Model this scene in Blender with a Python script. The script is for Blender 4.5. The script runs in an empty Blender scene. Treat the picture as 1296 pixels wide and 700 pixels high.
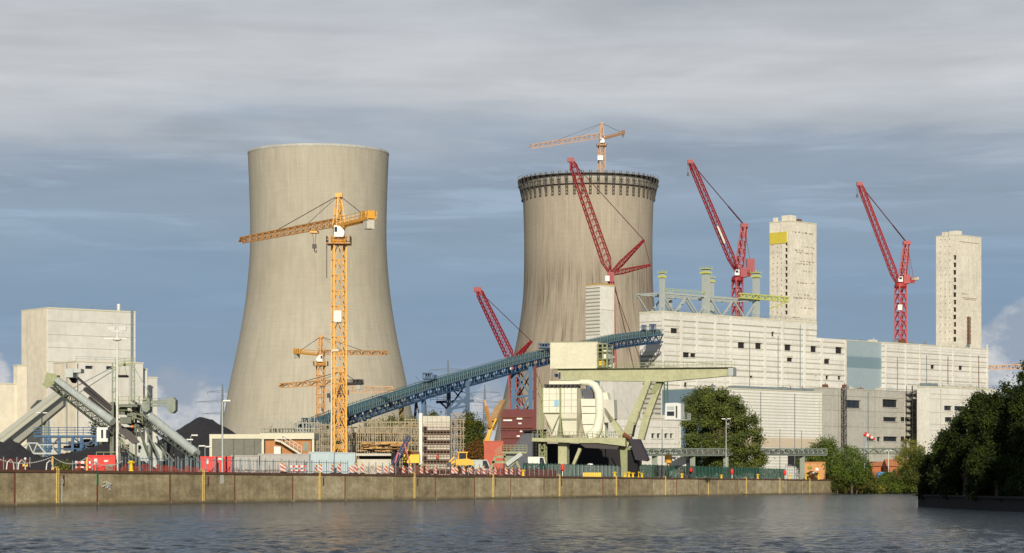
import bpy, math, random
from mathutils import Vector, Matrix, Euler, noise
random.seed(7)
C = bpy.context.scene.collection
F = 3200.0; CX = 648.0; HY = 615.0; CAMZ = 2.0; GZ = 3.6
SUN_AZ = 1; SUN_EL = 21

# ------------------------------------------------------------------ placing
def P(px, py, Y):
    return Vector(((px-CX)/F*Y, Y, CAMZ+(HY-py)/F*Y))
class Fr:                      # a building's own frame on the ground
    def __init__(s, o, ang):
        s.o = Vector((o[0], o[1], 0)); s.a = ang
        s.ex = Vector((math.cos(ang), math.sin(ang), 0)); s.ey = Vector((-math.sin(ang), math.cos(ang), 0))
    def hit(s, px, py, axis, val):
        d = Vector(((px-CX)/F, 1, (HY-py)/F)); c = Vector((0, 0, CAMZ))
        e = s.ex if axis == 'x' else s.ey
        t = (val - (c-s.o).dot(e))/d.dot(e)
        w = c+d*t - s.o
        return Vector((w.dot(s.ex), w.dot(s.ey), w.z))
    def w(s, x, y, z=0):
        return s.o + s.ex*x + s.ey*y + Vector((0, 0, z))
QA = math.atan2(1054, 3200); QU = Vector((math.sin(QA), math.cos(QA), 0)); QV = Vector((-math.cos(QA), math.sin(QA), 0))
Q0 = Vector((-49.6, 245, 0))
def q(px, t=0):                # ground point on the line t metres inland of the quay edge
    k = (px-CX)/F; b = Q0+QV*t
    s = (k*b.y-b.x)/(QU.x-k*QU.y)
    return b+QU*s
def qs(px, t=0): return (q(px, t)-Q0).dot(QU)
def qw(s, t, z=0): return Q0+QU*s+QV*t+Vector((0, 0, z))
QANG = math.pi/2-QA            # direction of QU as a z angle

# ------------------------------------------------------------------ mesh building
class MB:
    def __init__(s): s.v = []; s.f = []; s.sm = []
    def add(s, vs, fs, smooth=False):
        n = len(s.v); s.v += [Vector(v) for v in vs]
        for f in fs: s.f.append([n+i for i in f]); s.sm.append(smooth)
        return s
    def hexa(s, c):
        return s.add(c, [(0,3,2,1),(4,5,6,7),(0,1,5,4),(1,2,6,5),(2,3,7,6),(3,0,4,7)])
    def box(s, a, b):
        x0,x1 = sorted((a[0],b[0])); y0,y1 = sorted((a[1],b[1])); z0,z1 = sorted((a[2],b[2]))
        return s.hexa([(x0,y0,z0),(x1,y0,z0),(x1,y1,z0),(x0,y1,z0),(x0,y0,z1),(x1,y0,z1),(x1,y1,z1),(x0,y1,z1)])
    def fbox(s, fr, a, b):     # box given in a frame, stored in world
        n = len(s.v); s.box(a, b)
        for i in range(n, len(s.v)): v = s.v[i]; s.v[i] = fr.w(v.x, v.y, v.z)
        return s
    def bar(s, p, r, w, h=None, caps=True):
        p = Vector(p); r = Vector(r); h = h or w; d = r-p
        if d.length < 1e-6: return s
        d.normalize(); up = Vector((0,0,1)) if abs(d.z) < .95 else Vector((1,0,0))
        a = d.cross(up).normalized()*w/2; b = a.cross(d).normalized()*h/2
        c = [p-a-b, p+a-b, p+a+b, p-a+b, r-a-b, r+a-b, r+a+b, r-a+b]
        fs = [(0,1,5,4),(1,2,6,5),(2,3,7,6),(3,0,4,7)]
        if caps: fs += [(0,3,2,1),(4,5,6,7)]
        return s.add(c, fs)
    def tube(s, pts, r, n=10, caps=True, smooth=True):
        pts = [Vector(p) for p in pts]
        rs = r if isinstance(r, (list, tuple)) else [r]*len(pts)
        vs = []; m = len(pts); a = None
        for i, p in enumerate(pts):
            d = (pts[min(i+1,m-1)]-pts[max(i-1,0)]).normalized()
            if a is None:
                up = Vector((0,0,1)) if abs(d.z) < .9 else Vector((1,0,0))
                a = d.cross(up).normalized()
            else: a = (a-d*a.dot(d)).normalized()
            b = d.cross(a)
            for k in range(n):
                t = 2*math.pi*k/n; vs.append(p+(a*math.cos(t)+b*math.sin(t))*rs[i])
        fs = [(i*n+k, i*n+(k+1)%n, (i+1)*n+(k+1)%n, (i+1)*n+k) for i in range(m-1) for k in range(n)]
        s.add(vs, fs, smooth)
        if caps: s.add(vs[:n], [tuple(range(n))[::-1]]); s.add(vs[-n:], [tuple(range(n))])
        return s
    def prism(s, poly, thick):  # polygon (list of vectors) extruded by a vector
        n = len(poly); t = Vector(thick); a = [Vector(p) for p in poly]
        fs = [tuple(range(n))[::-1], tuple(range(n, 2*n))]+[(i, (i+1)%n, n+(i+1)%n, n+i) for i in range(n)]
        return s.add(a+[p+t for p in a], fs)
    def lathe(s, prof, c=(0,0,0), n=48, smooth=True):
        c = Vector(c); vs = []
        for r, z in prof:
            for k in range(n):
                t = 2*math.pi*k/n; vs.append(c+Vector((r*math.cos(t), r*math.sin(t), z)))
        fs = [(i*n+k, i*n+(k+1)%n, (i+1)*n+(k+1)%n, (i+1)*n+k) for i in range(len(prof)-1) for k in range(n)]
        return s.add(vs, fs, smooth)
    def lattice(s, A, B, w0, h0, w1, h1, n, rc, rb, side=None, tri=False, zig=False):
        A = Vector(A); B = Vector(B); d = (B-A).normalized()
        if side is None:
            side = d.cross(Vector((0,0,1))) if abs(d.z) < .98 else Vector((1,0,0))
        side = (side-d*side.dot(d)).normalized(); up = side.cross(d).normalized()
        prev = None; n = max(1, n)
        for i in range(n+1):
            t = i/n; p = A.lerp(B, t); w = (w0+(w1-w0)*t)/2; h = (h0+(h1-h0)*t)/2
            c = [p-side*w-up*h, p+side*w-up*h, p+up*h] if tri else [p-side*w-up*h, p+side*w-up*h, p+side*w+up*h, p-side*w+up*h]
            m = len(c)
            for k in range(m): s.bar(c[k], c[(k+1)%m], rb, caps=False)
            if prev:
                for k in range(m):
                    s.bar(prev[k], c[k], rc, caps=False)
                    k2 = (k+1)%m
                    if zig:
                        if (i+k)%2: s.bar(prev[k], c[k2], rb, caps=False)
                        else: s.bar(prev[k2], c[k], rb, caps=False)
                    else:
                        md = (prev[k]+prev[k2])/2
                        s.bar(prev[k], (c[k]+c[k2])/2, rb, caps=False); s.bar(prev[k2], (c[k]+c[k2])/2, rb, caps=False)
            prev = c
        return s
    def rail(s, pts, h=1.1, step=2.0, r=.06, rows=2):
        pts = [Vector(p) for p in pts]
        for a, b in zip(pts, pts[1:]):
            L = (b-a).length; n = max(1, int(L/step))
            for i in range(n+1):
                p = a.lerp(b, i/n); s.bar(p, p+Vector((0,0,h)), r, caps=False)
            for k in range(rows):
                o = Vector((0,0,h*(k+1)/rows)); s.bar(a+o, b+o, r, caps=False)
        return s
    def build(s, name, m, parent=None, local=False):
        me = bpy.data.meshes.new(name)
        vs = s.v
        o = bpy.data.objects.new(name, me); C.objects.link(o)
        if parent:
            if not local:
                M = W(parent).inverted(); vs = [M@v for v in vs]
            o.parent = parent
        me.from_pydata([tuple(v) for v in vs], [], s.f)
        me.polygons.foreach_set('use_smooth', s.sm)
        me.materials.append(m); me.update()
        return o
def W(o):
    M = Matrix.Translation(o.location)@o.rotation_euler.to_matrix().to_4x4()
    return W(o.parent)@M if o.parent else M
def tag(o, label, cat, group=None, kind=None):
    if label: o['label'] = label
    if cat: o['category'] = cat
    if group: o['group'] = group
    if kind: o['kind'] = kind
    return o
def thing(name, loc, label, cat, group=None, rz=0):
    o = bpy.data.objects.new(name, None); C.objects.link(o)
    o.location = loc; o.rotation_euler = (0, 0, rz); o.empty_display_size = .5
    return tag(o, label, cat, group)
def single(mb, name, m, loc, label, cat, group=None):
    """one-mesh thing with its origin at its base"""
    loc = Vector(loc); mb.v = [v-loc for v in mb.v]
    o = mb.build(name, m); o.location = loc
    return tag(o, label, cat, group)
def copy_tree(src, parent=None):
    c = src.copy(); C.objects.link(c)
    if parent: c.parent = parent
    for ch in [x for x in bpy.data.objects if x.parent is src]: copy_tree(ch, c)
    return c
def struct(mb, name, m):
    o = mb.build(name, m); o['kind'] = 'structure'; return o

# ------------------------------------------------------------------ materials
def lin(c, k=1.0):
    return tuple((((x/255)/12.92 if x/255 <= .04045 else ((x/255+.055)/1.055)**2.4))*k for x in c)
def NT(m): return m.node_tree.nodes, m.node_tree.links
MATS = {}
def mat(name, c, rough=.7, var=.18, scale=.6, metal=0, stretch=(1,1,1), fine=6.0, bump=0.0, grime=0.0, island=0.0, k=.83, panel=None):
    """painted / metal / concrete surface with broad and fine mottling; c in display 0-255"""
    if name in MATS: return MATS[name]
    m = bpy.data.materials.new(name); m.use_nodes = True; n, l = NT(m)
    b = n['Principled BSDF']; b.inputs['Roughness'].default_value = rough; b.inputs['Metallic'].default_value = metal
    base = lin(c, k)
    tc = n.new('ShaderNodeTexCoord'); mp = n.new('ShaderNodeMapping'); mp.inputs['Scale'].default_value = stretch
    l.new(tc.outputs['Object'], mp.inputs['Vector'])
    n1 = n.new('ShaderNodeTexNoise'); n1.inputs['Scale'].default_value = scale; n1.inputs['Detail'].default_value = 6; n1.inputs['Roughness'].default_value = .65
    n2 = n.new('ShaderNodeTexNoise'); n2.inputs['Scale'].default_value = scale*fine; n2.inputs['Detail'].default_value = 3
    l.new(mp.outputs[0], n1.inputs['Vector']); l.new(mp.outputs[0], n2.inputs['Vector'])
    ad = n.new('ShaderNodeMath'); ad.operation = 'ADD'; l.new(n1.outputs['Fac'], ad.inputs[0]); l.new(n2.outputs['Fac'], ad.inputs[1])
    mr = n.new('ShaderNodeMapRange'); mr.inputs['From Min'].default_value = .7; mr.inputs['From Max'].default_value = 1.3
    mr.inputs['To Min'].default_value = 1-var; mr.inputs['To Max'].default_value = 1+var*.6
    l.new(ad.outputs[0], mr.inputs['Value'])
    val = mr.outputs[0]
    if island:
        g = n.new('ShaderNodeNewGeometry'); mi = n.new('ShaderNodeMapRange'); mi.inputs['To Min'].default_value = 1-island; mi.inputs['To Max'].default_value = 1+island
        l.new(g.outputs['Random Per Island'], mi.inputs['Value'])
        mu = n.new('ShaderNodeMath'); mu.operation = 'MULTIPLY'; l.new(val, mu.inputs[0]); l.new(mi.outputs[0], mu.inputs[1]); val = mu.outputs[0]
    if panel:
        sv = n.new('ShaderNodeVectorMath'); sv.operation = 'DIVIDE'; sv.inputs[1].default_value = (panel[0], panel[0], panel[1]); l.new(tc.outputs['Object'], sv.inputs[0])
        fl = n.new('ShaderNodeVectorMath'); fl.operation = 'FLOOR'; l.new(sv.outputs[0], fl.inputs[0])
        wn_ = n.new('ShaderNodeTexWhiteNoise'); wn_.noise_dimensions = '3D'; l.new(fl.outputs[0], wn_.inputs['Vector'])
        pm_ = n.new('ShaderNodeMapRange'); pm_.inputs['To Min'].default_value = 1-panel[2]; pm_.inputs['To Max'].default_value = 1+panel[2]*.5; l.new(wn_.outputs['Value'], pm_.inputs['Value'])
        mu2 = n.new('ShaderNodeMath'); mu2.operation = 'MULTIPLY'; l.new(val, mu2.inputs[0]); l.new(pm_.outputs[0], mu2.inputs[1]); val = mu2.outputs[0]
    vm = n.new('ShaderNodeVectorMath'); vm.operation = 'SCALE'; vm.inputs[0].default_value = base; l.new(val, vm.inputs['Scale'])
    out = vm.outputs[0]
    if grime:
        n3 = n.new('ShaderNodeTexNoise'); n3.inputs['Scale'].default_value = 1.0; n3.inputs['Detail'].default_value = 5
        m3 = n.new('ShaderNodeMapping'); m3.inputs['Scale'].default_value = (.7,.7,.06)
        l.new(tc.outputs['Object'], m3.inputs['Vector']); l.new(m3.outputs[0], n3.inputs['Vector'])
        r3 = n.new('ShaderNodeMapRange'); r3.inputs['From Min'].default_value = .5; r3.inputs['From Max'].default_value = .75; r3.inputs['To Max'].default_value = grime
        l.new(n3.outputs['Fac'], r3.inputs['Value'])
        mx = n.new('ShaderNodeMix'); mx.data_type = 'RGBA'; l.new(r3.outputs[0], mx.inputs['Factor']); l.new(out, mx.inputs['A'])
        mx.inputs['B'].default_value = (*[x*.42+.012 for x in base], 1); out = mx.outputs['Result']
    l.new(out, b.inputs['Base Color'])
    if bump:
        bp = n.new('ShaderNodeBump'); bp.inputs['Strength'].default_value = bump; bp.inputs['Distance'].default_value = .3
        l.new(n2.outputs['Fac'], bp.inputs['Height']); l.new(bp.outputs[0], b.inputs['Normal'])
    MATS[name] = m; return m
def stripes(m, axis, period, duty, c2, soft=.02, phase=0):
    """mix a second colour in bands along an object axis over the base colour already there"""
    n, l = NT(m); b = n['Principled BSDF']; src = b.inputs['Base Color'].links[0].from_socket
    tc = n.new('ShaderNodeTexCoord'); sx = n.new('ShaderNodeSeparateXYZ'); l.new(tc.outputs['Object'], sx.inputs[0])
    if isinstance(axis, str): v = sx.outputs[axis]
    else:
        dt = n.new('ShaderNodeVectorMath'); dt.operation = 'DOT_PRODUCT'; dt.inputs[1].default_value = axis; l.new(tc.outputs['Object'], dt.inputs[0]); v = dt.outputs['Value']
    d = n.new('ShaderNodeMath'); d.operation = 'DIVIDE'; d.inputs[1].default_value = period; l.new(v, d.inputs[0])
    a = n.new('ShaderNodeMath'); a.operation = 'ADD'; a.inputs[1].default_value = phase; l.new(d.outputs[0], a.inputs[0])
    f = n.new('ShaderNodeMath'); f.operation = 'FRACT'; l.new(a.outputs[0], f.inputs[0])
    r = n.new('ShaderNodeMapRange'); r.inputs['From Min'].default_value = duty-soft; r.inputs['From Max'].default_value = duty+soft
    r.inputs['To Min'].default_value = 1; r.inputs['To Max'].default_value = 0; l.new(f.outputs[0], r.inputs['Value'])
    mx = n.new('ShaderNodeMix'); mx.data_type = 'RGBA'; l.new(r.outputs[0], mx.inputs['Factor']); l.new(src, mx.inputs['A']); mx.inputs['B'].default_value = (*lin(c2, .83), 1)
    l.new(mx.outputs['Result'], b.inputs['Base Color']); return m
def math_node(n, l, op, a, b=None, clamp=False):
    x = n.new('ShaderNodeMath'); x.operation = op; x.use_clamp = clamp
    for i, v in enumerate((a, b)):
        if v is None: continue
        if isinstance(v, (int, float)): x.inputs[i].default_value = v
        else: l.new(v, x.inputs[i])
    return x.outputs[0]

def tower_mat(name, c, streak, zlo, zhi, darkc, darkamt, R, fine=.05):
    """cast concrete shell: climbing-lift rings, vertical run-off streaks, a stained zone between zlo and zhi"""
    m = bpy.data.materials.new(name); m.use_nodes = True; n, l = NT(m); b = n['Principled BSDF']; b.inputs['Roughness'].default_value = .9
    tc = n.new('ShaderNodeTexCoord'); sx = n.new('ShaderNodeSeparateXYZ'); l.new(tc.outputs['Object'], sx.inputs[0])
    ang = math_node(n, l, 'ARCTAN2', sx.outputs['Y'], sx.outputs['X'])
    z = sx.outputs['Z']
    def nz(sa, sz, detail=4, rough=.6, off=0):
        cb = n.new('ShaderNodeCombineXYZ'); l.new(math_node(n, l, 'MULTIPLY', ang, sa), cb.inputs[0]); l.new(math_node(n, l, 'MULTIPLY', z, sz), cb.inputs[1]); cb.inputs[2].default_value = off
        t = n.new('ShaderNodeTexNoise'); t.inputs['Scale'].default_value = 1; t.inputs['Detail'].default_value = detail; t.inputs['Roughness'].default_value = rough
        l.new(cb.outputs[0], t.inputs['Vector']); return t.outputs['Fac']
    st = nz(34, .035, 5, .7); st2 = nz(70, .012, 3, .6, 5); bl = nz(9, .06, 8, .7, 9); lf = nz(3, .9, 2, .5, 3)
    fb = nz(90, 1.3, 2, .5, 13)
    # ring joints of the climbing formwork
    fr = math_node(n, l, 'FRACT', math_node(n, l, 'DIVIDE', z, 2.9)); ring = math_node(n, l, 'LESS_THAN', fr, .09)
    def band(lo, hi, w):
        r = n.new('ShaderNodeMapRange'); r.interpolation_type = 'SMOOTHSTEP'; r.inputs['From Min'].default_value = lo-w; r.inputs['From Max'].default_value = lo+w; l.new(z, r.inputs['Value'])
        r2 = n.new('ShaderNodeMapRange'); r2.interpolation_type = 'SMOOTHSTEP'; r2.inputs['From Min'].default_value = hi-w; r2.inputs['From Max'].default_value = hi+w
        r2.inputs['To Min'].default_value = 1; r2.inputs['To Max'].default_value = 0; l.new(z, r2.inputs['Value'])
        return math_node(n, l, 'MULTIPLY', r.outputs[0], r2.outputs[0])
    bd = band(zlo, zhi, 12)
    v = math_node(n, l, 'ADD', math_node(n, l, 'MULTIPLY', math_node(n, l, 'SUBTRACT', st, .5), streak), 1)
    v = math_node(n, l, 'ADD', v, math_node(n, l, 'MULTIPLY', math_node(n, l, 'SUBTRACT', st2, .5), streak*.5))
    v = math_node(n, l, 'ADD', v, math_node(n, l, 'MULTIPLY', math_node(n, l, 'SUBTRACT', bl, .5), .50))
    v = math_node(n, l, 'ADD', v, math_node(n, l, 'MULTIPLY', math_node(n, l, 'SUBTRACT', lf, .5), .14))
    v = math_node(n, l, 'ADD', v, math_node(n, l, 'MULTIPLY', math_node(n, l, 'SUBTRACT', fb, .5), .10))
    v = math_node(n, l, 'SUBTRACT', v, math_node(n, l, 'MULTIPLY', ring, .025))
    dk = n.new('ShaderNodeMapRange'); dk.inputs['From Min'].default_value = .40; dk.inputs['From Max'].default_value = .66; l.new(st, dk.inputs['Value'])
    dm = math_node(n, l, 'MULTIPLY', math_node(n, l, 'MULTIPLY', math_node(n, l, 'MULTIPLY', dk.outputs[0], bd), math_node(n, l, 'MULTIPLY', nz(4, .035, 4, .6, 17), 1.7)), darkamt, True)
    vm = n.new('ShaderNodeVectorMath'); vm.operation = 'SCALE'; vm.inputs[0].default_value = lin(c, .83); l.new(v, vm.inputs['Scale'])
    mx = n.new('ShaderNodeMix'); mx.data_type = 'RGBA'; l.new(dm, mx.inputs['Factor']); l.new(vm.outputs[0], mx.inputs['A']); mx.inputs['B'].default_value = (*lin(darkc, .83), 1)
    l.new(mx.outputs['Result'], b.inputs['Base Color']); return m

def leaf_mat(name, c, k=.8, trans=.25, warm=(1.5,1.25,.6)):
    m = bpy.data.materials.new(name); m.use_nodes = True; n, l = NT(m); b = n['Principled BSDF']; b.inputs['Roughness'].default_value = .75
    b.inputs['Specular IOR Level'].default_value = .15
    g = n.new('ShaderNodeNewGeometry'); tc = n.new('ShaderNodeTexCoord'); t = n.new('ShaderNodeTexNoise'); t.inputs['Scale'].default_value = .45; t.inputs['Detail'].default_value = 3
    l.new(tc.outputs['Object'], t.inputs['Vector'])
    a = math_node(n, l, 'ADD', math_node(n, l, 'MULTIPLY', g.outputs['Random Per Island'], .42), math_node(n, l, 'MULTIPLY', math_node(n, l, 'SUBTRACT', t.outputs['Fac'], .22), 1.5))
    cr = n.new('ShaderNodeValToRGB'); base = lin(c, k); e = cr.color_ramp.elements
    e[0].position = .25; e[0].color = (*[x*.45 for x in base], 1); e[1].position = .95; e[1].color = (base[0]*warm[0], base[1]*warm[1], base[2]*warm[2], 1)
    e2 = cr.color_ramp.elements.new(.6); e2.color = (*base, 1)
    l.new(a, cr.inputs[0]); l.new(cr.outputs[0], b.inputs['Base Color'])
    tr = n.new('ShaderNodeBsdfTranslucent'); l.new(cr.outputs[0], tr.inputs[0]); ms = n.new('ShaderNodeMixShader'); ms.inputs[0].default_value = trans
    l.new(b.outputs[0], ms.inputs[1]); l.new(tr.outputs[0], ms.inputs[2]); l.new(ms.outputs[0], n['Material Output'].inputs[0])
    return m

M = {}
M['yellow'] = mat('yellow crane paint', (232,168,58), .5, .25, 1.2)
M['yellow2'] = mat('faded yellow crane paint', (206,150,84), .6, .2, 1.2)
M['pinkyellow'] = mat('sun faded orange crane paint', (205,158,112), .6, .2, .8)
M['red'] = mat('red crane paint', (148,28,34), .5, .25, .8)
M['red2'] = mat('lighter red crane paint', (170,46,44), .5, .25, .8)
M['darkred'] = mat('dark red painted steel', (108,44,40), .7, .3, .8)
M['orange'] = mat('orange red container paint', (188,80,50), .6, .18, .6)
M['signalred'] = mat('bright red sheet', (238,46,30), .55, .15, 1.2)
M['white'] = mat('white paint', (226,224,210), .5, .12, 1.0)
M['warmwhite'] = mat('warm white cladding sheet', (226,220,190), .6, .12, .4, grime=.12)
M['cab'] = mat('white cab shell', (222,222,214), .35, .1, 1.0)
M['cable'] = mat('dark steel cable', (70,64,60), .6, .1)
M['steel'] = mat('galvanised steel', (150,152,146), .5, .25, 2)
M['lightsteel'] = mat('light grey painted steel', (178,184,176), .5, .15, 1)
M['black'] = mat('black rubber and soot', (26,25,27), .9, .3, 1)
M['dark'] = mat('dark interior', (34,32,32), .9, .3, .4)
M['darkgrey'] = mat('dark grey sheet steel', (92,94,100), .8, .2, .3)
M['glass'] = mat('dark window glass', (46,50,56), .12, .2, .3)
M['olive'] = mat('pale olive crane paint', (182,181,140), .55, .2, .5, grime=.3)
M['olive2'] = mat('weathered olive steel', (150,154,110), .6, .25, .8)
M['greensteel'] = mat('pale grey green steel', (134,142,124), .6, .25, .8, grime=.3)
M['tube'] = mat('ribbed galvanised tube sheet', (184,190,182), .4, .2, .7, metal=.1, grime=.2)
M['blue'] = mat('blue truss paint', (36,90,126), .55, .25, .5)
M['blue2'] = mat('deep blue truss paint', (28,70,104), .55, .25, .5)
M['bluerail'] = mat('teal grey conveyor cover', (84,116,122), .6, .35, .9)
M['rail'] = mat('grey handrail steel', (128,140,142), .6, .25, .9)
M['concrete'] = mat('raw grey concrete', (184,181,168), .9, .16, .12, fine=7, grime=.16, panel=(7.3,4.1,.09))
M['conc2'] = mat('pale precast concrete', (208,202,184), .9, .16, .2, fine=9, grime=.2)
M['clad'] = mat('cream wall cladding', (230,226,212), .75, .14, .07, fine=12, grime=.22, panel=(6.1,3.3,.06))
M['stair'] = mat('cream poured concrete', (228,220,200), .9, .2, .09, fine=9, grime=.34, panel=(40,4.2,.07))
M['blueclad'] = mat('blue grey cladding', (150,172,180), .6, .08, .1)
M['blueclad2'] = mat('dark blue grey cladding', (112,134,146), .6, .08, .1)
M['greyclad'] = mat('grey cream panel wall', (218,214,202), .8, .10, .07, fine=8, grime=.2, panel=(5.5,5.5,.05))
M['creamclad'] = mat('bright cream panel wall', (234,223,198), .8, .12, .07, fine=8, grime=.3)
M['slope'] = mat('grey green gallery sheet', (196,194,174), .8, .08, .1, grime=.1)
M['brick'] = mat('orange brown brick', (186,130,80), .85, .2, 1.2)
M['brick2'] = mat('red brown brick', (180,106,66), .85, .2, 1.2)
M['rust'] = mat('rusty steel', (120,72,50), .9, .35, 2)
M['coal'] = mat('loose black coal', (40,38,41), .95, .5, .5, bump=.6)
M['fascia'] = mat('cream roof fascia', (214,208,180), .7, .1, .5)
M['lime'] = mat('lime green painted steel', (196,200,108), .6, .2, .8)
M['bright_yellow'] = mat('bright yellow paint', (240,196,30), .5, .2, 1.5)
M['rope'] = mat('pale rope', (190,186,176), .8, .1)
M['green'] = mat('dark green fence mesh', (44,92,76), .7, .3, 1.5)
M['orangenet'] = mat('orange plastic netting', (214,96,66), .8, .4, 1.4)
M['rednet'] = mat('dull red netting', (142,60,50), .9, .35, 1.2)
M['hoard'] = mat('grey site hoarding', (176,172,164), .7, .15, .7, grime=.15)
M['contblue'] = mat('pale blue container', (176,192,194), .55, .12, .8, grime=.2)
M['wood'] = mat('raw plywood', (206,150,94), .8, .15, .9)
M['bark'] = mat('bark', (92,78,62), .95, .3, 2)
M['asphalt'] = mat('yard ground', (112,106,96), .95, .25, .05, grime=0)
M['bluebox'] = mat('sky blue sheet', (150,196,214), .6, .1, 1)
M['tarp'] = mat('blue tarpaulin', (72,140,200), .6, .2, 2)
M['maroon'] = mat('dark plum rubber sheet', (48,40,48), .55, .2, 1)
M['soil'] = mat('dark bank', (30,28,26), .95, .4, .8)
# ------------------------------------------------------------------ camera, sun, sky
cam = bpy.data.cameras.new('camera'); co = bpy.data.objects.new('camera', cam); C.objects.link(co)
bpy.context.scene.camera = co
co.location = (0, 0, CAMZ); co.rotation_euler = (math.pi/2, 0, 0)
cam.sensor_width = 36; cam.lens = 36*F/1296; cam.shift_y = (HY-350)/1296; cam.clip_end = 30000; cam.clip_start = .5
sd = bpy.data.lights.new('sun', 'SUN'); so = bpy.data.objects.new('sun', sd); C.objects.link(so)
sd.energy = 4.95; sd.angle = math.radians(.53); sd.color = (1.0, .925, .80)
az = math.radians(SUN_AZ); el = math.radians(SUN_EL)
to_sun = Vector((math.sin(az)*math.cos(el), -math.cos(az)*math.cos(el), math.sin(el)))
so.rotation_euler = to_sun.to_track_quat('Z', 'Y').to_euler(); so.location = (60, -80, 60)

wd = bpy.data.worlds.new('World'); bpy.context.scene.world = wd; wd.use_nodes = True
n = wd.node_tree.nodes; l = wd.node_tree.links; bg = n['Background']; bg.inputs['Strength'].default_value = .1
sky = n.new('ShaderNodeTexSky'); sky.sky_type = 'NISHITA'; sky.sun_disc = False
sky.sun_elevation = el; sky.sun_rotation = math.pi-az; sky.air_density = 1.0; sky.dust_density = 1.0
tc = n.new('ShaderNodeTexCoord'); sx = n.new('ShaderNodeSeparateXYZ'); l.new(tc.outputs['Generated'], sx.inputs[0])
def mn(op, a, b=None, clamp=False): return math_node(n, l, op, a, b, clamp)
AZ = mn('ARCTAN2', sx.outputs[0], sx.outputs[1]); EL = mn('ARCSINE', sx.outputs[2])
def sn(sa, se, off=0, detail=6, rough=.55, dist=0):
    cb = n.new('ShaderNodeCombineXYZ'); l.new(mn('MULTIPLY', AZ, sa), cb.inputs[0]); l.new(mn('MULTIPLY', EL, se), cb.inputs[1]); cb.inputs[2].default_value = off
    t = n.new('ShaderNodeTexNoise'); t.inputs['Scale'].default_value = 1; t.inputs['Detail'].default_value = detail; t.inputs['Roughness'].default_value = rough; t.inputs['Distortion'].default_value = dist
    l.new(cb.outputs[0], t.inputs['Vector']); return t.outputs['Fac']
def mrange(v, a, b, c, d, smooth=True):
    r = n.new('ShaderNodeMapRange'); r.interpolation_type = 'SMOOTHSTEP' if smooth else 'LINEAR'
    for k, x in zip(('From Min','From Max','To Min','To Max'), (a,b,c,d)): r.inputs[k].default_value = x
    l.new(v, r.inputs['Value']); return r.outputs[0]
def gauss(x0, s, h):
    d = mn('DIVIDE', mn('SUBTRACT', AZ, x0), s); return mn('MULTIPLY', mn('POWER', 2.718, mn('MULTIPLY', mn('MULTIPLY', d, d), -1.0)), h)
warp = mn('MULTIPLY', mn('SUBTRACT', sn(7, 26, 2, 5, .5, .3), .5), .050)
warp2 = mn('MULTIPLY', mn('SUBTRACT', sn(18, 90, 8, 3, .5, .4), .5), .006)
E2 = mn('ADD', mn('ADD', EL, warp), warp2)
cr = n.new('ShaderNodeValToRGB'); cr.color_ramp.interpolation = 'B_SPLINE'
stops = [(0,(160,170,184)),(.03,(130,148,174)),(.06,(116,141,168)),(.09,(122,144,168)),(.108,(138,154,172)),(.122,(128,143,162)),(.134,(142,153,168)),(.143,(168,174,182)),(.158,(190,190,192)),(.185,(182,184,188)),(.21,(154,162,172)),(.30,(128,140,154)),(.5,(108,122,140))]
R0 = .5
while len(cr.color_ramp.elements) < len(stops): cr.color_ramp.elements.new(.5)
for e_, (p_, c_) in zip(sorted(cr.color_ramp.elements, key=lambda e: e.position), stops): e_.position = p_/R0
for e_, (p_, c_) in zip(cr.color_ramp.elements, stops): e_.position = p_/R0; e_.color = (*lin(c_), 1)
l.new(mn('DIVIDE', E2, R0), cr.inputs[0])
# thin bright and dark streaks in the layered cloud
stv = mrange(sn(6, 55, 21, 4, .5, .4), .3, .72, -.06, .09)
st2 = mrange(sn(22, 130, 33, 3, .5, .2), .3, .7, -.02, .02)
up = mrange(EL, .05, .14, .35, 1.0)
rag = mn('MULTIPLY', mrange(sn(11, 44, 44, 7, .58, .6), .34, .70, -.045, .07), mrange(EL, .10, .15, .25, 1.0))
wisp = mn('MULTIPLY', mrange(sn(12, 120, 61, 6, .6, .5), .50, .68, 0, .22), mn('MULTIPLY', mrange(EL, .07, .118, .25, 1), mrange(EL, .13, .142, 1, .2)))
rag = mn('ADD', rag, wisp)
mul = mn('ADD', mn('ADD', mn('MULTIPLY', mn('ADD', stv, st2), up), rag), 1)
sc = n.new('ShaderNodeVectorMath'); sc.operation = 'SCALE'; l.new(cr.outputs[0], sc.inputs[0]); l.new(mul, sc.inputs['Scale'])
# cumulus bank along the horizon
env = mn('ADD', mn('ADD', gauss(-.130, .036, .046), gauss(-.205, .018, .052)), mn('ADD', gauss(-.008, .014, .046), gauss(.205, .045, .074)))
env = mn('ADD', env, mn('ADD', gauss(.118, .02, .026), gauss(.05, .03, .03)))
puff = mn('MULTIPLY', mn('SUBTRACT', sn(38, 58, 4, 5, .5, .2), .5), .032)
cm = mrange(mn('SUBTRACT', mn('ADD', env, puff), EL), -.003, .0035, 0, .8)
cshade = mrange(sn(42, 60, 9, 5, .6), .38, .62, 0, 1)
cc = n.new('ShaderNodeMix'); cc.data_type = 'RGBA'; l.new(cshade, cc.inputs['Factor'])
cc.inputs['A'].default_value = (*lin((142,153,171)), 1); cc.inputs['B'].default_value = (*lin((206,205,206)), 1)
m1 = n.new('ShaderNodeMix'); m1.data_type = 'RGBA'; l.new(cm, m1.inputs['Factor']); l.new(sc.outputs[0], m1.inputs['A']); l.new(cc.outputs['Result'], m1.inputs['B'])
s10 = n.new('ShaderNodeVectorMath'); s10.operation = 'SCALE'; l.new(m1.outputs['Result'], s10.inputs[0]); s10.inputs['Scale'].default_value = 11.2
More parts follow.
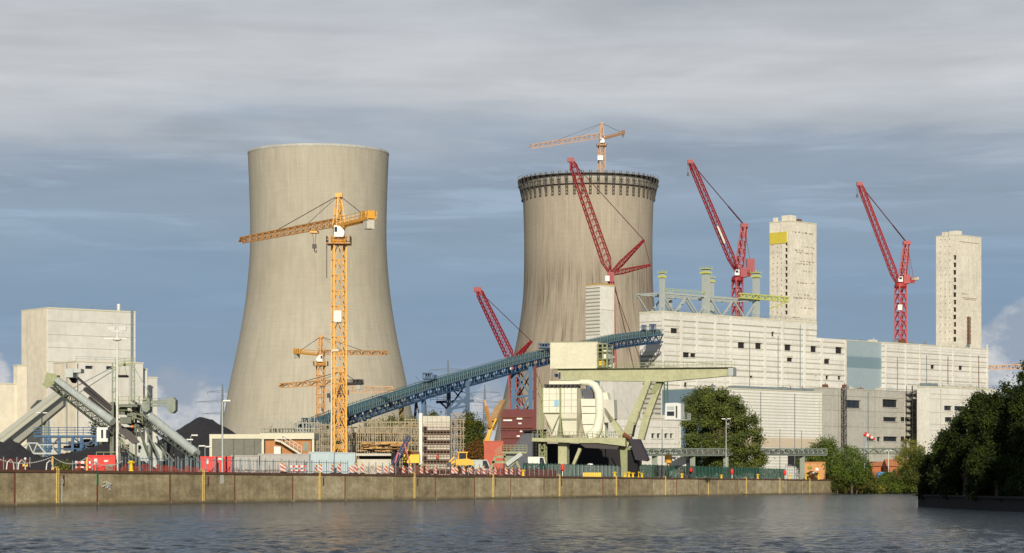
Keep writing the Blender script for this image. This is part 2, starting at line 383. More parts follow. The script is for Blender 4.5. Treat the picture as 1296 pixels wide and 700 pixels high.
m2 = n.new('ShaderNodeMix'); m2.data_type = 'RGBA'; m2.inputs['Factor'].default_value = .93; l.new(sky.outputs[0], m2.inputs['A']); l.new(s10.outputs[0], m2.inputs['B'])
l.new(m2.outputs['Result'], bg.inputs['Color'])
sc_ = bpy.context.scene
sc_.view_settings.view_transform = 'Standard'; sc_.view_settings.look = 'None'; sc_.view_settings.exposure = 0

# ------------------------------------------------------------------ ground, water, banks
SEND = qs(1053)
e1 = qw(-260, .6); e2 = qw(SEND, .6)
g = MB(); g.add([(e1.x,e1.y,GZ),(e2.x,e2.y,GZ),(e2.x+8,e2.y+6,GZ-.4),(e2.x+60,e2.y+30,GZ-1),(420,760,GZ-1),(9000,1500,GZ),(9000,16000,GZ),(-9000,16000,GZ),(-9000,e1.y,GZ)], [tuple(range(9))])
struct(g, 'ground', M['asphalt'])
bk = MB()
prev = [(e2.x,e2.y-1,-1),(e2.x+10,e2.y+2,-1),(e2.x+62,e2.y+24,-1),(420,748,-1),(3000,900,-1)]
topp = [(e2.x,e2.y+1,GZ),(e2.x+8,e2.y+6.5,GZ-.4),(e2.x+60,e2.y+31,GZ-1),(420,761,GZ-1),(3000,912,GZ-.8)]
for i in range(4): bk.add([prev[i],prev[i+1],topp[i+1],topp[i]], [(0,1,2,3)])
struct(bk, 'river_bank', mat('grassy earth bank', (96,96,56), .95, .4, .4, bump=.5))
wm = bpy.data.materials.new('river water'); wm.use_nodes = True; n, l = NT(wm); b = n['Principled BSDF']
b.inputs['Base Color'].default_value = (.016,.021,.025,1); b.inputs['Roughness'].default_value = .12; b.inputs['IOR'].default_value = 1.33
tc = n.new('ShaderNodeTexCoord')
def wn(sx_, sy_, det, w, dist=.0):
    mp = n.new('ShaderNodeMapping'); mp.inputs['Scale'].default_value = (sx_, sy_, 1); l.new(tc.outputs['Object'], mp.inputs[0])
    t = n.new('ShaderNodeTexNoise'); t.inputs['Scale'].default_value = 1; t.inputs['Detail'].default_value = det; t.inputs['Distortion'].default_value = dist; t.inputs['Roughness'].default_value = .6; l.new(mp.outputs[0], t.inputs['Vector'])
    return math_node(n, l, 'MULTIPLY', t.outputs['Fac'], w)
patch = wn(.02, .012, 3, 1, .5)
h = math_node(n, l, 'ADD', wn(1.5, 1.3, 5, .5, .6), wn(.5, .4, 3, .5, .3))
h = math_node(n, l, 'ADD', h, wn(4.0, 3.4, 3, .14))
pr = n.new('ShaderNodeMapRange'); pr.inputs['From Min'].default_value = .35; pr.inputs['From Max'].default_value = .65; pr.inputs['To Min'].default_value = .6; pr.inputs['To Max'].default_value = 1.15; l.new(patch, pr.inputs['Value'])
h = math_node(n, l, 'MULTIPLY', h, pr.outputs[0])
bp = n.new('ShaderNodeBump'); bp.inputs['Strength'].default_value = 1.0; bp.inputs['Distance'].default_value = 1.3; l.new(h, bp.inputs['Height']); l.new(bp.outputs[0], b.inputs['Normal'])
w = MB(); w.add([(-9000,-600,-.3),(9000,-600,-.3),(9000,16000,-.3),(-9000,16000,-.3)], [(0,1,2,3)])
import numpy as np
rng = np.random.default_rng(5)
ny_, nx_ = 620, 440
yy_ = 45*np.exp(np.linspace(0, math.log(760/45), ny_)); kk_ = np.linspace(-.30, .30, nx_)
YY, KK = np.meshgrid(yy_, kk_, indexing='ij'); XX = YY*KK; ZZ = np.zeros_like(XX)
for i in range(46):
    lam = rng.uniform(.4, 1.4); th = rng.normal(1.45, .7); k_ = 2*math.pi/lam
    ph = k_*(XX*math.cos(th)+YY*math.sin(th))+rng.uniform(0, 6.28)
    ph = ph+.8*np.sin(k_*.21*(XX*math.cos(th+1.3)+YY*math.sin(th+1.3))+rng.uniform(0, 6.28))
    fade = np.clip(1.9-YY*.0032/(lam*.28), .12, 1)
    ZZ += fade*.0062*lam*np.sin(ph)
gust = .85+.35*np.sin(XX*.05+1)*np.sin(YY*.037+.5*np.sin(XX*.02))
ZZ *= gust
me = bpy.data.meshes.new('water_surface'); V = np.stack([XX, YY, ZZ], -1).reshape(-1, 3)
idx = np.arange(ny_*nx_).reshape(ny_, nx_); Q = np.stack([idx[:-1,:-1], idx[:-1,1:], idx[1:,1:], idx[1:,:-1]], -1).reshape(-1, 4)
me.from_pydata(V.tolist(), [], Q.tolist()); me.polygons.foreach_set('use_smooth', [True]*len(Q)); me.materials.append(wm); me.update()
wo_ = bpy.data.objects.new('water_surface', me); C.objects.link(wo_); wo_['kind'] = 'structure'
struct(w, 'water', wm)
# near bank on the right, under the dark trees
nb = MB(); nb.prism([(39.5,60,-1),(160,60,-1),(160,246,-1),(39.5,246,-1)], (0,0,2.0))
nb.prism([(39.3,60,1.0),(39.9,60,1.0),(39.9,246.2,1.0),(39.3,246.2,1.0)], (0,0,.16))
struct(nb, 'near_bank', M['soil'])

# ------------------------------------------------------------------ quay wall
qm = bpy.data.materials.new('stained quay concrete'); qm.use_nodes = True; n, l = NT(qm); b = n['Principled BSDF']; b.inputs['Roughness'].default_value = .9
tc = n.new('ShaderNodeTexCoord'); g_ = n.new('ShaderNodeNewGeometry')
def qn(sc3, det, off=0, rough=.65):
    mp = n.new('ShaderNodeMapping'); mp.inputs['Scale'].default_value = sc3; mp.inputs['Location'].default_value = (off,off,off); l.new(tc.outputs['Object'], mp.inputs[0])
    t = n.new('ShaderNodeTexNoise'); t.inputs['Scale'].default_value = 1; t.inputs['Detail'].default_value = det; t.inputs['Roughness'].default_value = rough; l.new(mp.outputs[0], t.inputs['Vector']); return t.outputs['Fac']
a = qn((.25,.25,.8), 8); s_ = qn((.9,.9,.12), 6, 7); fg = qn((1.6,1.6,3.0), 4, 11)
v = math_node(n, l, 'ADD', math_node(n, l, 'MULTIPLY', a, .62), math_node(n, l, 'MULTIPLY', s_, .35)); v = math_node(n, l, 'ADD', v, math_node(n, l, 'MULTIPLY', fg, .3))
v = math_node(n, l, 'ADD', v, math_node(n, l, 'MULTIPLY', math_node(n, l, 'SUBTRACT', g_.outputs['Random Per Island'], .3), .16))
cr = n.new('ShaderNodeValToRGB'); el_ = cr.color_ramp.elements
el_[0].position = .45; el_[0].color = (*lin((126,110,80), 1.0), 1); el_[1].position = .90; el_[1].color = (*lin((226,210,170), .98), 1)
x = el_.new(.58); x.color = (*lin((158,140,104), 1.0), 1); x = el_.new(.70); x.color = (*lin((184,166,126), 1.0), 1)
l.new(v, cr.inputs[0])
al = qn((.14,.14,.5), 4, 23); ar = n.new('ShaderNodeMapRange'); ar.inputs['From Min'].default_value = .58; ar.inputs['From Max'].default_value = .72; ar.inputs['To Max'].default_value = .3; l.new(al, ar.inputs['Value'])
mx = n.new('ShaderNodeMix'); mx.data_type = 'RGBA'; l.new(ar.outputs[0], mx.inputs['Factor']); l.new(cr.outputs[0], mx.inputs['A']); mx.inputs['B'].default_value = (*lin((150,132,50), .8), 1)
sxz = n.new('ShaderNodeSeparateXYZ'); l.new(tc.outputs['Object'], sxz.inputs[0])
wl = n.new('ShaderNodeMapRange'); wl.inputs['From Min'].default_value = .15; wl.inputs['From Max'].default_value = .55; wl.inputs['To Min'].default_value = .75; wl.inputs['To Max'].default_value = 0; l.new(sxz.outputs['Z'], wl.inputs['Value'])
mx2 = n.new('ShaderNodeMix'); mx2.data_type = 'RGBA'; l.new(wl.outputs[0], mx2.inputs['Factor']); l.new(mx.outputs['Result'], mx2.inputs['A']); mx2.inputs['B'].default_value = (*lin((92,82,58), .8), 1)
l.new(mx2.outputs['Result'], b.inputs['Base Color'])
qf = Fr(Q0, QANG)              # local x along the quay, local y inland
def fw(mb):                    # frame coordinates -> world, for everything in mb
    mb.v = [qf.w(v.x, v.y, v.z) for v in mb.v]; return mb
quay = thing('quay_wall', (Q0.x, Q0.y, 0), 'long stained concrete quay wall rising from the water', 'quay wall')
JS = [ (247.6-245+16.36*k)/QU.y for k in range(-6, 30)]
JS = [s for s in JS if s < SEND-3]
edges = JS+[SEND]
pan = MB()
for i in range(len(edges)-1):
    o = random.uniform(-.03,.03)
    pan.box((edges[i]+.13, o, -1), (edges[i+1]-.13, .9, 3.34))
    pan.box((edges[i]+.13, -.18, -1), (edges[i+1]-.13, o-.002, .28))
fw(pan).build('panel', qm, quay)
back = MB(); back.box((edges[0], .25, -1), (SEND-.2, .85, 3.3)); back.box((SEND-.13, .3, -1), (SEND, 60, 3.34))
fw(back).build('joint_backing', M['rust'], quay)
cap = MB(); cap.box((edges[0], -.10, 3.345), (SEND, 1.0, 3.6)); fw(cap).build('capping_beam', mat('rusty capping strip', (124,84,60), .9, .35, .8), quay)
for i, s in enumerate(JS):
    if random.random() < .75:
        mb = MB(); mb.box((s-.10, -.07, .2), (s+.10, .1, 3.3)); fw(mb).build('joint_strip', M['rust'], quay)
# light patches, marks and small niches beside the ladders
ladder_names = {1: 'under the rope railing at the far left', 2:'beside the bright red container', 3:'below the pale blue container', 4:'below the scaffolded concrete stair shaft',
 5:'below the grey sloping shed', 6:'left of the yellow box row by the unloader', 7:'right under the ship unloader leg', 8:'below the white panel building', 9:'below the left part of the green fence', 10:'below the big willow', 11:'below the right end of the green fence', 12:'below the brown plywood crate'}
LS = [(255.8-245+32.7*k)/QU.y for k in range(0, 13)]
lad = thing('quay_ladder', qw(LS[0], -.1, 0), '', 'ladder', 'yellow ladders on the quay wall', rz=QANG)
mb = MB()
for sx_ in (-.2, .2): mb.box((sx_-.045, -.17, .1), (sx_+.045, -.05, 3.75))
mb.build('stile', mat('worn ladder yellow', (206,178,100), .6, .3, 1.5), lad, True)
mb = MB()
for k in range(11): mb.box((-.15, -.15, .3+k*.31), (.15, -.07, .37+k*.31))
mb.build('rung', mat('pale yellow rung', (232,214,130), .6, .2, 2), lad, True)
mb = MB(); mb.tube([(-.2,-.11,3.7),(-.2,.05,3.95),(-.2,.4,3.6)], .04, 6); mb.tube([(.2,-.11,3.7),(.2,.05,3.95),(.2,.4,3.6)], .04, 6)
mb.build('grab_rail', mat('worn ladder yellow', ()), lad, True)
for i, s in enumerate(LS):
    if s > SEND-1: break
    o = lad if i == 0 else copy_tree(lad)
    o.location = qw(s, 0, 0)
    o['label'] = 'yellow ladder on the quay wall '+ladder_names.get(i+1, 'near its far end')
for i, s in enumerate(LS[:7]):
    mb = MB(); mb.box((s+1.15, -.05, 2.0), (s+1.55, -.01, 3.1)); fw(mb); mb.build('niche', M['rust'], quay)
mb = MB(); mb.box((qs(281)-.45, -.06, 2.25), (qs(281)+.45, -.035, 3.25)); fw(mb).build('white_board', M['white'], quay)
mb = MB()
for r1, r2, px in ((.12,.30,78),):
    s = qs(px)
    for k in range(14):
        t0 = 2*math.pi*k/14; t1 = 2*math.pi*(k+1)/14
        mb.add([qf.w(s+r*math.cos(t), -.06, 2.45+r*math.sin(t)) for r, t in ((r1,t0),(r2,t0),(r2,t1),(r1,t1))], [(0,1,2,3)])
    mb.fbox(qf, (s-.07, -.07, .3), (s+.07, -.045, 2.14))
mb.build('depth_gauge', M['white'], quay)
mb = MB(); s = qs(135)
for k in range(26):
    a_ = random.uniform(0, 6.28); r_ = random.uniform(.1,.75); p = qf.w(s+random.gauss(0,.35)*1.2, -.055, 2.1+random.gauss(0,.22)); d_ = QU*math.cos(a_)*r_*.5+Vector((0,0,math.sin(a_)*r_*.35))
    mb.bar(p-d_, p+d_, .07)
mb.build('paint_splash', M['white'], quay)
mb = MB(); s = JS[8-2+0]; s = min(JS, key=lambda s: abs(s-qs(123))); mb.box((s-.13,-.10,2.1),(s+.13,-.02,3.4)); fw(mb).build('painted_mark', mat('green mark', (50,120,80), .7), quay)

# ------------------------------------------------------------------ cooling towers
def shell(cx, Y, prof, name, label, mt, zbase, rad_in=.985):
    c = P(cx, HY, Y); c.z = GZ
    root = thing(name, c, label, 'cooling tower')
    pr = [(hw/F*Y, CAMZ+(HY-py)/F*Y-GZ) for py, hw in prof]
    # smooth profile
    pts = []
    for i in range(len(pr)-1):
        p0 = pr[max(i-1,0)]; p1 = pr[i]; p2 = pr[i+1]; p3 = pr[min(i+2,len(pr)-1)]
        for k in range(6):
            t = k/6
            f = lambda a,b,c_,d: .5*((2*b)+(c_-a)*t+(2*a-5*b+4*c_-d)*t*t+(-a+3*b-3*c_+d)*t**3)
            pts.append((f(p0[0],p1[0],p2[0],p3[0]), f(p0[1],p1[1],p2[1],p3[1])))
    pts.append(pr[-1])
    top = pts[0]
    inner = [(r*rad_in-.3, z) for r, z in pts]
    mb = MB(); mb.lathe(inner[::-1]+pts, n=144); mb.build('shell', mt, root, True)
    rim = MB(); rim.lathe([(top[0]-1.6, top[1]-.8), (top[0]-1.6, top[1]+.5), (top[0]+.1, top[1]+.3), (top[0]+.1, top[1]-.9), (top[0]-.02, top[1]-1.1)], n=144); rim.build('rim', M['concrete'], root, True)
    col = MB(); rb, zb = pts[-1]
    for k in range(48):
        a0 = 2*math.pi*k/48; a1 = 2*math.pi*(k+.5)/48; a2 = 2*math.pi*(k+1)/48
        for u, v_ in ((a0,a1),(a2,a1)):
            col.bar((1.03*rb*math.cos(u), 1.03*rb*math.sin(u), 0), (rb*.99*math.cos(v_), rb*.99*math.sin(v_), zb+.5), .9)
    col.build('inlet_columns', M['concrete'], root, True)
    return root, pts
tm1 = tower_mat('tower concrete finished', (176,168,148), .42, 84, 116, (144,134,108), .5, 34)
tm2 = tower_mat('tower concrete striped', (168,156,136), .85, 42, 114, (108,96,80), 1.0, 34)
t1, p1 = shell(403, 1219, [(194,89),(218,88),(250,86.8),(290,86),(330,87),(380,91.8),(430,100),(484,111.3),(534,120.5),(588,131)], 'cooling_tower', 'finished pale concrete cooling tower with a clean plain rim', tm1, 10)
t2, p2 = shell(744.5, 1300, [(232,83.2),(255,82.6),(300,81.2),(350,81.5),(380,83),(416,87.6),(450,94.5),(488,104),(550,117.5),(592,127)], 'cooling_tower', 'unfinished streaked cooling tower ringed by formwork platforms at its top', tm2, 10)
rt, zt = p2[0]
mb = MB()
for r0, r1, z0, z1 in ((rt+.1, rt+2.4, zt+1.0, zt+1.25), (rt-3.2, rt-1.0, zt+1.0, zt+1.25), (rt+.1, rt+1.3, zt-4.0, zt-3.85)):
    mb.lathe([(r0,z0),(r0,z1),(r1,z1),(r1,z0),(r0,z0)], n=96, smooth=False)
mb.build('working_deck', mat('weathered timber deck', (112,102,88), .9, .3, .5), t2, True)
fr_ = MB(); fr_.lathe([(rt+.12, zt-.2),(rt+.35, zt-.2),(rt+.35, zt+.9),(rt+.12, zt+.9)], n=96, smooth=False); fr_.build('formwork_skirt', mat('grey formwork sheet', (120,114,104), .8, .35, .4), t2, True)
rl = MB(); N = 110
for rr, zz in ((rt+2.35, zt+1.25), (rt+1.25, zt-3.85), (rt-3.1, zt+1.25)):
    for k in range(N):
        a0 = 2*math.pi*k/N; a1 = 2*math.pi*(k+1)/N
        A = Vector((rr*math.cos(a0), rr*math.sin(a0), zz)); B = Vector((rr*math.cos(a1), rr*math.sin(a1), zz))
        rl.bar(A, A+Vector((0,0,1.5)), .12, caps=False)
        for hh in (.7,1.5): rl.bar(A+Vector((0,0,hh)), B+Vector((0,0,hh)), .10, caps=False)
rl.build('guard_rail', M['rail'], t2, True)
bm_ = mat('formwork bracket steel', (70,67,60), .8, .3, 1)
NB = 54
for k in range(NB):
    a0 = 2*math.pi*(k+.5)/NB; r_ = Vector((math.cos(a0), math.sin(a0), 0)); t_ = Vector((-r_.y, r_.x, 0))
    mb = MB()
    for sd_ in (-.45, .45):
        mb.bar(r_*(rt+.45)+t_*sd_+Vector((0,0,zt-9.2)), r_*(rt+.45)+t_*sd_+Vector((0,0,zt+2.6)), .40)
        mb.bar(r_*(rt+2.5)+t_*sd_+Vector((0,0,zt+1)), r_*(rt+.5)+t_*sd_+Vector((0,0,zt-7.5)), .2)
    for zz in (-9,-7.3,-5.5,-3.7,-1.6,1): mb.bar(r_*(rt+.5)-t_*.6+Vector((0,0,zt+zz)), r_*(rt+.5)+t_*.6+Vector((0,0,zt+zz)), .3)
    mb.bar(r_*(rt+.3)+Vector((0,0,zt-1.8)), r_*(rt+2.6)+Vector((0,0,zt-1.8)), .3)
    mb.build('formwork_bracket', bm_, t2, True)

# ------------------------------------------------------------------ buildings
A45 = math.radians(45)
def hole_wall(mb, along, span, zr, holes, fr_local, depth=.7):
    """flat wall with real openings; along: 'x' front (y=0) or 'y' left side (x=0)"""
    us = sorted(set([span[0], span[1]]+[h[0] for h in holes]+[h[1] for h in holes])); zs = sorted(set([zr[0], zr[1]]+[h[2] for h in holes]+[h[3] for h in holes]))
    us = [u for u in us if span[0] <= u <= span[1]]; zs = [z for z in zs if zr[0] <= z <= zr[1]]
    pt = (lambda u, d, z: (u, d, z)) if along == 'x' else (lambda u, d, z: (d, u, z))
    for i in range(len(us)-1):
        for j in range(len(zs)-1):
            um = (us[i]+us[i+1])/2; zm = (zs[j]+zs[j+1])/2
            if any(h[0] < um < h[1] and h[2] < zm < h[3] for h in holes): continue
            mb.add([pt(us[i],0,zs[j]), pt(us[i+1],0,zs[j]), pt(us[i+1],0,zs[j+1]), pt(us[i],0,zs[j+1])], [(0,1,2,3)])
    for u0,u1,z0,z1 in holes:
        for a_, b_ in (((u0,z0),(u1,z0)),((u1,z0),(u1,z1)),((u1,z1),(u0,z1)),((u0,z1),(u0,z0))):
            mb.add([pt(a_[0],0,a_[1]), pt(b_[0],0,b_[1]), pt(b_[0],depth,b_[1]), pt(a_[0],depth,a_[1])], [(0,1,2,3)])
    return mb
class Block:
    """box building seen on its corner: corner pixel xc at depth Y, left face to xl, right (front) face to xr, roof at ytop at the corner"""
    def __init__(s, name, label, xc, Y, xl, xr, ytop, m, cat='building', ang=A45, z0=None, parent=None, group=None, roofname='roof'):
        s.f = Fr(P(xc, HY, Y), ang); s.L = s.f.hit(xr, HY, 'y', 0).x; s.D = s.f.hit(xl, HY, 'x', 0).y if xl is not None else s.L*.6
        s.H = CAMZ+(HY-ytop)/F*Y; s.z0 = GZ if z0 is None else z0
        s.root = parent or thing(name, (s.f.o.x, s.f.o.y, 0), label, cat, group, rz=ang)
        if parent is None: pass
        s.m = m; s.fh = []; s.lh = []; s.panes = []
    def fpt(s, px, py): return s.f.hit(px, py, 'y', 0)
    def lpt(s, px, py): return s.f.hit(px, py, 'x', 0)
    def hole(s, px0, px1, py0, py1, face='f', fill=None, name='window', frame=None, mull=0):
        g = s.fpt if face == 'f' else s.lpt
        ym = (py0+py1)/2; xm = (px0+px1)/2
        a = g(px0, ym); b = g(px1, ym); c = g(xm, py0); d = g(xm, py1)
        u0, u1 = sorted((a.x, b.x) if face == 'f' else (a.y, b.y)); z0, z1 = sorted((c.z, d.z))
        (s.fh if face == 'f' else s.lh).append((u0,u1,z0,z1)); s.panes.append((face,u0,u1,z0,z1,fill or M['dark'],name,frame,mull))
    def finish(s, parapet=.5, wallname='wall'):
        mb = MB(); hole_wall(mb, 'x', (0,s.L), (s.z0,s.H), s.fh, None); hole_wall(mb, 'y', (0,s.D), (s.z0,s.H), s.lh, None)
        L, D, H, z = s.L, s.D, s.H, s.z0
        mb.add([(L,0,z),(L,D,z),(L,D,H),(L,0,H)], [(0,1,2,3)]); mb.add([(0,D,z),(L,D,z),(L,D,H),(0,D,H)], [(0,1,2,3)])
        s.wall = mb.build(wallname, s.m, s.root, True)
        r = MB(); r.box((-.12,-.12,H+.002), (L+.12,D+.12,H+parapet)); s.roof = r.build('roof', M['fascia'] if s.m is not M['concrete'] else M['concrete'], s.root, True)
        for face,u0,u1,z0,z1,fill,name,frame,mull in s.panes:
            mb = MB(); d = .6
            if face == 'f': mb.add([(u0,d,z0),(u1,d,z0),(u1,d,z1),(u0,d,z1)], [(0,1,2,3)])
            else: mb.add([(d,u0,z0),(d,u1,z0),(d,u1,z1),(d,u0,z1)], [(0,1,2,3)])
            for k in range(mull):
                u = u0+(u1-u0)*(k+1)/(mull+1)
                if face == 'f': mb.box((u-.07,d-.2,z0),(u+.07,d-.05,z1))
            w_ = mb.build(name, fill, s.root, True)
            if frame:
                fb = MB(); t = .22
                if face == 'f':
                    for a_, b_ in (((u0-t,-.1,z1),(u1+t,.0-.003,z1+t)),((u0-t,-.25,z0-t),(u1+t,-.003,z0)),): fb.box(a_, b_)
                fb.build('sill', frame, w_, True)
        return s
    def slab(s, name, m, px0, px1, py0, py1, face='f', th=.25, off=0.003, parent=None):
        """a shallow relief panel on a face"""
        g = s.fpt if face == 'f' else s.lpt; ym=(py0+py1)/2; xm=(px0+px1)/2
        a=g(px0,ym); b=g(px1,ym); c=g(xm,py0); d=g(xm,py1); mb=MB()
        if face=='f': mb.box((a.x,-off-th,d.z),(b.x,-off,c.z))
        else: mb.box((-off-th,a.y,d.z),(-off,b.y,c.z))
        return mb.build(name, m, parent or s.root, True)

# louvre / rib sheet material copies
clad_rib = mat('ribbed cream cladding', (232,228,216), .7, .12, .07, fine=12, grime=.2, panel=(9.3,6.3,.08)); stripes(clad_rib, 'Z', 2.1, .22, (178,172,152), .06)
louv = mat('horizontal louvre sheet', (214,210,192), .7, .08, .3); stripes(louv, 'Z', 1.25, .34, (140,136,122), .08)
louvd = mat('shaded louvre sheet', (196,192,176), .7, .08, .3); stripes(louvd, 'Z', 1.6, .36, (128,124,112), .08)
blueband = mat('banded blue cladding', (158,174,178), .6, .07, .1); stripes(blueband, 'Z', 13.0, .34, (122,144,154), .03, .32)

YB = 900.0
boiler = Block('boiler_house', 'wide cream boiler house with square dark openings and a stair shaft', 838, YB, 809.5, 1071, 395, clad_rib)
b = boiler
ob = [(849,859,415.5,422),(864.5,873,446,452.5),(873.8,881,447,452.5),(934,943,433,441),(956,964,434,442),(976.5,980,420,426),(993,1001.5,436,444),(1026,1034.5,438,446),(1057.5,1066,439.5,447.5),(996,1003.5,452.5,458),(1043,1050.5,454.5,460.5),(948.5,953,475.5,478.5),(1032,1036,475,480.5),(1045,1049,475.3,480.5),(1060.5,1064.5,475.8,480.7),(866,870,484,490)]
# roof line falls to the right beyond the stair shaft: build two volumes
b.L = b.fpt(1033.6, HY).x
L2 = b.f.hit(1071.5, HY, 'y', 0).x
for o_ in ob:
    if o_[0] < 1033: b.hole(*o_, name='opening', frame=M['clad'])
b.finish()
lower = Block('x', '', 838, YB, 809.5, 1071, 395, clad_rib, parent=b.root); lower.f = b.f; lower.D = b.D; lower.H = b.fpt(1050, 428.6).z
lw = MB(); hs = []
for o_ in ob:
    if o_[0] > 1033:
        a=b.fpt(o_[0],(o_[2]+o_[3])/2); c=b.fpt(o_[1],(o_[2]+o_[3])/2); z1=b.fpt((o_[0]+o_[1])/2,o_[2]).z; z0=b.fpt((o_[0]+o_[1])/2,o_[3]).z; hs.append((a.x,c.x,z0,z1))
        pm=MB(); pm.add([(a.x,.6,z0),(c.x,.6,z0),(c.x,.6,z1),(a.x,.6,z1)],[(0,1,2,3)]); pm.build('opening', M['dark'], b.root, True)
hole_wall(lw, 'x', (b.L, L2), (GZ, lower.H), hs, None)
D_ = b.D; H_ = lower.H
lw.add([(L2,0,GZ),(L2,D_,GZ),(L2,D_,H_),(L2,0,H_)], [(0,1,2,3)]); lw.add([(b.L+.002,0,H_),(L2,0,H_),(L2,D_,H_),(b.L+.002,D_,H_)], [(0,1,2,3)]); lw.add([(b.L,D_,GZ),(L2,D_,GZ),(L2,D_,H_),(b.L,D_,H_)],[(0,1,2,3)])
lw.build('low_wing_wall', clad_rib, b.root, True)
# plain floor bands and pillar strips standing proud of the ribbed sheets
for py0, py1 in ((397,404),(421,425),(440,444),(459,463),(478,481)):
    z1 = b.fpt(838, py0).z; z0 = b.fpt(838, py1).z; mb = MB()
    segs = [(0, L2)]
    for h_ in b.fh+hs:
        if h_[2] < z1 and h_[3] > z0:
            ns = []
            for a_, c_ in segs:
                if h_[1] <= a_ or h_[0] >= c_: ns.append((a_,c_)); continue
                if h_[0] > a_: ns.append((a_,h_[0]))
                if h_[1] < c_: ns.append((h_[1],c_))
            segs = ns
    for a_, c_ in segs:
        if z1 > H_ and c_ > b.L: c_ = b.L
        if c_ > a_: mb.box((a_, -.16, z0), (c_, -.003, z1))
    mb.build('floor_band', M['clad'], b.root, True)
for px in (838.8,862,882,905,925,968,990,1018,1040,1070):
    u = b.fpt(px, 450).x; top_ = b.H if u < b.L-1 else H_; mb = MB()
    bad = [h_ for h_ in b.fh+hs if h_[0]-1 < u < h_[1]+1]
    zs_ = GZ; 
    for h_ in sorted(bad, key=lambda h_: h_[2]):
        mb.box((u-.55,-.19,zs_),(u+.55,-.003,h_[2]-.2)); zs_ = h_[3]+.2
    mb.box((u-.55,-.19,zs_),(u+.55,-.003,top_)); mb.build('pilaster', M['clad'], b.root, True)
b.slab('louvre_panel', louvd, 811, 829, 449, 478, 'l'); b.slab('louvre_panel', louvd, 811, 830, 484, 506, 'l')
b.slab('side_band', M['clad'], 810, 837.5, 398, 407, 'l'); b.slab('side_band', M['clad'], 810, 837.5, 441, 445, 'l')
mb = MB(); z_ = b.fpt(838,395).z+.5; mb.rail([(0.2,.2,z_),(b.L-.2,.2,z_)], 1.1, 3, .09); mb.rail([(0.2,.2,z_),(.2,b.D,z_)], 1.1, 3, .09); mb.build('roof_railing', M['rail'], b.root, True)

def stair_tower(xc, Y, xl, xr, ytop, label, ops, extra):
    t = Block('stair_shaft', label, xc, Y, xl, xr, ytop, M['stair'], cat='stair tower', ang=A45)
    for (x0,x1,y0,y1) in ops: t.hole(x0,x1,y0,y1,'l',name='opening')
    t.finish(.35); extra(t); return t
def ops_col(x0, x1, y0, y1, k):
    st = (y1-y0)/k; return [(x0-.3*((i*7)%3), x1, y0+i*st, y0+i*st+st*.62) for i in range(k)]
def ex1(t):
    t.slab('yellow_panel', M['bright_yellow'] if 0 else mat('mustard yellow sheet', (214,196,70), .7, .1, .3), 974.8, 996, 294, 308.5, 'l')
    mb = MB()
    for i, (x0,x1,y0) in enumerate([(1003,1030,294),(1006,1018,317),(1008,1029,320),(1013,1031,331),(1007,1026,334),(1016,1028,344),(1009,1031,358),(1010,1025,373),(1004,1032,377),(1014,1030,390),(1003,1012,402),(1015,1031,313)]):
        a=t.fpt(x0,y0); c=t.fpt(x1,y0+.9); zz=a.z
        u=a.x
        while u < c.x:
            w_=random.uniform(.3,1.6); mb.box((u,-.05,zz+random.uniform(-.3,.2)),(min(u+w_,c.x),-.004,zz+random.uniform(.25,.55))); u+=w_+random.uniform(.1,1.2)
    mb.build('formwork_marks', mat('dark tie marks', (150,138,116), .9), t.root, True)
    mb = MB(); a=t.lpt(978,300)
    for py in range(312, 398, 7):
        for px in (978.5, 984, 989):
            p_=t.lpt(px, py+random.uniform(-1.5,1.5)); mb.box((-.05,p_.y-.25,p_.z-.2),(-.004,p_.y+.25,p_.z+.2))
    mb.build('tie_holes', mat('dark tie marks', ()), t.root, True)
    mb = MB(); mb.box((1,1,t.H+.36),(5,5,t.H+2.6)); mb.box((.4,t.D-3,t.H+.36),(1.6,t.D-1.5,t.H+2.0)); mb.build('roof_hut', M['stair'], t.root, True)
    mb = MB(); mb.bar((6,2,t.H+.36),(6,2,t.H+2.4),.2); mb.box((6.5,1,t.H+.36),(8.5,2.2,t.H+1.4)); mb.build('roof_plant', M['rust'], t.root, True)
st1 = stair_tower(1000, 985, 974, 1033.4, 280, 'tall cream concrete shaft with a mustard yellow panel near its top', ops_col(993.6,996.6,306,401,12), ex1)
def ex2(t):
    mb = MB()
    for py in range(303, 436, 9):
        for px in (1190.5, 1196.5, 1202):
            p_=t.lpt(px, py+random.uniform(-.6,.6)); mb.box((-.05,p_.y-.22,p_.z-.2),(-.004,p_.y+.22,p_.z+.2))
    mb.build('tie_holes', mat('dark tie marks', ()), t.root, True)
    mb = MB()
    for px0,px1,py in ((1217,1224,372),(1218,1236,377),(1220,1235,379),(1223,1228,428),(1214,1239,306)):
        a=t.fpt(px0,py); c=t.fpt(px1,py); mb.box((a.x,-.05,a.z),(c.x,-.004,a.z+.25))
    mb.build('formwork_marks', mat('dark tie marks', ()), t.root, True)
    mb = MB(); mb.box((1,1,t.H+.36),(4.5,5,t.H+2.0)); mb.box((.4,t.D*.55,t.H+.36),(2.2,t.D*.75,t.H+1.8)); mb.build('roof_hut', M['stair'], t.root, True)
    p_ = t.fpt(1224.5, 437); mb = MB(); mb.lattice((p_.x,-.8,p_.z-2),(p_.x,-.8,p_.z+12),1.2,.9,1.2,.9,8,.12,.1,side=Vector((1,0,0))); mb.build('hoist_frame', M['rust'], t.root, True)
st2 = stair_tower(1212, 1062, 1184.7, 1242, 297.5, 'tall plain cream concrete shaft with one column of dark slots', ops_col(1206.5,1210,323,436,12), ex2)

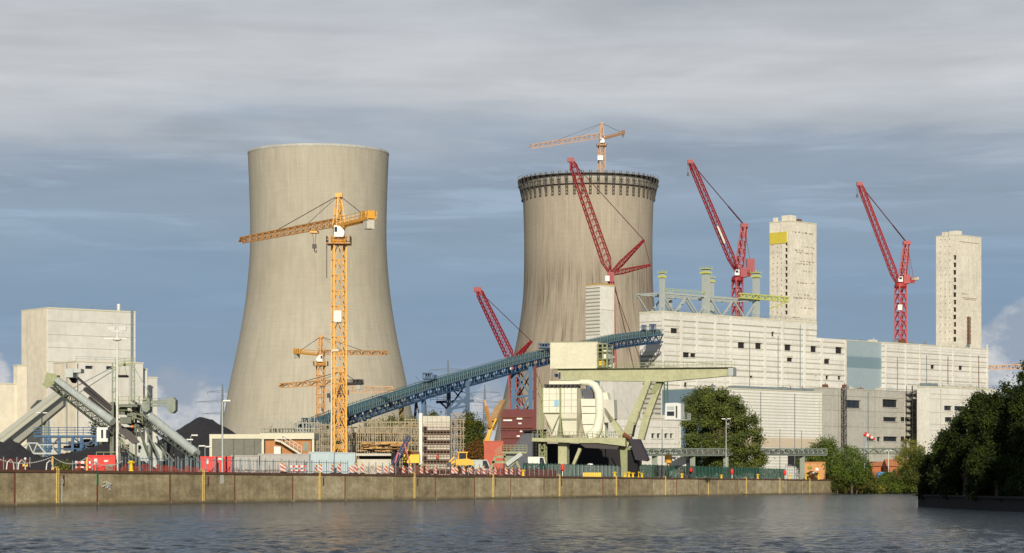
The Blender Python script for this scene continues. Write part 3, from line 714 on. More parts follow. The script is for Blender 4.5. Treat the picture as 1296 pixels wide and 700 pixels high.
turb = Block('glazed_hall', 'flat blue grey clad hall between two cream blocks', 1071.8, 977.5, None, 1122, 431, blueband)
turb.finish(.3)
cream2 = Block('cream_hall', 'cream panel hall at right below the plain stair shaft', 1120, 992, None, 1251, 434, clad_rib)
for o_ in ((1178,1183,462,467),(1213.5,1218.5,463,468.5)): cream2.hole(*o_, name='opening')
cream2.finish(.4)
for px in (1121,1146,1164,1190,1206,1228,1249): 
    cream2.slab('pilaster', M['clad'], px-.5, px+.7, 436, 500)
for py in (437.5,452,470): 
    mb = MB(); z1=cream2.fpt(1120,py).z
    mb.box((0,-.14,z1-1.0),(cream2.L,-.004,z1)); mb.build('floor_band', M['clad'], cream2.root, True)

lowc = Block('concrete_annexe', 'raw grey concrete annexe with window strips and outside stair', 1041, 892, None, 1180, 491.5, M['concrete'])
W_ = [(1070,1089,506.5,516.5,2),(1117,1136,505.5,515.5,3),(1118,1135,528,533.5,1),(1140,1152,528,533.5,1),(1118,1136,552.5,558.5,1),(1140,1152,552.5,558.5,1),(1097,1107,553.5,558,1),(1110,1114.5,553,558.5,0)]
for x0,x1,y0,y1,mu in W_: lowc.hole(x0,x1,y0,y1,fill=M['glass'],mull=mu,frame=M['concrete'])
lowc.finish(.4)
for py in (503, 521, 541): lowc.slab('pour_joint', mat('dark concrete joint', (150,142,124), .9), 1042, 1189, py, py+.5, th=.05)  # pour joints as thin lines of darker concrete tone
for px in (1061,1064,1107,1160): lowc.slab('pour_joint', mat('dark concrete joint', ()), px, px+.5, 494, 580, th=.06)
mb = MB(); p_ = lowc.fpt(1065, 575); mb.lattice((p_.x+.3,-.9,GZ),(p_.x+.3,-.9,lowc.fpt(1065,491).z),1.5,1.2,1.5,1.2,20,.16,.12,side=Vector((1,0,0)),zig=True); mb.build('ladder_cage', M['cable'], lowc.root, True)
# outside scaffold stair
mb = MB(); pa = lowc.fpt(1146, 500); pb_ = lowc.fpt(1160, 500); zt_ = lowc.fpt(1155,492).z; zb_ = lowc.fpt(1155,552).z; k=0; z=zb_
for u_ in (pa.x, (pa.x+pb_.x)/2, pb_.x):
    for y_ in (-3.2,-.4): mb.bar((u_,y_,GZ),(u_,y_,zt_+1),.16,caps=False)
while z < zt_-1:
    a_,c_=(pa.x,pb_.x) if k%2 else (pb_.x,pa.x)
    mb.bar((a_,-2.2,z),(c_,-2.2,z+2.2),.7,.2); mb.bar((pa.x-.5,-1,z),(pb_.x+.4,-1,z),1.2,.18); mb.bar((pa.x-.4,-3.1,z+1.1),(pb_.x,-3.1,z+1.1),.12); z+=2.2; k+=1
mb.build('scaffold_stair', M['cable'], lowc.root, True)
low2 = Block('office_block', 'low cream office block with two rows of strip windows', 1176, 912, 1160.5, 1262, 490, M['clad'])
for x0,x1,y0,y1 in ((1195,1205,513.5,519.5),(1208,1222,514,520),(1196,1206,528,534),(1208,1222,528,534),(1196,1206,550,556),(1209,1223,550,556)): low2.hole(x0,x1,y0,y1,fill=M['glass'],mull=1,frame=M['clad'])
low2.finish(.4)
for py in (500,506,523,538,545): low2.slab('panel_joint', mat('darker cream joint', (188,180,156), .9), 1177, 1261, py, py+.5, th=.05)  # panel joints in a darker cream than the wall
mb = MB()
for x0,x1 in ((1178,1186),(1189,1193)):
    a=low2.fpt(x0,492); c=low2.fpt(x1,492); mb.box((a.x,2,low2.H+.4),(c.x,5,low2.H+1.6)); 
mb.rail([(0,.3,low2.H+.4),(low2.L,.3,low2.H+.4)],1.2,4,.08); mb.build('roof_plant', M['rail'], low2.root, True)

# ribbed white hall in front of the boiler house
rib = mat('white ribbed hall sheet', (234,232,220), .6, .08, .08, grime=.16, panel=(7.7,30,.05)); stripes(rib, 'Z', 1.05, .30, (190,184,164), .08)
hall = Block('ribbed_hall', 'big white hall with fine horizontal ribs behind the willow', 905, 850, 838, 1040.5, 491.5, rib)
hall.finish(.35)
hall.slab('plinth', mat('pale brick plinth', (206,190,164), .8, .1, .5), 906, 1040, 554, 566, th=.1)
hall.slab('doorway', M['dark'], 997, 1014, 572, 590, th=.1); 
mb = MB()
for x0,x1 in ((933,952),(957,966),(970,990),(1008,1020),(1023,1033)):
    a=hall.fpt(x0,490); c=hall.fpt(x1,490); mb.box((a.x,1,hall.H+.36),(c.x,4,hall.H+1.3))
mb.build('roof_plant', M['rail'], hall.root, True)
hall.slab('blue_side', M['blueclad2'], 838.5, 904.5, 492.5, 590, 'l', th=.15)
if 0: bluew = Block('blue_wing', 'dull blue grey wing behind the unloader cab', 837.5, 862, 832, 912, 491.5, M['blueclad2'])
whiteb = Block('panel_building', 'low cream panel building with four small square windows', 775, 700, 741, 862, 530, M['clad'])
for x0,x1 in ((824.5,829),(831.5,836),(841,845.5),(848,852)): whiteb.hole(x0,x1,548.5,554.5,fill=M['glass'],frame=M['white'])
whiteb.finish(.3)
for py in (540,561,572): whiteb.slab('panel_joint', mat('darker cream joint', ()), 776, 861, py, py+.5, th=.06)
for px in (795,816,838,858): whiteb.slab('panel_joint', mat('darker cream joint', ()), px, px+.4, 532, 590, th=.05)
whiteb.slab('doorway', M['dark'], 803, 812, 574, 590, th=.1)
midb = Block('louvre_building', 'grey louvred block under the white lift column', 812, 830, 776, 838, 470, M['greyclad'])
midb.finish(.3)
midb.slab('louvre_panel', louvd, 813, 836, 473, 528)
mb_ = Block('louvre_column', 'tall narrow white column building with slatted left side', 760, 870, 741.5, 777.5, 361.5, M['clad'], cat='building')
mb_.finish(.4)
mb_.slab('louvre_panel', louv, 741.8, 759.5, 364, 424, 'l', th=.2)
mb = MB(); mb.box((-.2,-.2,mb_.H+.41),(mb_.L+.2,.1,mb_.H+.8)); mb.box((-.2,.11,mb_.H+.41),(.1,mb_.D,mb_.H+.8)); mb.build('rust_coping', mat('orange coping', (196,150,70), .8), mb_.root, True)
mb_.slab('panel_joint', mat('darker cream joint', ()), 761, 777, 392, 392.6, th=.05)

rc_ = random.Random(9)
def clutter(bl_, n_, u0, u1, y0=1, y1=8, h=1.6):
    for _ in range(n_):
        u=rc_.uniform(u0,u1); y=rc_.uniform(y0,y1); w_=rc_.uniform(.8,3.2); hh=rc_.uniform(.5,h); mb=MB(); z=bl_.H+.52
        mb.box((u,y,z),(u+w_,y+w_*.8,z+hh)); mb.tube([(u+w_*.3,y+.3,z+hh),(u+w_*.3,y+.3,z+hh+.6)],.15,6); mb.build('roof_unit', rc_.choice([M['rail'],M['lightsteel'],M['rust'],M['conc2']]), bl_.root, True)
clutter(cream2, 9, 1, cream2.L-4); clutter(turb, 3, 1, turb.L-4, h=1.0); clutter(hall, 8, 1, hall.L-4, h=1.3); clutter(lowc, 8, 1, lowc.L-4, h=1.5); clutter(low2, 6, 1, low2.L-4, h=1.6); clutter(whiteb, 5, 1, whiteb.L-3, h=1.2)
for bl_, pxs, ya in ((cream2,(1135,1172,1199,1238),436),(hall,(928,962,1005,1036),494),(lowc,(1052,1098,1144),495),(low2,(1190,1229,1248),494),(boiler,(856,917,948,984,1012),398)):
    for px in pxs:
        g_p=bl_.f.hit(px, ya+3, 'y', 0); mb=MB(); mb.bar((g_p.x,-.32,GZ),(g_p.x,-.32,bl_.H-rc_.uniform(.3,6)),.18); mb.build('downpipe', rc_.choice([M['rail'],M['conc2'],M['rust']]), bl_.root, True)

# steel frame on the boiler house roof
rf = b.root
frame = thing('roof_steel_frame', b.f.w(0, 0, b.H+.5), 'pale grey steel trusses and columns with lime green heads on the roof', 'steel frame', rz=A45)
zr = b.H+.5
def up_(px, py, y=9.0): return b.f.hit(px, py, 'y', y)
cols = [(838,346,7,1.5),(893.5,341,7,2.2),(900.5,352,19,1.4),(957,346,7,2.0),(848,372,22,1.2)]
for px, py, yy, wd in cols:
    t_ = up_(px, py, yy); mb = MB(); mb.box((t_.x-wd/2, yy-wd/2, zr), (t_.x+wd/2, yy+wd/2, t_.z))
    c_ = mb.build('column', M['lightsteel'], None); c_.parent = frame; c_.location = (0,0,-zr)
    mb = MB(); mb.box((t_.x-wd*.75, yy-wd*.75, t_.z-1.6), (t_.x+wd*.75, yy+wd*.75, t_.z-.9)); mb.box((t_.x-wd*.8, yy-wd*.8, t_.z), (t_.x+wd*.8, yy+wd*.8, t_.z+.25))
    for a_ in (-1,1):
        for d_ in (-1,0,1): mb.bar((t_.x+a_*wd*.75, yy+d_*wd*.7, t_.z+.25),(t_.x+a_*wd*.75, yy+d_*wd*.7, t_.z+1.1),.12)
    mb.build('column_head', M['lime'], c_, True)
mb = MB()
ya = up_(838, 376, 7); yb = up_(957, 376, 7)
zt2 = up_(893,375,7).z; 
for yy in (7, 19):
    mb.bar((ya.x,yy,zt2),(yb.x,yy,zt2),.7,.7)
    k = 8; 
    for i in range(k):
        u0=ya.x+(yb.x-ya.x)*i/k; u1=ya.x+(yb.x-ya.x)*(i+1)/k
        mb.bar((u0,yy,zt2-.5 if i%2==0 else zr+.2),(u1,yy,zr+.2 if i%2==0 else zt2-.5),.5)
for i in range(9):
    u0=ya.x+(yb.x-ya.x)*i/8; mb.bar((u0,7,zt2),(u0,19,zt2),.45)
mb.bar((ya.x-.2,7.6,zr+.5),(yb.x,7.6,zr+.5),.5)
c_ = mb.build('truss', M['lightsteel'], None); c_.parent = frame; c_.location = (0,0,-zr)
mb = MB(); mb.rail([(ya.x,6.2,zt2+.5),(yb.x*.55,6.2,zt2+.5)],1.1,1.6,.12); c_ = mb.build('guard_rail', M['lime'], None); c_.parent = frame; c_.location=(0,0,-zr)
g1 = up_(936, 374, 5.5); g2 = up_(998, 374, 5.5)
gird = MB()
for dz in (-.8,.8): gird.bar((g1.x,5.5,g1.z+dz),(g2.x,5.5,g1.z+dz),.9,.45)
for i in range(16):
    u0=g1.x+(g2.x-g1.x)*i/16; u1=g1.x+(g2.x-g1.x)*(i+1)/16; gird.bar((u0,5.5,g1.z-.8 if i%2 else g1.z+.8),(u1,5.5,g1.z+.8 if i%2 else g1.z-.8),.5)
gird.bar((g1.x+(g2.x-g1.x)*.62,5.5,g1.z-4),(g2.x-1,5.5,g1.z-1),.4)
c_ = gird.build('lime_girder', M['lime'], None); c_.parent = frame; c_.location=(0,0,-zr)

# ------------------------------------------------------------------ left works building
AL = math.radians(38)
silo = Block('works_building', 'tall windowless cream and grey works building at far left', 60, 640, 27.5, 171.5, 390.5, M['greyclad'], ang=AL)
silo.finish(.35)
silo.slab('side_cladding', M['creamclad'], 27.9, 59.8, 392.5, 590, 'l', th=.15)
for py in (408,425,441,459): silo.slab('panel_joint', mat('grey joint', (184,176,156), .9), 60.5, 171, py, py+.5, th=.06)
silo.slab('downpipe', M['rail'], 165.3, 167.3, 393, 462, th=.5)
mb = MB(); p_=silo.fpt(155,390); mb.tube([(p_.x,2,silo.H),(p_.x,2,silo.H+2.2)],.45,10); mb.build('flue', M['white'], silo.root, True)
mb = MB(); mb.rail([(0,.2,silo.H+.35),(silo.L,.2,silo.H+.35)],1.0,6,.06); mb.build('roof_railing', M['rail'], silo.root, True)
sb = Block('works_annexe', 'stepped annexe in front of the tall windowless building', 97, 600, 67.5, 171, 458, M['greyclad'], ang=AL)
for x0,x1,y0,y1 in ((108,118,463,467),(134.5,144,463.5,467.5)): sb.hole(x0,x1,y0,y1,fill=M['glass'],name='vent_window')
sb.finish(.3); sb.slab('side_cladding', M['creamclad'], 67.9, 96.8, 460, 590, 'l', th=.15)
for px in (85.5,97.4): sb.slab('downpipe', M['rail'], px, px+.6, 460, 585, 'l' if px<97 else 'f', th=.3)
mb = MB(); mb.rail([(0,.2,sb.H+.3),(sb.L,.2,sb.H+.3)],1.0,5,.06); mb.build('roof_railing', M['rail'], sb.root, True)
for args in (('low_annexe','flat low annexe at the left picture edge',-60,610,-75,27,484.5,M['creamclad']),
             ('narrow_annexe','narrow step annexe beside the tall windowless building',22,620,17,34,463,M['creamclad']),
             ('grey_extension','grey extension right of the stepped annexe',168,585,163,181,460,M['greyclad']),
             ('white_silo','slim white vertical tank house',181.5,590,179.5,186.3,468,M['white']),
             ('end_block','short cream end block right of the slim white tank house',188,600,185.5,199,478.5,M['greyclad'])):
    bb = Block(args[0], args[1], *args[2:], ang=AL); bb.finish(.3)
# inclined gallery
ga = P(-14, 566, 500); gb = P(80, 492, 520)
gal = thing('inclined_gallery', (ga.x, ga.y, GZ), 'grey green inclined conveyor gallery rising from the coal heap', 'conveyor gallery')
hz = Vector((0,0,-3.3)); dy_ = Vector((0,3.2,0))
mb = MB(); mb.prism([ga, gb, gb+hz*1.05, ga+hz*1.25], dy_); mb.build('wall', M['slope'], gal)
mb = MB(); mb.bar(ga+dy_*.5+Vector((0,0,.18)), gb+dy_*.5+Vector((0,0,.08)), 3.6, .12); mb.build('roof', M['slope'], gal)
for t_ in (.3,.75):
    p_ = ga.lerp(gb,t_)+dy_*.5; mb = MB(); mb.box((p_.x-.5,p_.y-.5,GZ),(p_.x+.5,p_.y+.5,p_.z-3.6)); mb.build('support', M['greensteel'], gal)

# ------------------------------------------------------------------ coal heaps
def heap(name, label, cx, Y, peaks, wpx, m=M['coal'], base=GZ, depth=.6, seed=1):
    """peaks: list of (px, py)"""
    mb = MB(); r = wpx/F*Y/2; c = P(cx, HY, Y); c.z = base; N = 70
    pk = [(P(px, py, Y), 1) for px, py in peaks]
    slope = .62; vs = []
    def hgt(x, y):
        z = base-.5
        for p, _ in pk:
            d = math.hypot(x-p.x, (y-p.y)); k = p.z-d*slope
            z = max(z, k)
        z = max(z, base-.5)
        return z+(noise.noise(Vector((x*.3, y*.3, seed)))*.5+noise.noise(Vector((x*1.1, y*1.1, seed)))*.22 if z > base else 0)
    for p, q_ in zip(pk, pk[1:]):
        pass
    X0 = min(p.x-(p.z-base)/slope for p, _ in pk)-1; X1 = max(p.x+(p.z-base)/slope for p, _ in pk)+1; R = max((p.z-base)/slope for p, _ in pk)+1
    for j in range(N+1):
        for i in range(N+1):
            x = X0+(X1-X0)*i/N; y = Y-R+2*R*j/N; vs.append((x, y, hgt(x, y)))
    mb.add(vs, [(j*(N+1)+i, j*(N+1)+i+1, (j+1)*(N+1)+i+1, (j+1)*(N+1)+i) for j in range(N) for i in range(N)], True)
    single(mb, name, m, c, label, 'coal heap', 'coal heaps')
heap('coal_heap', 'low coal heap with two peaks at the left edge', 5, 400, [(2,557),(13.5,556),(-25,553)], 80, seed=3)
def ridge(label, pts, Y, seed):
    pk = []
    for (x0,y0),(x1,y1) in zip(pts, pts[1:]):
        for k in range(5): pk.append((x0+(x1-x0)*k/5, y0+(y1-y0)*k/5))
    heap('coal_heap', label, pts[0][0], Y, pk+[pts[-1]], 10, seed=seed)
ridge('long low coal ridge under the stacker boom', [(45,579),(78,574),(110,567),(145,561)], 385, 5)
ridge('big black coal heap between stacker and cooling tower', [(238,537),(250,528.5),(256,527.5),(268,531),(280,538),(290,546)], 640, 8)

# ------------------------------------------------------------------ tower cranes
def tower_crane(name, label, px, Y, ytop, tip, ctr, mw, jw, m, hm, apex_py, cab=True, base=GZ, rc=.28, rb=.16, hook=None, bay=2.6, sec=(1.0,1.0), jbay=2.2, group='tower cranes on the site', tri=True, cabdir=1, jm=None):
    """tip, ctr: (px,py,Y) of jib end and counter jib end"""
    c = P(px, HY, Y); c.z = base
    root = thing(name, c, label, 'tower crane', group)
    top = P(px, ytop, Y); T = P(*tip); K = P(*ctr); H = top.z
    nb_ = max(4, int((H-base-3)/bay))
    d = Vector((T.x-top.x, T.y-top.y, 0)).normalized(); sd_ = Vector((-d.y, d.x, 0))
    mb = MB(); mb.lattice(c, Vector((c.x,c.y,H-mw*1.5)), mw, mw, mw, mw, nb_, rc, rb, side=Vector((.96,.28,0)), zig=False); mb.build('mast', m, root)
    J = Vector((top.x, top.y, H)); 
    mb = MB(); mb.lathe([(mw*.30,-mw*1.5),(mw*.62,-mw*1.4),(mw*.66,-mw*.9),(mw*.5,-mw*.8),(mw*.5,-.3*mw),(mw*.6,0)], c=J, n=16, smooth=False); mb.build('slewing_ring', hm, root)
    mb = MB(); z_ = H-mw*1.45; r_ = mw*.95
    mb.box((c.x-r_,c.y-r_,z_-.12),(c.x+r_,c.y+r_,z_)); cs = [Vector((c.x+a_*r_,c.y+b_*r_,z_)) for a_,b_ in ((-1,-1),(1,-1),(1,1),(-1,1),(-1,-1))]; mb.rail(cs, 1.1, 1.3, .09)
    mb.build('platform', M['yellow2'] if m is M['yellow'] else m, root)
    ap = P(px, apex_py, Y); ap.x, ap.y = top.x, top.y
    mb = MB(); mb.lattice(J, ap, mw*.8, mw*.8, mw*.25, mw*.25, max(3,int((ap.z-J.z)/1.6)), rc*.9, rb, side=sd_, zig=True); mb.box((ap.x-.3*mw,ap.y-.3*mw,ap.z-.4),(ap.x+.3*mw,ap.y+.3*mw,ap.z+.3)); mb.build('tower_head', m, root)
    A = J+d*mw*.5+Vector((0,0,sec[1]*.5)); B = Vector((T.x,T.y,H+sec[1]*.5+(T.z-H)))
    B = T+Vector((0,0,sec[1]*.3))
    nj = int((B-A).length/jbay)
    mb = MB(); mb.lattice(A, B, sec[0], sec[1], sec[0], sec[1]*.8, nj, rc*.75, rb*.85, side=sd_, tri=tri, zig=True)
    mb.bar(B, B+d*.1+Vector((0,0,.2)), sec[0]); mb.build('jib', jm or m, root)
    A2 = J-d*mw*.5; B2 = Vector(K)
    mb = MB(); w2 = sec[0]*1.1
    for s_ in (-1,1):
        mb.bar(A2+sd_*w2/2*s_, B2+sd_*w2/2*s_, rc, sec[1]*.45); mb.rail([A2+sd_*w2*.75*s_, B2+sd_*w2*.75*s_], 1.1, 1.6, rb*.6)
    k = max(1, int((B2-A2).length/1.2))
    for i in range(k+1): p_=A2.lerp(B2,i/k); mb.bar(p_-sd_*w2/2, p_+sd_*w2/2, rb)
    mb.build('counter_jib', hm, root)
    mb = MB(); e = B2-(B2-A2).normalized()*mw*.5; hh = mw*.72
    dd = (B2-A2).normalized()
    mb.hexa([e+dd*a_*mw*.38+sd_*b_*sec[0]*.55+Vector((0,0,z_)) for z_ in (-hh-.2,-.2) for a_,b_ in ((-1,-1),(1,-1),(1,1),(-1,1))]); mb.build('counterweight', M['conc2'], root)
    mb = MB(); e2_ = e-dd*mw*.7; 
    mb.hexa([e2_+dd*a_*mw*.5+sd_*b_*sec[0]*.4+Vector((0,0,z_)) for z_ in (.2,mw*.6) for a_,b_ in ((-1,-1),(1,-1),(1,1),(-1,1))]); 
    mb.hexa([e+dd*(a_*mw*.12+mw*.35)+sd_*b_*sec[0]*.55+Vector((0,0,z_)) for z_ in (.0,mw*.6) for a_,b_ in ((-1,-1),(1,-1),(1,1),(-1,1))]); mb.build('hoist_winch', hm, root)
    mb = MB(); mb.bar(ap, A.lerp(B,.62)+Vector((0,0,sec[1]*.5)), rb*.8); mb.bar(ap, A.lerp(B,.30)+Vector((0,0,sec[1]*.5)), rb*.5); mb.bar(ap, e, rb*.7); mb.build('pendant', M['cable'], root)
    if cab:
        cs_ = mw*.42; cc_ = J+Vector((cabdir*mw*.10,-mw*.75,-mw*.55)); mb = MB()
        pr_ = [(-1,-1),(.75,-1),(1.0,-.4),(1.0,.1),(.3,.95),(-1,1.15)]
        mb.prism([cc_+Vector((a_*cs_*(1 if cabdir>0 else -1)*1.0,-cs_*.9,b_*cs_*1.05)) for a_,b_ in pr_], (0,cs_*1.6,0)); cb = mb.build('cab', M['cab'], root)
        mb = MB(); mb.box((cc_.x-cabdir*cs_*1.03, cc_.y-cs_*.8, cc_.z-cs_*.3),(cc_.x-cabdir*cs_*1.01, cc_.y+cs_*.6, cc_.z+cs_*.9)); mb.box((cc_.x-cabdir*cs_*.9, cc_.y-cs_*.93, cc_.z-cs_*.1),(cc_.x-cabdir*cs_*.4, cc_.y-cs_*.905, cc_.z+cs_*.85)); mb.build('window', M['glass'], cb)
    if hook:
        t_, hz = hook; p_ = A.lerp(B, t_)-Vector((0,0,sec[1]*.6)); zz = CAMZ+(HY-hz)/F*p_.y
        mb = MB(); mb.box((p_.x-.7,p_.y-.7,p_.z-.3),(p_.x+.7,p_.y+.7,p_.z)); tr = mb.build('trolley', hm, root)
        mb = MB()
        for s_ in (-.3,.3): mb.bar((p_.x+s_,p_.y,p_.z),(p_.x+s_*.4,p_.y,zz),.07)
        mb.build('hoist_rope', M['cable'], root)
        mb = MB(); mb.box((p_.x-.35,p_.y-.2,zz-.7),(p_.x+.35,p_.y+.2,zz)); mb.tube([(p_.x,p_.y,zz-.7),(p_.x,p_.y,zz-1.1),(p_.x+.3,p_.y,zz-1.4),(p_.x+.35,p_.y,zz-1.0)],.1,6); mb.build('hook', M['cable'], root)
    return root
main = tower_crane('tower_crane', 'tall bright orange tower crane with white cab in front of the finished tower', 429, 400, 286, (307,307,437), (470,276,389), 1.95, 1.4, M['yellow'], M['yellow'], 247, rc=.21, rb=.11, hook=(.22, 309), bay=2.4, sec=(1.1,1.2), jbay=1.4, jm=M['yellow2'], cabdir=1)
mb = MB(); a_ = P(428,401,400); mb.box((a_.x-.6,a_.y-1.5,a_.z-.9),(a_.x+.6,a_.y-1.35,a_.z+.9)); mb.build('sign', M['white'], main)
mb = MB(); a_ = P(413.5,340,400); mb.bar(P(413.5,352,400), P(413.5,301,400), .14); mb.build('rear_rope', M['cable'], main)
c2 = tower_crane('tower_crane', 'small orange tower crane with level jib behind the tall crane, left of its mast', 406, 720, 449, (489,448.5,700), (374,446.5,735), 2.1, 1.2, M['yellow2'], M['yellow'], 426, rc=.28, rb=.16, bay=2.6, sec=(1.2,1.3), jbay=2.0, cabdir=-1)
c3 = tower_crane('tower_crane', 'partly hidden orange tower crane whose dark counter jib points right', 432.5, 690, 486.5, (356,490,700), (458,485.5,685), 1.9, 1.1, M['yellow2'], M['cable'], 470, rc=.30, rb=.2, sec=(1.2,1.4), hook=(.28,517), cab=False)
c4 = tower_crane('tower_crane', 'lowest orange jib running right behind the tall crane mast', 425, 760, 497, (498,495,760), (421,497,760), 1.9, 1.1, M['pinkyellow'], M['pinkyellow'], 489, rc=.34, rb=.22, sec=(1.3,1.8), jbay=2, cab=False)
c5 = tower_crane('tower_crane', 'faded orange tower crane standing inside the unfinished cooling tower', 761.5, 1300, 175, (672,187.5,1290), (790,168.5,1330), 2.7, 1.4, M['pinkyellow'], M['pinkyellow'], 156, rc=.40, rb=.2, bay=3.4, sec=(1.6,2.4), jbay=2.6, cabdir=1)
mb = MB(); a_ = P(761.5,201,1300); mb.box((a_.x-2.2,a_.y-2.8,a_.z-1),(a_.x+.6,a_.y-1.5,a_.z+1.4)); mb.build('control_box', M['cab'], c5)
c6 = tower_crane('tower_crane', 'distant pink orange crane jib above the dark trees at right', 1330, 900, 466, (1253,467,900), (1345,463,905), 2.2, 1.1, M['pinkyellow'], M['pinkyellow'], 452, rc=.4, rb=.25, sec=(1.4,1.6), jbay=2.2, cab=False)

# ------------------------------------------------------------------ red luffing cranes
def luffer(label, Y, mastx, mtop, foot, tip, afoot, atop, cw, mw, m, sign=None, bw=2.3, cwm=None, boom_sign=None, base=GZ):
    c = P(mastx, HY, Y); c.z = base; root = thing('luffing_crane', c, label, 'luffing crane', 'red luffing tower cranes')
    J = P(mastx, mtop, Y)
    mb = MB(); mb.lattice(c, Vector((c.x,c.y,J.z)), mw, mw, mw, mw, int((J.z-base)/3.6), .5, .24, side=Vector((.9,.43,0))); mb.build('mast', m, root)
    mb = MB(); mb.lathe([(mw*.6,-1.2),(mw*.75,-.6),(mw*.7,.6),(mw*.5,1.2)], c=J, n=12, smooth=False); mb.build('slewing_ring', m, root)
    ft = P(*foot, Y-1); tp = P(*tip, Y-12); sdv = Vector((.45,.89,0)); d = (tp-ft)
    f2 = ft+d*.10; t2_ = ft+d*.93
    mb = MB(); mb.lattice(ft, f2, bw*.5, bw*.5, bw, bw, 2, .32, .18, side=sdv); mb.lattice(f2, t2_, bw, bw, bw*.9, bw*.8, 17, .32, .15, side=sdv); mb.lattice(t2_, tp, bw*.9, bw*.8, bw*.6, bw*.5, 2, .36, .18, side=sdv)
    mb.box(tp-Vector((1.2,1,.7)), tp+Vector((1.0,1,.8))); mb.build('boom', m, root)
    af = P(*afoot, Y+1); at = P(*atop, Y+1)
    mb = MB(); mb.lattice(af, at, bw*1.35, bw*1.1, bw*.8, bw*.7, 6, .46, .22, side=sdv); mb.box(at-Vector((1.5,1.2,.8)), at+Vector((1.5,1.2,.6))); mb.build('a_frame', m, root)
    k = P(*cw, Y+1)
    mb = MB(); mb.bar(Vector((J.x,J.y,J.z+1.5)), Vector((k.x,k.y,J.z+1.5)), 2.6, .9); mb.rail([Vector((J.x,J.y-1.6,J.z+2)), Vector((k.x+1,k.y-1.6,J.z+2))], 1.2, 1.6, .14); mb.build('counter_jib', m, root)
    mb = MB(); mb.box((k.x-1.4,k.y-1.6,J.z+2.2),(k.x+1.6,k.y+1.6,k.z+3.2)); mb.build('counterweight', cwm or m, root)
    mb = MB(); mb.box((J.x+1.0,J.y-2.0,J.z+.6),(J.x+3.6,J.y+1.4,J.z+4.2)) ; mb.build('winch_house', m, root)
    mb = MB(); cb_ = Vector((J.x-1.3,J.y-2.6,J.z+1.2)); mb.prism([cb_+Vector(v_) for v_ in ((0,0,0),(1.8,0,0),(1.8,0,2.2),(.4,0,2.2),(-.1,0,1.2))],(0,1.6,0)); cb = mb.build('cab', M['cab'], root)
    mb = MB(); mb.box((cb_.x+.3,cb_.y-.03,cb_.z+1.0),(cb_.x+1.4,cb_.y-.005,cb_.z+1.9)); mb.build('window', M['glass'], cb)
    mb = MB(); q1 = at.lerp(tp,.35)
    for s_ in (-.5,.5): mb.bar(at+Vector((0,s_,0)), tp+Vector((0,s_,0)), .16)
    mb.bar(at, at.lerp(tp,.30), .4); mb.bar(at, k+Vector((0,0,2)), .16); mb.bar(at+Vector((.8,0,0)), Vector((k.x-2,k.y,J.z+3)), .14); mb.build('luffing_rope', M['darkred'], root)
    mb = MB(); mb.bar(tp+Vector((-1,0,0)), tp+Vector((-1,0,-4.2)), .18); mb.box(tp+Vector((-1.4,-.3,-5.4)), tp+Vector((-.6,.3,-4.2))); mb.build('hook_block', M['cable'], root)
    if sign: a_=P(*sign,Y); mb=MB(); mb.box((a_.x-.9,a_.y-mw*.75,a_.z-1.1),(a_.x+.9,a_.y-mw*.72,a_.z+1.1)); mb.build('sign', M['white'], root)
    if boom_sign:
        p0=ft+d*boom_sign[0]; p1_=ft+d*boom_sign[1]; mb=MB(); o_=Vector((0,-bw*.62,0)); mb.bar(p0+o_, p1_+o_, .1, 1.3); mb.build('boom_board', M['white'], root)
    return root
luffer('red luffing crane rising behind the roof steel of the boiler house', 990, 933.5, 353, (931,340), (874,205), (935,345), (942,285), (949.5,338), 3.2, M['red'], boom_sign=(.24,.40), cwm=M['red'])
luffer('red luffing crane with pale counterweight left of the plain shaft', 1040, 1140, 361, (1136,358), (1088,233), (1142,357), (1147.5,307), (1157,361), 3.4, M['red2'], sign=(1138,389.5), cwm=M['conc2'])

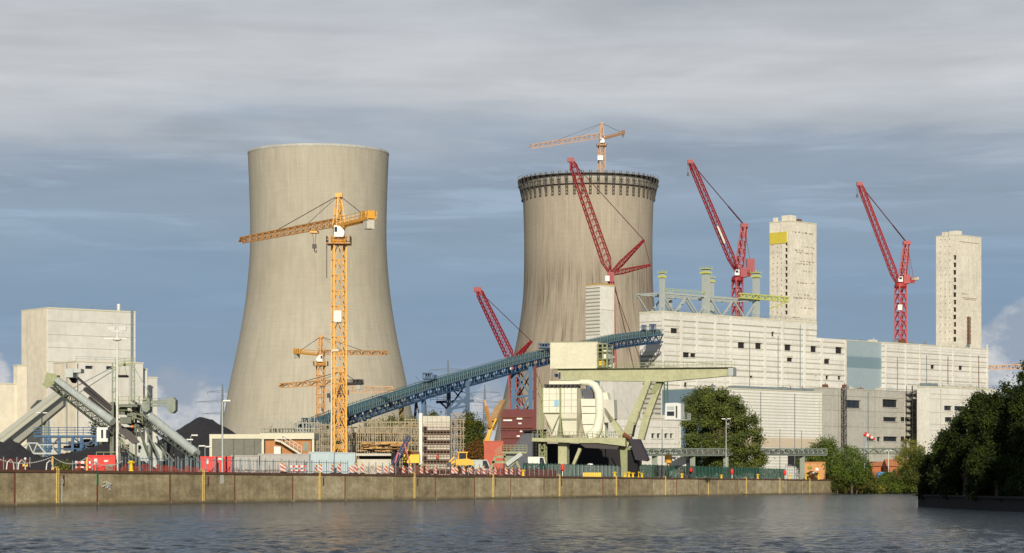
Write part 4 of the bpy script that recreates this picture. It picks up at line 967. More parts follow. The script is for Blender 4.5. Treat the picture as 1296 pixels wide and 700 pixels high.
def crawler(label, Y, base, joint, tip, s1, s2, m, back, jw, bw, body=True):
    c = P(base[0], HY, Y); c.z = GZ; root = thing('crawler_crane', c, label, 'crawler crane', 'red lattice boom crawler cranes')
    B = Vector((c.x, c.y, GZ+2.5)); J = P(*joint, Y); T = P(*tip, Y-10); S1 = P(*s1, Y+8); S2 = P(*s2, Y+8); sdv = Vector((.35,.93,0))
    n_ = int((J-B).length/2.6)
    mb = MB(); mb.lattice(B, J, bw, bw, bw, bw, int(n_*.8), .32, .18, side=sdv); mb.build('main_boom', m, root)
    d = T-J; j1 = J+d*.12; j2 = J+d*.94
    mb = MB(); mb.lattice(J, j1, .8, .8, jw, jw, 2, .3, .18, side=sdv); mb.lattice(j1, j2, jw, jw, jw*.75, jw*.75, 16, .3, .15, side=sdv); mb.lattice(j2, T, jw*.75, jw*.75, 1, 1, 2, .5, .3, side=sdv)
    mb.box(T-Vector((1.6,1,.7)), T+Vector((1.2,1,1.0))); mb.build('luffing_jib', m, root)
    for s_ in (S1, S2):
        mb = MB(); dd = s_-J; a_ = J+dd*.3
        mb.lattice(J, a_, .8, .8, jw*.5, jw*.5, 3, .3, .16, side=sdv); mb.lattice(a_, s_, jw*.5, jw*.5, .6, .6, 7, .3, .16, side=sdv); mb.build('jib_strut', m, root)
    mb = MB(); 
    for o_ in (-.5,.5):
        mb.bar(S1+Vector((0,o_,0)), T+Vector((0,o_,0)), .15)
        mb.bar(S1+Vector((0,o_,0)), S2+Vector((0,o_,0)), .22)
    K = P(*back[0], Y+10); mb.bar(S2, K, .2); mb.bar(S2+Vector((-1.5,0,0)), P(*back[1], Y+10), .2); mb.bar(J+Vector((1,0,-2)), P(*back[2], Y+10), .25); mb.bar(J+Vector((0,0,-2)), P(*back[3], Y+10), .2)
    mb.build('pendant', M['darkred'], root)
    mb = MB(); mb.box(J-Vector((1.3,1.3,3.2)), J+Vector((1.3,1.3,.8))); mb.build('boom_head', m, root)
    mb = MB(); mb.box(J+Vector((-2.3,-2.2,-3)), J+Vector((-.6,-1.4,-.8))); mb.build('sheave_box', M['cab'], root)
    for s_ in (-1,1):
        mb = MB(); x0 = c.x-5; x1 = c.x+5; y0 = c.y+s_*4-.8
        mb.prism([(x0,y0,GZ+.6),(x0+.7,y0,GZ),(x1-.7,y0,GZ),(x1,y0,GZ+.6),(x1,y0,GZ+1.1),(x1-.7,y0,GZ+1.6),(x0+.7,y0,GZ+1.6),(x0,y0,GZ+1.1)],(0,1.6,0)); mb.build('crawler_track', M['black'], root)
    mb = MB(); mb.box((c.x-2.5,c.y-2.5,GZ+1.6),(c.x+7,c.y+2.5,GZ+4.4)); mb.box((c.x-3.2,c.y-3,GZ+.8),(c.x+3.2,c.y+3,GZ+1.6)); mb.build('machinery_deck', m, root)
    mb = MB(); mb.box((c.x+7.003,c.y-3.2,GZ+1.8),(c.x+9,c.y+3.2,GZ+6)); mb.build('counterweight', M['darkred'], root)
    mb = MB(); mb.prism([(c.x-2.4,c.y-4.1,GZ+1.8),(c.x-.6,c.y-4.1,GZ+1.8),(c.x-.6,c.y-4.1,GZ+4.2),(c.x-2,c.y-4.1,GZ+4.2),(c.x-2.6,c.y-4.1,GZ+3)],(0,1.55,0)); mb.build('cab', M['cab'], root)
    return root
crawler('red crawler crane whose jib crosses the unfinished cooling tower', 1030, (781,600), (773,347), (723,203), (815,304), (823,335.5), M['red'], [(834,470),(820,470),(803,470),(812,460)], 3.4, 1.9)
crawler('red crawler crane leaning left in front of the conveyor trestle', 960, (657,600), (649,458), (605,367), (672.5,432), (664,440), M['red'], [(700,520),(690,520),(668,540),(676,540)], 2.9, 3.0)
# hook line of crawler crane 2
# ------------------------------------------------------------------ conveyor gallery
path = [(383,546),(410,535),(437,525),(476,512),(513,500),(536,492.5),(582,479.5),(613,471),(640,463),(690,450.5),(724,443),(778,431),(832,424)]
def cy(px): return 690+(px-383)/(832-383)*(893-690)
conv = thing('conveyor_bridge', P(383,546,690)*1.0, 'long blue conveyor bridge climbing to the boiler house', 'conveyor bridge')
pts = [P(x, y, cy(x)) for x, y in path]
# resample smoothly
fine = []
for i in range(len(pts)-1):
    k = max(1, int((pts[i+1]-pts[i]).length/2.4))
    for j in range(k): fine.append(pts[i].lerp(pts[i+1], j/k))
fine.append(pts[-1])
def off(i):
    d = (fine[min(i+1,len(fine)-1)]-fine[max(i-1,0)]); d.z = 0; d.normalize(); return Vector((d.y,-d.x,0))
truss = MB(); rails = MB(); cover = MB(); walk = MB(); rib_ = MB(); band_ = MB()
hw = 2.2
for i in range(len(fine)-1):
    a, b_ = fine[i], fine[i+1]; oa, ob_ = off(i)*hw, off(i+1)*hw
    for s_ in (1,-1):
        lo = Vector((0,0,-2.5)); hi = Vector((0,0,0))
        truss.bar(a+oa*s_+hi, b_+ob_*s_+hi, .4, .5, caps=False); truss.bar(a+oa*s_+lo, b_+ob_*s_+lo, .4, .45, caps=False)
        truss.bar(a+oa*s_+(lo if i%2 else hi), b_+ob_*s_+(hi if i%2 else lo), .32, caps=False)
        truss.bar(a+oa*s_+lo, a+oa*s_+hi, .22, caps=False)
        rails.bar(a+oa*1.2*s_+Vector((0,0,1.9)), b_+ob_*1.2*s_+Vector((0,0,1.9)), .14, caps=False); rails.bar(a+oa*1.2*s_+Vector((0,0,1.35)), b_+ob_*1.2*s_+Vector((0,0,1.35)), .1, caps=False)
        rails.bar(a+oa*1.2*s_+Vector((0,0,.3)), a+oa*1.2*s_+Vector((0,0,2.3)), .2, caps=False)
        m_=(a+b_)/2; rails.bar(m_+oa*1.2*s_+Vector((0,0,.3)), m_+oa*1.2*s_+Vector((0,0,1.95)), .14, caps=False)
    truss.bar(a-oa+Vector((0,0,-2.5)), a+oa+Vector((0,0,-2.5)), .25, caps=False)
    walk.add([a+oa*1.25+Vector((0,0,.3)), b_+ob_*1.25+Vector((0,0,.3)), b_-ob_*1.25+Vector((0,0,.3)), a-oa*1.25+Vector((0,0,.3))], [(0,1,2,3)])
    band_.add([a+oa*1.27+Vector((0,0,.05)), b_+ob_*1.27+Vector((0,0,.05)), b_+ob_*1.27+Vector((0,0,.42)), a+oa*1.27+Vector((0,0,.42))], [(0,1,2,3)])
N_ = 9; vs = []
for i, a in enumerate(fine):
    o_ = off(i)
    for k in range(N_):
        t = math.pi*k/(N_-1); vs.append(a+o_*1.75*math.cos(t)+Vector((0,0,.35+1.8*math.sin(t))))
fs = [(i*N_+k, i*N_+k+1, (i+1)*N_+k+1, (i+1)*N_+k) for i in range(len(fine)-1) for k in range(N_-1)]
cover.add(vs, fs, False)
truss.build('truss', M['blue2'], conv); rails.build('railing', mat('teal grey rail',(92,112,114),.6,.3,.9), conv); cover.build('belt_cover', mat('segmented belt hood', (70,104,108), .5, .45, 1.6), conv); walk.build('walkway', M['bluerail'], conv); band_.build('edge_band', mat('bright blue edge plate', (84,118,136), .5, .2, .5), conv)
def leg(name, tops, bots, w_, m, braces=0):
    mb = MB()
    for t_, b__ in zip(tops, bots): mb.bar(t_, b__, w_)
    if len(tops) == 2:
        for i in range(braces):
            f0=i/braces; f1=(i+1)/braces
            a0=tops[0].lerp(bots[0],f0); a1=tops[0].lerp(bots[0],f1); b0=tops[1].lerp(bots[1],f0); b1=tops[1].lerp(bots[1],f1)
            mb.bar(a0,b1,w_*.42); mb.bar(b0,a1,w_*.42); mb.bar(a1,b1,w_*.5)
    return mb.build(name, m, conv)
def foot_at(px, Y): v = P(px, HY, Y); v.z = GZ; return v
Yl = cy(650)
leg('trestle', [P(649.5,468,Yl-2),P(671.5,464,Yl-2)], [foot_at(649.5,Yl-2),foot_at(671.5,Yl-2)], 1.3, M['blue'], 4)
leg('trestle', [P(656,468,Yl+5),P(677,463,Yl+5)], [foot_at(656,Yl+5),foot_at(677,Yl+5)], 1.0, M['darkred'], 4)
Yl = cy(580)
leg('trestle', [P(568,488,Yl),P(592,482,Yl)], [foot_at(568,Yl),foot_at(592,Yl)], 1.2, M['blue2'], 4)
mb = MB(); mb.bar(P(552,509,Yl),P(600,507,Yl),.6,.8); mb.bar(P(570,520,Yl),P(594,500,Yl),.7); mb.bar(P(571,522,Yl),P(556,508,Yl),.6)
mb.bar(P(560,490,Yl),P(594,498,Yl),.5); mb.rail([P(545,508,Yl-1),P(570,508,Yl-1)],1.2,2,.12); mb.build('junction_brace', M['blue2'], conv)
Yl = cy(535)
leg('trestle', [P(527,508,Yl),P(537,505,Yl)], [foot_at(518,Yl),foot_at(548,Yl)], .8, M['cable'], 1); leg('trestle', [P(535.5,505,Yl-3)], [foot_at(535.5,Yl-3)], 1.0, M['blue'])
leg('trestle', [P(508,515,cy(510)-2)], [foot_at(508,cy(510)-2)], 1.4, mat('timber brown column', (134,112,76), .9)); leg('trestle', [P(462,528,cy(462))], [foot_at(462,cy(462))], .9, M['blue2'])
leg('trestle', [P(745,448,cy(745)),P(757,446,cy(757))], [foot_at(745,cy(745)),foot_at(757,cy(757))], 1.1, M['blue'], 3)
mb = MB(); 
for x0,x1,y0,y1 in ((535.5,548,473,480),(549,553,475,480),(682,696,436,441),(812,817,412,418),(822,829,411,418)):
    A_=P(x0,y1,cy(x0)-2); B_=P(x1,y0,cy(x1)-2)
    mb.box((A_.x,A_.y-1.5,A_.z),(B_.x,A_.y+3,A_.z+.3)); mb.box((A_.x,A_.y-1.5,B_.z-.3),(B_.x,A_.y+3,B_.z))
    for k in range(5):
        xx=A_.x+(B_.x-A_.x)*k/4; mb.bar((xx,A_.y-1.5,A_.z),(xx,A_.y-1.5,B_.z),.3)
    mb.box((A_.x+.5,A_.y,A_.z+.3),(B_.x-.5,A_.y+2,B_.z-.4))
mb.build('drive_housing', M['blue2'], conv)
# tail station of the conveyor
mb = MB(); A_=P(383,549,690); B_=P(402,529,690)
for zz in (A_.z, (A_.z+B_.z)/2, B_.z): mb.box((A_.x,A_.y-2,zz-.25),(B_.x,A_.y+3,zz))
for k in range(5):
    xx=A_.x+(B_.x-A_.x)*k/4; mb.bar((xx,A_.y-2,GZ),(xx,A_.y-2,B_.z),.3); mb.bar((xx,A_.y+3,GZ),(xx,A_.y+3,B_.z),.3)
mb.build('tail_station', M['blue2'], conv)

# ------------------------------------------------------------------ power pylons
def pylon(px, Y, ytop, label, w=5.5):
    c = P(px, HY, Y); c.z = GZ; H = P(px, ytop, Y).z; root = thing('power_pylon', c, label, 'pylon', 'power pylons beyond the works'); gm = mat('hazy pylon steel', (104,116,126), .8)
    mb = MB(); hh = H-GZ
    mb.lattice(c, c+Vector((0,0,hh*.7)), w, w, w*.3, w*.3, 8, .45, .28, side=Vector((.9,.4,0))); mb.lattice(c+Vector((0,0,hh*.7)), c+Vector((0,0,hh)), w*.3, w*.3, .3, .3, 4, .4, .25, side=Vector((.9,.4,0))); mb.build('lattice_mast', gm, root)
    for f_, L_ in ((.70,hh*.20),(.82,hh*.27),(.92,hh*.15)):
        z = GZ+hh*f_; mb = MB()
        for s_ in (-1,1):
            e = Vector((c.x+s_*L_, c.y, z)); mb.bar((c.x,c.y,z+1.3), e, .3); mb.bar((c.x,c.y,z-.1), e, .35)
            mb.bar(e, e-Vector((0,0,1.6)), .2)
        mb.build('cross_arm', gm, root)
    return [(Vector((c.x+s_*hh*k, c.y, GZ+hh*f_-1.6))) for f_, k in ((.70,.20),(.82,.27),(.92,.15)) for s_ in (-1,1)]
pa1 = pylon(567, 1500, 456, 'dark lattice pylon standing behind the middle of the conveyor bridge')
pa2 = pylon(613.5, 1750, 487, 'lattice pylon between the leafy tree and the leaning red crane')
pa3 = pylon(281.5, 1700, 486, 'hazy lattice pylon at the left edge of the finished cooling tower')
wires = MB()
for a_, b_ in list(zip(pa2, [p+Vector((900,500,10)) for p in pa2]))+list(zip(pa2, [p+Vector((-28,-250,2)) for p in pa2])):
    prev = None
    for k in range(13):
        t = k/12; p_ = a_.lerp(b_, t)-Vector((0,0,26*t*(1-t)))
        if prev: wires.bar(prev, p_, .13, caps=False)
        prev = p_
o = wires.build('power_lines', mat('hazy wire', (110,118,126), .8)); tag(o, 'thin sagging power lines strung from the pylon', 'power lines')

# ------------------------------------------------------------------ coal stacker on the left
YS = 330.0
def S(px, py, dy=0): return P(px, py, YS+dy)
stk = thing('coal_stacker', (S(155,HY).x, YS, GZ), 'grey green coal stacker with two ribbed tube conveyors and twin counterweights', 'coal stacker')
def tube_conveyor(name, A, B, r, side=-1):
    mb = MB(); L = (B-A).length; n_ = int(L/1.0); pts = []; rs = []
    for i in range(n_):
        for f_, rr in ((0,r*1.06),(.08,r*1.06),(.1,r),(.98,r)):
            pts.append(A.lerp(B,(i+f_)/n_)); rs.append(rr)
    mb.tube(pts, rs, 14, smooth=False); return mb.build(name, M['tube'], stk)
tube_conveyor('tube_boom', S(66,477.5,4), S(143,534,-2), .55)
tube_conveyor('tube_conveyor', S(176,516,2), S(249,574.5,-6), .58)
mb = MB(); A_=S(64,484,4); B_=S(141,545,-2); mb.lattice(A_, B_, 1.2,.9,1.2,.9,18,.13,.08,side=Vector((.05,1,0)),zig=True); mb.build('boom_truss', mat('dark truss steel',(78,84,72),.7,.3,1), stk)  # dark steel tone, used for both trusses along the tubes
mb = MB(); A_=S(178,528,2); B_=S(250,580,-6); mb.lattice(A_, B_, 1.3,.8,1.3,.8,16,.14,.09,side=Vector((.05,1,0)),zig=True); mb.build('conveyor_truss', mat('dark truss steel',()), stk)
mb = MB(); p_=S(66,480,4); mb.hexa([p_+Vector(v_) for v_ in ((-1.0,-1,-.9),(.3,-1,-1.1),(.3,1,-1.1),(-1.0,1,-.9),(-.6,-1,.9),(.9,-1,.5),(.9,1,.5),(-.6,1,.9))]); mb.bar(p_+Vector((-1.1,-1,-.6)),p_+Vector((-.4,-1,-1.2)),.2); mb.build('boom_head', M['olive2'], stk)
mb = MB(); A_=S(70,489,4); mb.bar(S(68,486,3),S(82,505,3),.22); mb.bar(S(82,505,3),S(88,500,3),.2); mb.bar(S(82,505,3),S(140,549,-2),.14); mb.build('boom_strut', M['black'], stk)
mb = MB(); a_=S(84,467,2); c_=S(94,478,2); mb.box((a_.x,YS+1,c_.z),(c_.x,YS+4,a_.z)); a_=S(94.2,467,2); c_=S(104,472,2); mb.box((a_.x,YS+1,c_.z),(c_.x,YS+3.6,a_.z)); mb.build('drive_box', M['lightsteel'], stk)
mb = MB(); a_=S(88,478.2,2); mb.prism([S(87,478.4,3),S(96,478.4,3),S(94,484.5,3),S(91,484.5,3)],(0,1.6,0)); mb.build('chute', M['black'], stk)
for (a_,b__,w_) in (((98,478),(141,515),.28),((107,492),(141,519),.45),((113,503),(141,526),.3)):
    mb = MB(); mb.bar(S(*a_,1), S(*b__,-1), w_); mb.build('tie_strut', M['cable'], stk)
mb = MB(); mb.bar(S(91,492,3), S(142,465,1), .09); mb.bar(S(100,497,3), S(142,470,1), .09); mb.bar(S(190,500,0), S(168,462,0), .08); mb.build('stay_rope', M['rail'], stk)
for px, y0, y1 in ((142.3,459,513),(146.8,459,513),(166.2,460,508),(170,460,508)):
    mb = MB(); mb.bar(S(px,y1), S(px,y0), .16)
    for k in range(9): zz=y0+(y1-y0)*k/9; mb.bar(S(px-.9,zz), S(px+.9,zz+1.2), .14)
    mb.build('post', M['greensteel'], stk)
mb = MB()
for y_ in (465,478,492,505): mb.bar(S(142.3,y_),S(146.8,y_),.14); mb.bar(S(166.2,y_),S(170,y_),.14); mb.bar(S(142.3,y_+7),S(146.8,y_),.1); mb.bar(S(166.2,y_),S(170,y_+7),.1)
mb.bar(S(146,463),S(168,461),.25); mb.rail([S(147,461.5),S(168,460)],.7,.8,.07); mb.bar(S(152,463),S(150,476),.08); mb.bar(S(158,462),S(160.5,476),.08); mb.bar(S(157,457),S(158,463),.25)
mb.build('cross_beam', M['olive2'], stk)
mb = MB(); a_=S(149.5,475); c_=S(161.5,477.5); mb.box((a_.x,YS-1,c_.z),(c_.x,YS+1,a_.z)); mb.build('hanging_platform', M['black'], stk)
mb = MB()
for x0,x1,y0,y1,d0,d1 in ((140.5,145.5,509,576,-1.0,1.0),(147.5,158,516,524,0,2.5),(152,166,528,536,0,2.5),(150,176,512,515.5,-1.5,3),(160,172,520,531,.5,2.2)):
    a_=S(x0,y0); c_=S(x1,y1); mb.box((a_.x,YS+d0,c_.z),(c_.x,YS+d1,a_.z))
mb.build('tower_frame', mat('dark olive steel',(112,118,102),.7,.3,1,grime=.3), stk)
mb = MB()
for a_,c_,w_ in (((150,520),(178,532),.4),((148,530),(182,545),.4),((150,552),(168,580),.45),((146,548),(160,556),.35),((160,545),(176,560),.4),((172,530),(172,585),.42),((183,540),(201,578),.35),((174,538),(189,578),.35),((190,548),(190,580),.3),((206,555),(206,582),.3),((198,552),(212,582),.28),((220,566),(220,584),.22),((206,566),(220,584),.2),((232,574),(232,584),.2),((126,560),(150,561),.4),((152,534),(152,585),.35),((163,512),(186,534),.5),((168,508),(190,522),.5)):
    mb=MB(); mb.bar(S(*a_,-1 if a_[0]%2 else 2), S(*c_,-1 if c_[0]%2 else 2), w_*.68); mb.build('strut', mat('dark olive steel',(112,118,102),.7,.3,1,grime=.3), stk)
mb = MB()
for x0,x1,y0,y1 in ((152,166,540,549),(158,176,546,552),(150,158,562,572),(140,148,577,584),(160,178,524,530),(162,184,534,541)):
    mb=MB(); a_=S(x0,y0); c_=S(x1,y1); mb.box((a_.x,YS+2.6,c_.z),(c_.x,YS+3.6,a_.z)); mb.build('machinery_box', M['cable'], stk)
mb=MB()
mb.prism([S(150,536,1.6),S(168,548,1.6),S(176,560,1.6),S(168,562,1.6),S(152,548,1.6)],(0,.5,0))
mb.build('transfer_chute', M['cable'], stk)
mb = MB()
for pts_ in ([(126,560.5),(140,562)],[(148,561),(168,575)],[(168,532),(180,536)],[(176,512),(186,510)],[(122,582),(150,582)],[(150,512),(176,511)],[(150,524),(166,524)]):
    mb.rail([S(*p_,-1.5) for p_ in pts_], 1.0, .9, .07)
mb.build('walkway_rail', M['olive2'], stk)
mb = MB(); a_=S(126.5,541.5); c_=S(140.5,559.5); mb.box((a_.x,YS-2.6,c_.z),(c_.x-.02,YS-.6,a_.z)); cb = mb.build('cab', M['cab'], stk)
for x0,x1 in ((128,130.6),(134.2,138.4)):
    mb=MB(); a_=S(x0,544,-2.6); c_=S(x1,554.5,-2.6); mb.box((a_.x,a_.y-.04,c_.z),(c_.x,a_.y-.004,a_.z)); mb.build('window', M['glass'], cb)
mb = MB(); a_=S(171.5,559.5); c_=S(203,583); mb.box((a_.x,YS+3.8,c_.z),(c_.x,YS+6,a_.z)); eb = mb.build('electrical_house', M['lightsteel'], stk)
for x0,x1 in ((175,177.5),(186,188),(193.5,196.5)):
    mb=MB(); a_=S(x0,563.5,3.8); c_=S(x1,573,3.8); mb.box((a_.x,a_.y-.04,c_.z),(c_.x,a_.y-.004,a_.z)); mb.build('vent', M['darkgrey'], eb)
def octo(cx0, cx1, y0, y1, d0, d1, name):
    a_=S(cx0,y0); c_=S(cx1,y1); x0,x1,z0,z1=a_.x,c_.x,c_.z,a_.z; k=.35
    mb = MB(); mb.prism([(x0+k,YS+d0,z0),(x1-k,YS+d0,z0),(x1,YS+d0,z0+k),(x1,YS+d0,z1-k),(x1-k,YS+d0,z1),(x0+k,YS+d0,z1),(x0,YS+d0,z1-k),(x0,YS+d0,z0+k)],(0,d1-d0,0)); mb.build(name, M['greensteel'], stk)
octo(182,191,502.5,522,-1.2,1.2,'counterweight'); octo(213,223.5,503,523,-1.2,1.2,'counterweight')
mb = MB(); mb.bar(S(190,509.5),S(214,508.5),.5,.4); mb.bar(S(190,513.5),S(214,513),.4,.25); mb.rail([S(192,509),S(212,508.5)],.45,1.0,.06); mb.build('counterweight_arm', M['greensteel'], stk)
mb = MB(); mb.tube([S(181,512),S(184,520),S(189,526)],.4,10); mb.build('curved_duct', M['tube'], stk)
mb = MB(); a_=S(166,540,-.5); mb.tube([a_,a_+Vector((.3,0,0))],.2,8); mb.build('warning_lamp', mat('orange lamp glass', (236,120,30), .4), stk)

# blue pipe bridge and bent tube frame
pb = thing('blue_platform', (P(88,HY,420).x, 420, GZ), 'blue steel pipe platform with railings left of the stacker', 'steel platform')
def PB(px, py, dy=0): return P(px, py, 420+dy)
mb = MB(); a_=PB(43,551); c_=PB(126,553.5); mb.box((a_.x,420,c_.z),(c_.x,425,a_.z)); mb.build('deck', M['blue'], pb)
for px in (57,63,75,92,103,122):
    for dy in (0.2,4.6):
        mb = MB(); v=PB(px,553.6,dy); mb.bar((v.x,v.y,GZ),(v.x,v.y,v.z),.45); mb.build('leg', M['blue'], pb)
mb = MB(); 
for (x0,x1) in ((57,75),(92,122)): mb.bar(PB(x0,553.6),PB(x1,575),.25); mb.bar(PB(x1,553.6),PB(x0,575),.25)
for y_ in (561,568): mb.bar(PB(44,y_,.5),PB(124,y_,.5),.25)
mb.build('brace', M['blue2'], pb)
for dy in (0,5): mb = MB(); mb.rail([PB(43,551,dy),PB(126,551,dy)],1.3,1.3,.10,3); mb.build('railing', M['blue'], pb)
mb = MB()
for i in range(8):
    x0=random.uniform(76,118); y0=random.uniform(556,566); a_=PB(x0,y0,2); mb.box((a_.x,a_.y,a_.z-random.uniform(.5,1.5)),(a_.x+random.uniform(.5,1.6),a_.y+1,a_.z))
mb.build('pipe_clutter', M['cable'], pb)
mb = MB(); a_=PB(104,555.5,2); c_=PB(112,566,2); mb.box((a_.x,423,c_.z),(c_.x,424,a_.z)); mb.build('brick_panel', M['brick'], pb)
bf = thing('bent_tube_frame', (P(50,HY,400).x, 400, GZ), 'pale bent tube truss lying beside the left coal heap', 'tube frame')
mb = MB()
def PT(px,py,dy=0): return P(px,py,400+dy)
for dy in (0,1.5):
    mb.tube([PT(28,566,dy),PT(36,561,dy),PT(47,561,dy),PT(58,574,dy)],.16,6); mb.bar(PT(30,574,dy),PT(68,574,dy),.25); mb.bar(PT(36,561,dy),PT(42,574,dy),.15); mb.bar(PT(47,561,dy),PT(42,574,dy),.15); mb.bar(PT(30,574,dy),PT(36,561,dy),.15); mb.bar(PT(47,563,dy),PT(67,563,dy),.18); mb.bar(PT(67,563,dy),PT(68,574,dy),.15)
for a_ in ((28,566),(36,561),(47,561),(58,574),(67,563)): mb.bar(PT(*a_,0),PT(*a_,1.5),.12)
mb.build('tube_truss', M['lightsteel'], bf)
mb = MB()
for px in (32,60): v=PT(px,574,.7); mb.bar((v.x,v.y,GZ),v,.3)
mb.build('leg', M['lightsteel'], bf)

# ------------------------------------------------------------------ lamps and masts
def lamp(name, label, px, base_t, ytop, kind, r=.11, m=None, Y=None):
    c = q(px, base_t) if Y is None else P(px, HY, Y); c.z = GZ; z = CAMZ+(HY-ytop)/F*c.y; m = m or M['lightsteel']
    root = thing(name, c, label, 'lamp post')
    mb = MB(); mb.tube([c, (c.x,c.y,z)], [r,r*.6], 8); mb.build('pole', m, root)
    def head(dx, w_=.9):
        mb = MB(); mb.box((c.x+dx-w_/2,c.y-.2,z-.02),(c.x+dx+w_/2,c.y+.2,z+.16)); h_=mb.build('lamp_head', M['white'], root)
        mb = MB(); mb.box((c.x+dx-w_*.4,c.y-.15,z-.07),(c.x+dx+w_*.4,c.y+.15,z-.021)); mb.build('lens', M['glass'], h_)
    if kind == 'one': head(.55); mb = MB(); mb.bar((c.x,c.y,z-.05),(c.x+.4,c.y,z+.05),.08); mb.build('arm', m, root)
    if kind == 'two':
        head(.62,.8); head(-.62,.8); mb = MB(); mb.bar((c.x-.6,c.y,z-.05),(c.x+.6,c.y,z-.05),.08); mb.build('arm', m, root)
    if kind == 'flood':
        for dx in (-.62,.62):
            mb = MB(); mb.prism([(c.x+dx-.35,c.y-.1,z-.25),(c.x+dx+.35,c.y-.1,z-.25),(c.x+dx+.45,c.y-.2,z+.18),(c.x+dx-.45,c.y-.2,z+.18)],(0,.3,0)); mb.build('flood_lamp', M['cab'], root)
        mb = MB(); mb.bar((c.x-.7,c.y,z-.3),(c.x+.7,c.y,z-.3),.09); mb.bar((c.x-1.5,c.y,z-1.15),(c.x+1.1,c.y,z-1.15),.12); mb.lathe([(.35,-1.4),(.5,-1.3),(.5,-1.15),(.1,-1.1)],c=(c.x,c.y,z),n=10); mb.build('cross_arm', m, root)
    return root
lamp('floodlight_mast', 'tall white floodlight mast in front of the coal stacker', 148.3, 8, 415.5, 'flood', .16, M['white'])
lamp('street_lamp', 'single headed street lamp left of the flat roofed house', 281.5, 6, 508, 'one', .13)
lamp('street_lamp', 'thin white mast directly left of the tall orange crane', 438.5-20+0.0, 9, 440, 'none', .12, M['white']) if 0 else None
lamp('lamp_mast', 'thin pale mast just in front of the tall orange crane mast', 419.5, 12, 444, 'one', .11, M['white'])
lamp('street_lamp', 'double headed street lamp in front of the big willow', 919, 7, 530.5, 'two', .13)
for px, yt, lb, Y in ((987,543,'thin lamp post left of the doorway of the ribbed hall',700),(1014.5,545,'thin lamp post right of the doorway of the ribbed hall',700),(838,543,'thin lamp post between unloader cab and willow',610),(795,480,None,0)):
    if lb: lamp('street_lamp', lb, px, 0, yt, 'one', .16, M['rail'], Y)
lamp('street_lamp', 'white lamp post in front of the brick houses', 1124.5, 0, 571, 'two', .12, M['white'], 645)
lamp('street_lamp', 'small two headed lamp in front of the works building', 53, 0, 523, 'two', .16, M['cable'], 470)
for px, yt, lb in ((241.5,551.5,'short lamp at the right end of the tube conveyor'),(235.5,557,'lower short lamp left of the highest one by the tube conveyor'),(251,565,'shortest lamp by the foot of the tube conveyor'),(259.5,566,'short lamp next to the flat roofed house')):
    lamp('yard_lamp', lb, px, 0, yt, 'one', .12, M['rail'], 360)

# ------------------------------------------------------------------ flat roofed house
YH = 375
def H_(px, py, dy=0): return P(px, py, YH+dy)
hs_ = thing('flat_roofed_house', (H_(331,HY).x, YH, GZ), 'flat roofed house, dark glazing at left and brick wall with stair at right', 'house')
x0=H_(265,0).x; xm=H_(331.5,0).x; x1=H_(398,0).x; zt_=H_(0,548.3).z; zf=H_(0,555.3).z
mb = MB(); mb.box((x0,YH,zf),(xm-.2,YH+9,zt_-.15)); mb.box((xm-.2+.003,YH-.6,zf-.05),(x1,YH+9,zt_)); mb.build('roof', M['fascia'], hs_)
mb = MB(); mb.box((xm+.5,YH,GZ),(x1-.5,YH+8.8,zf-.06)); mb.build('brick_wall', M['brick'], hs_)
mb = MB()
for xx in (xm,x1-.35): mb=MB(); mb.box((xx,YH-.5,GZ),(xx+.35,YH+.3,zf-.055)); mb.build('corner_post', M['fascia'], hs_)
mb=MB(); mb.box((x0+.02,YH-.02,GZ),(x0+.4,YH+.3,zf-.004)); mb.build('corner_post', M['fascia'], hs_)
mb = MB(); mb.box((x0+.41,YH+.15,GZ),(xm-.01,YH+8.9,zf-.004)); gl = mb.build('glazing', mat('grey green glass wall', (104,102,88), .35, .2, .3), hs_)
mb = MB()
for k in range(4): xx=x0+.4+(xm-x0)*(k+1)/5; mb.box((xx,YH+.02,GZ),(xx+.07,YH+.14,zf-.01))
mb.build('mullion', M['cable'], gl)
mb = MB(); a_=H_(347,555.6); steps = [(348,556),(356,558),(382,574.5)]
for (ax,ay),(bx,by) in zip(steps, steps[1:]):
    A_=H_(ax,ay+1,-.8); B_=H_(bx,by+1,-.8); mb.bar(A_,B_,1.0,.28)
mb.build('stair', M['fascia'], hs_)
mb = MB(); mb.rail([H_(357,558,-1.3),H_(382,574,-1.3)],1.0,.6,.06); mb.build('stair_rail', M['white'], hs_)
mb = MB(); a_=H_(383.5,560,-.05); c_=H_(390.5,571,-.05); mb.box((a_.x,YH-.08,c_.z),(c_.x,YH-.004,a_.z)); mb.build('door', M['greensteel'], hs_)
mb = MB(); a_=H_(348.5,565.5); c_=H_(357,575); mb.box((a_.x,YH-2.2,c_.z),(c_.x,YH-.9,a_.z)); hh=mb.build('garage_box', M['white'], hs_)
mb = MB()
for px,py in ((301,541),(335,546),(390,546)): v=H_(px,548,3); mb.bar(v,H_(px,py-2,3),.08)
mb.build('roof_pipe', M['rail'], hs_)

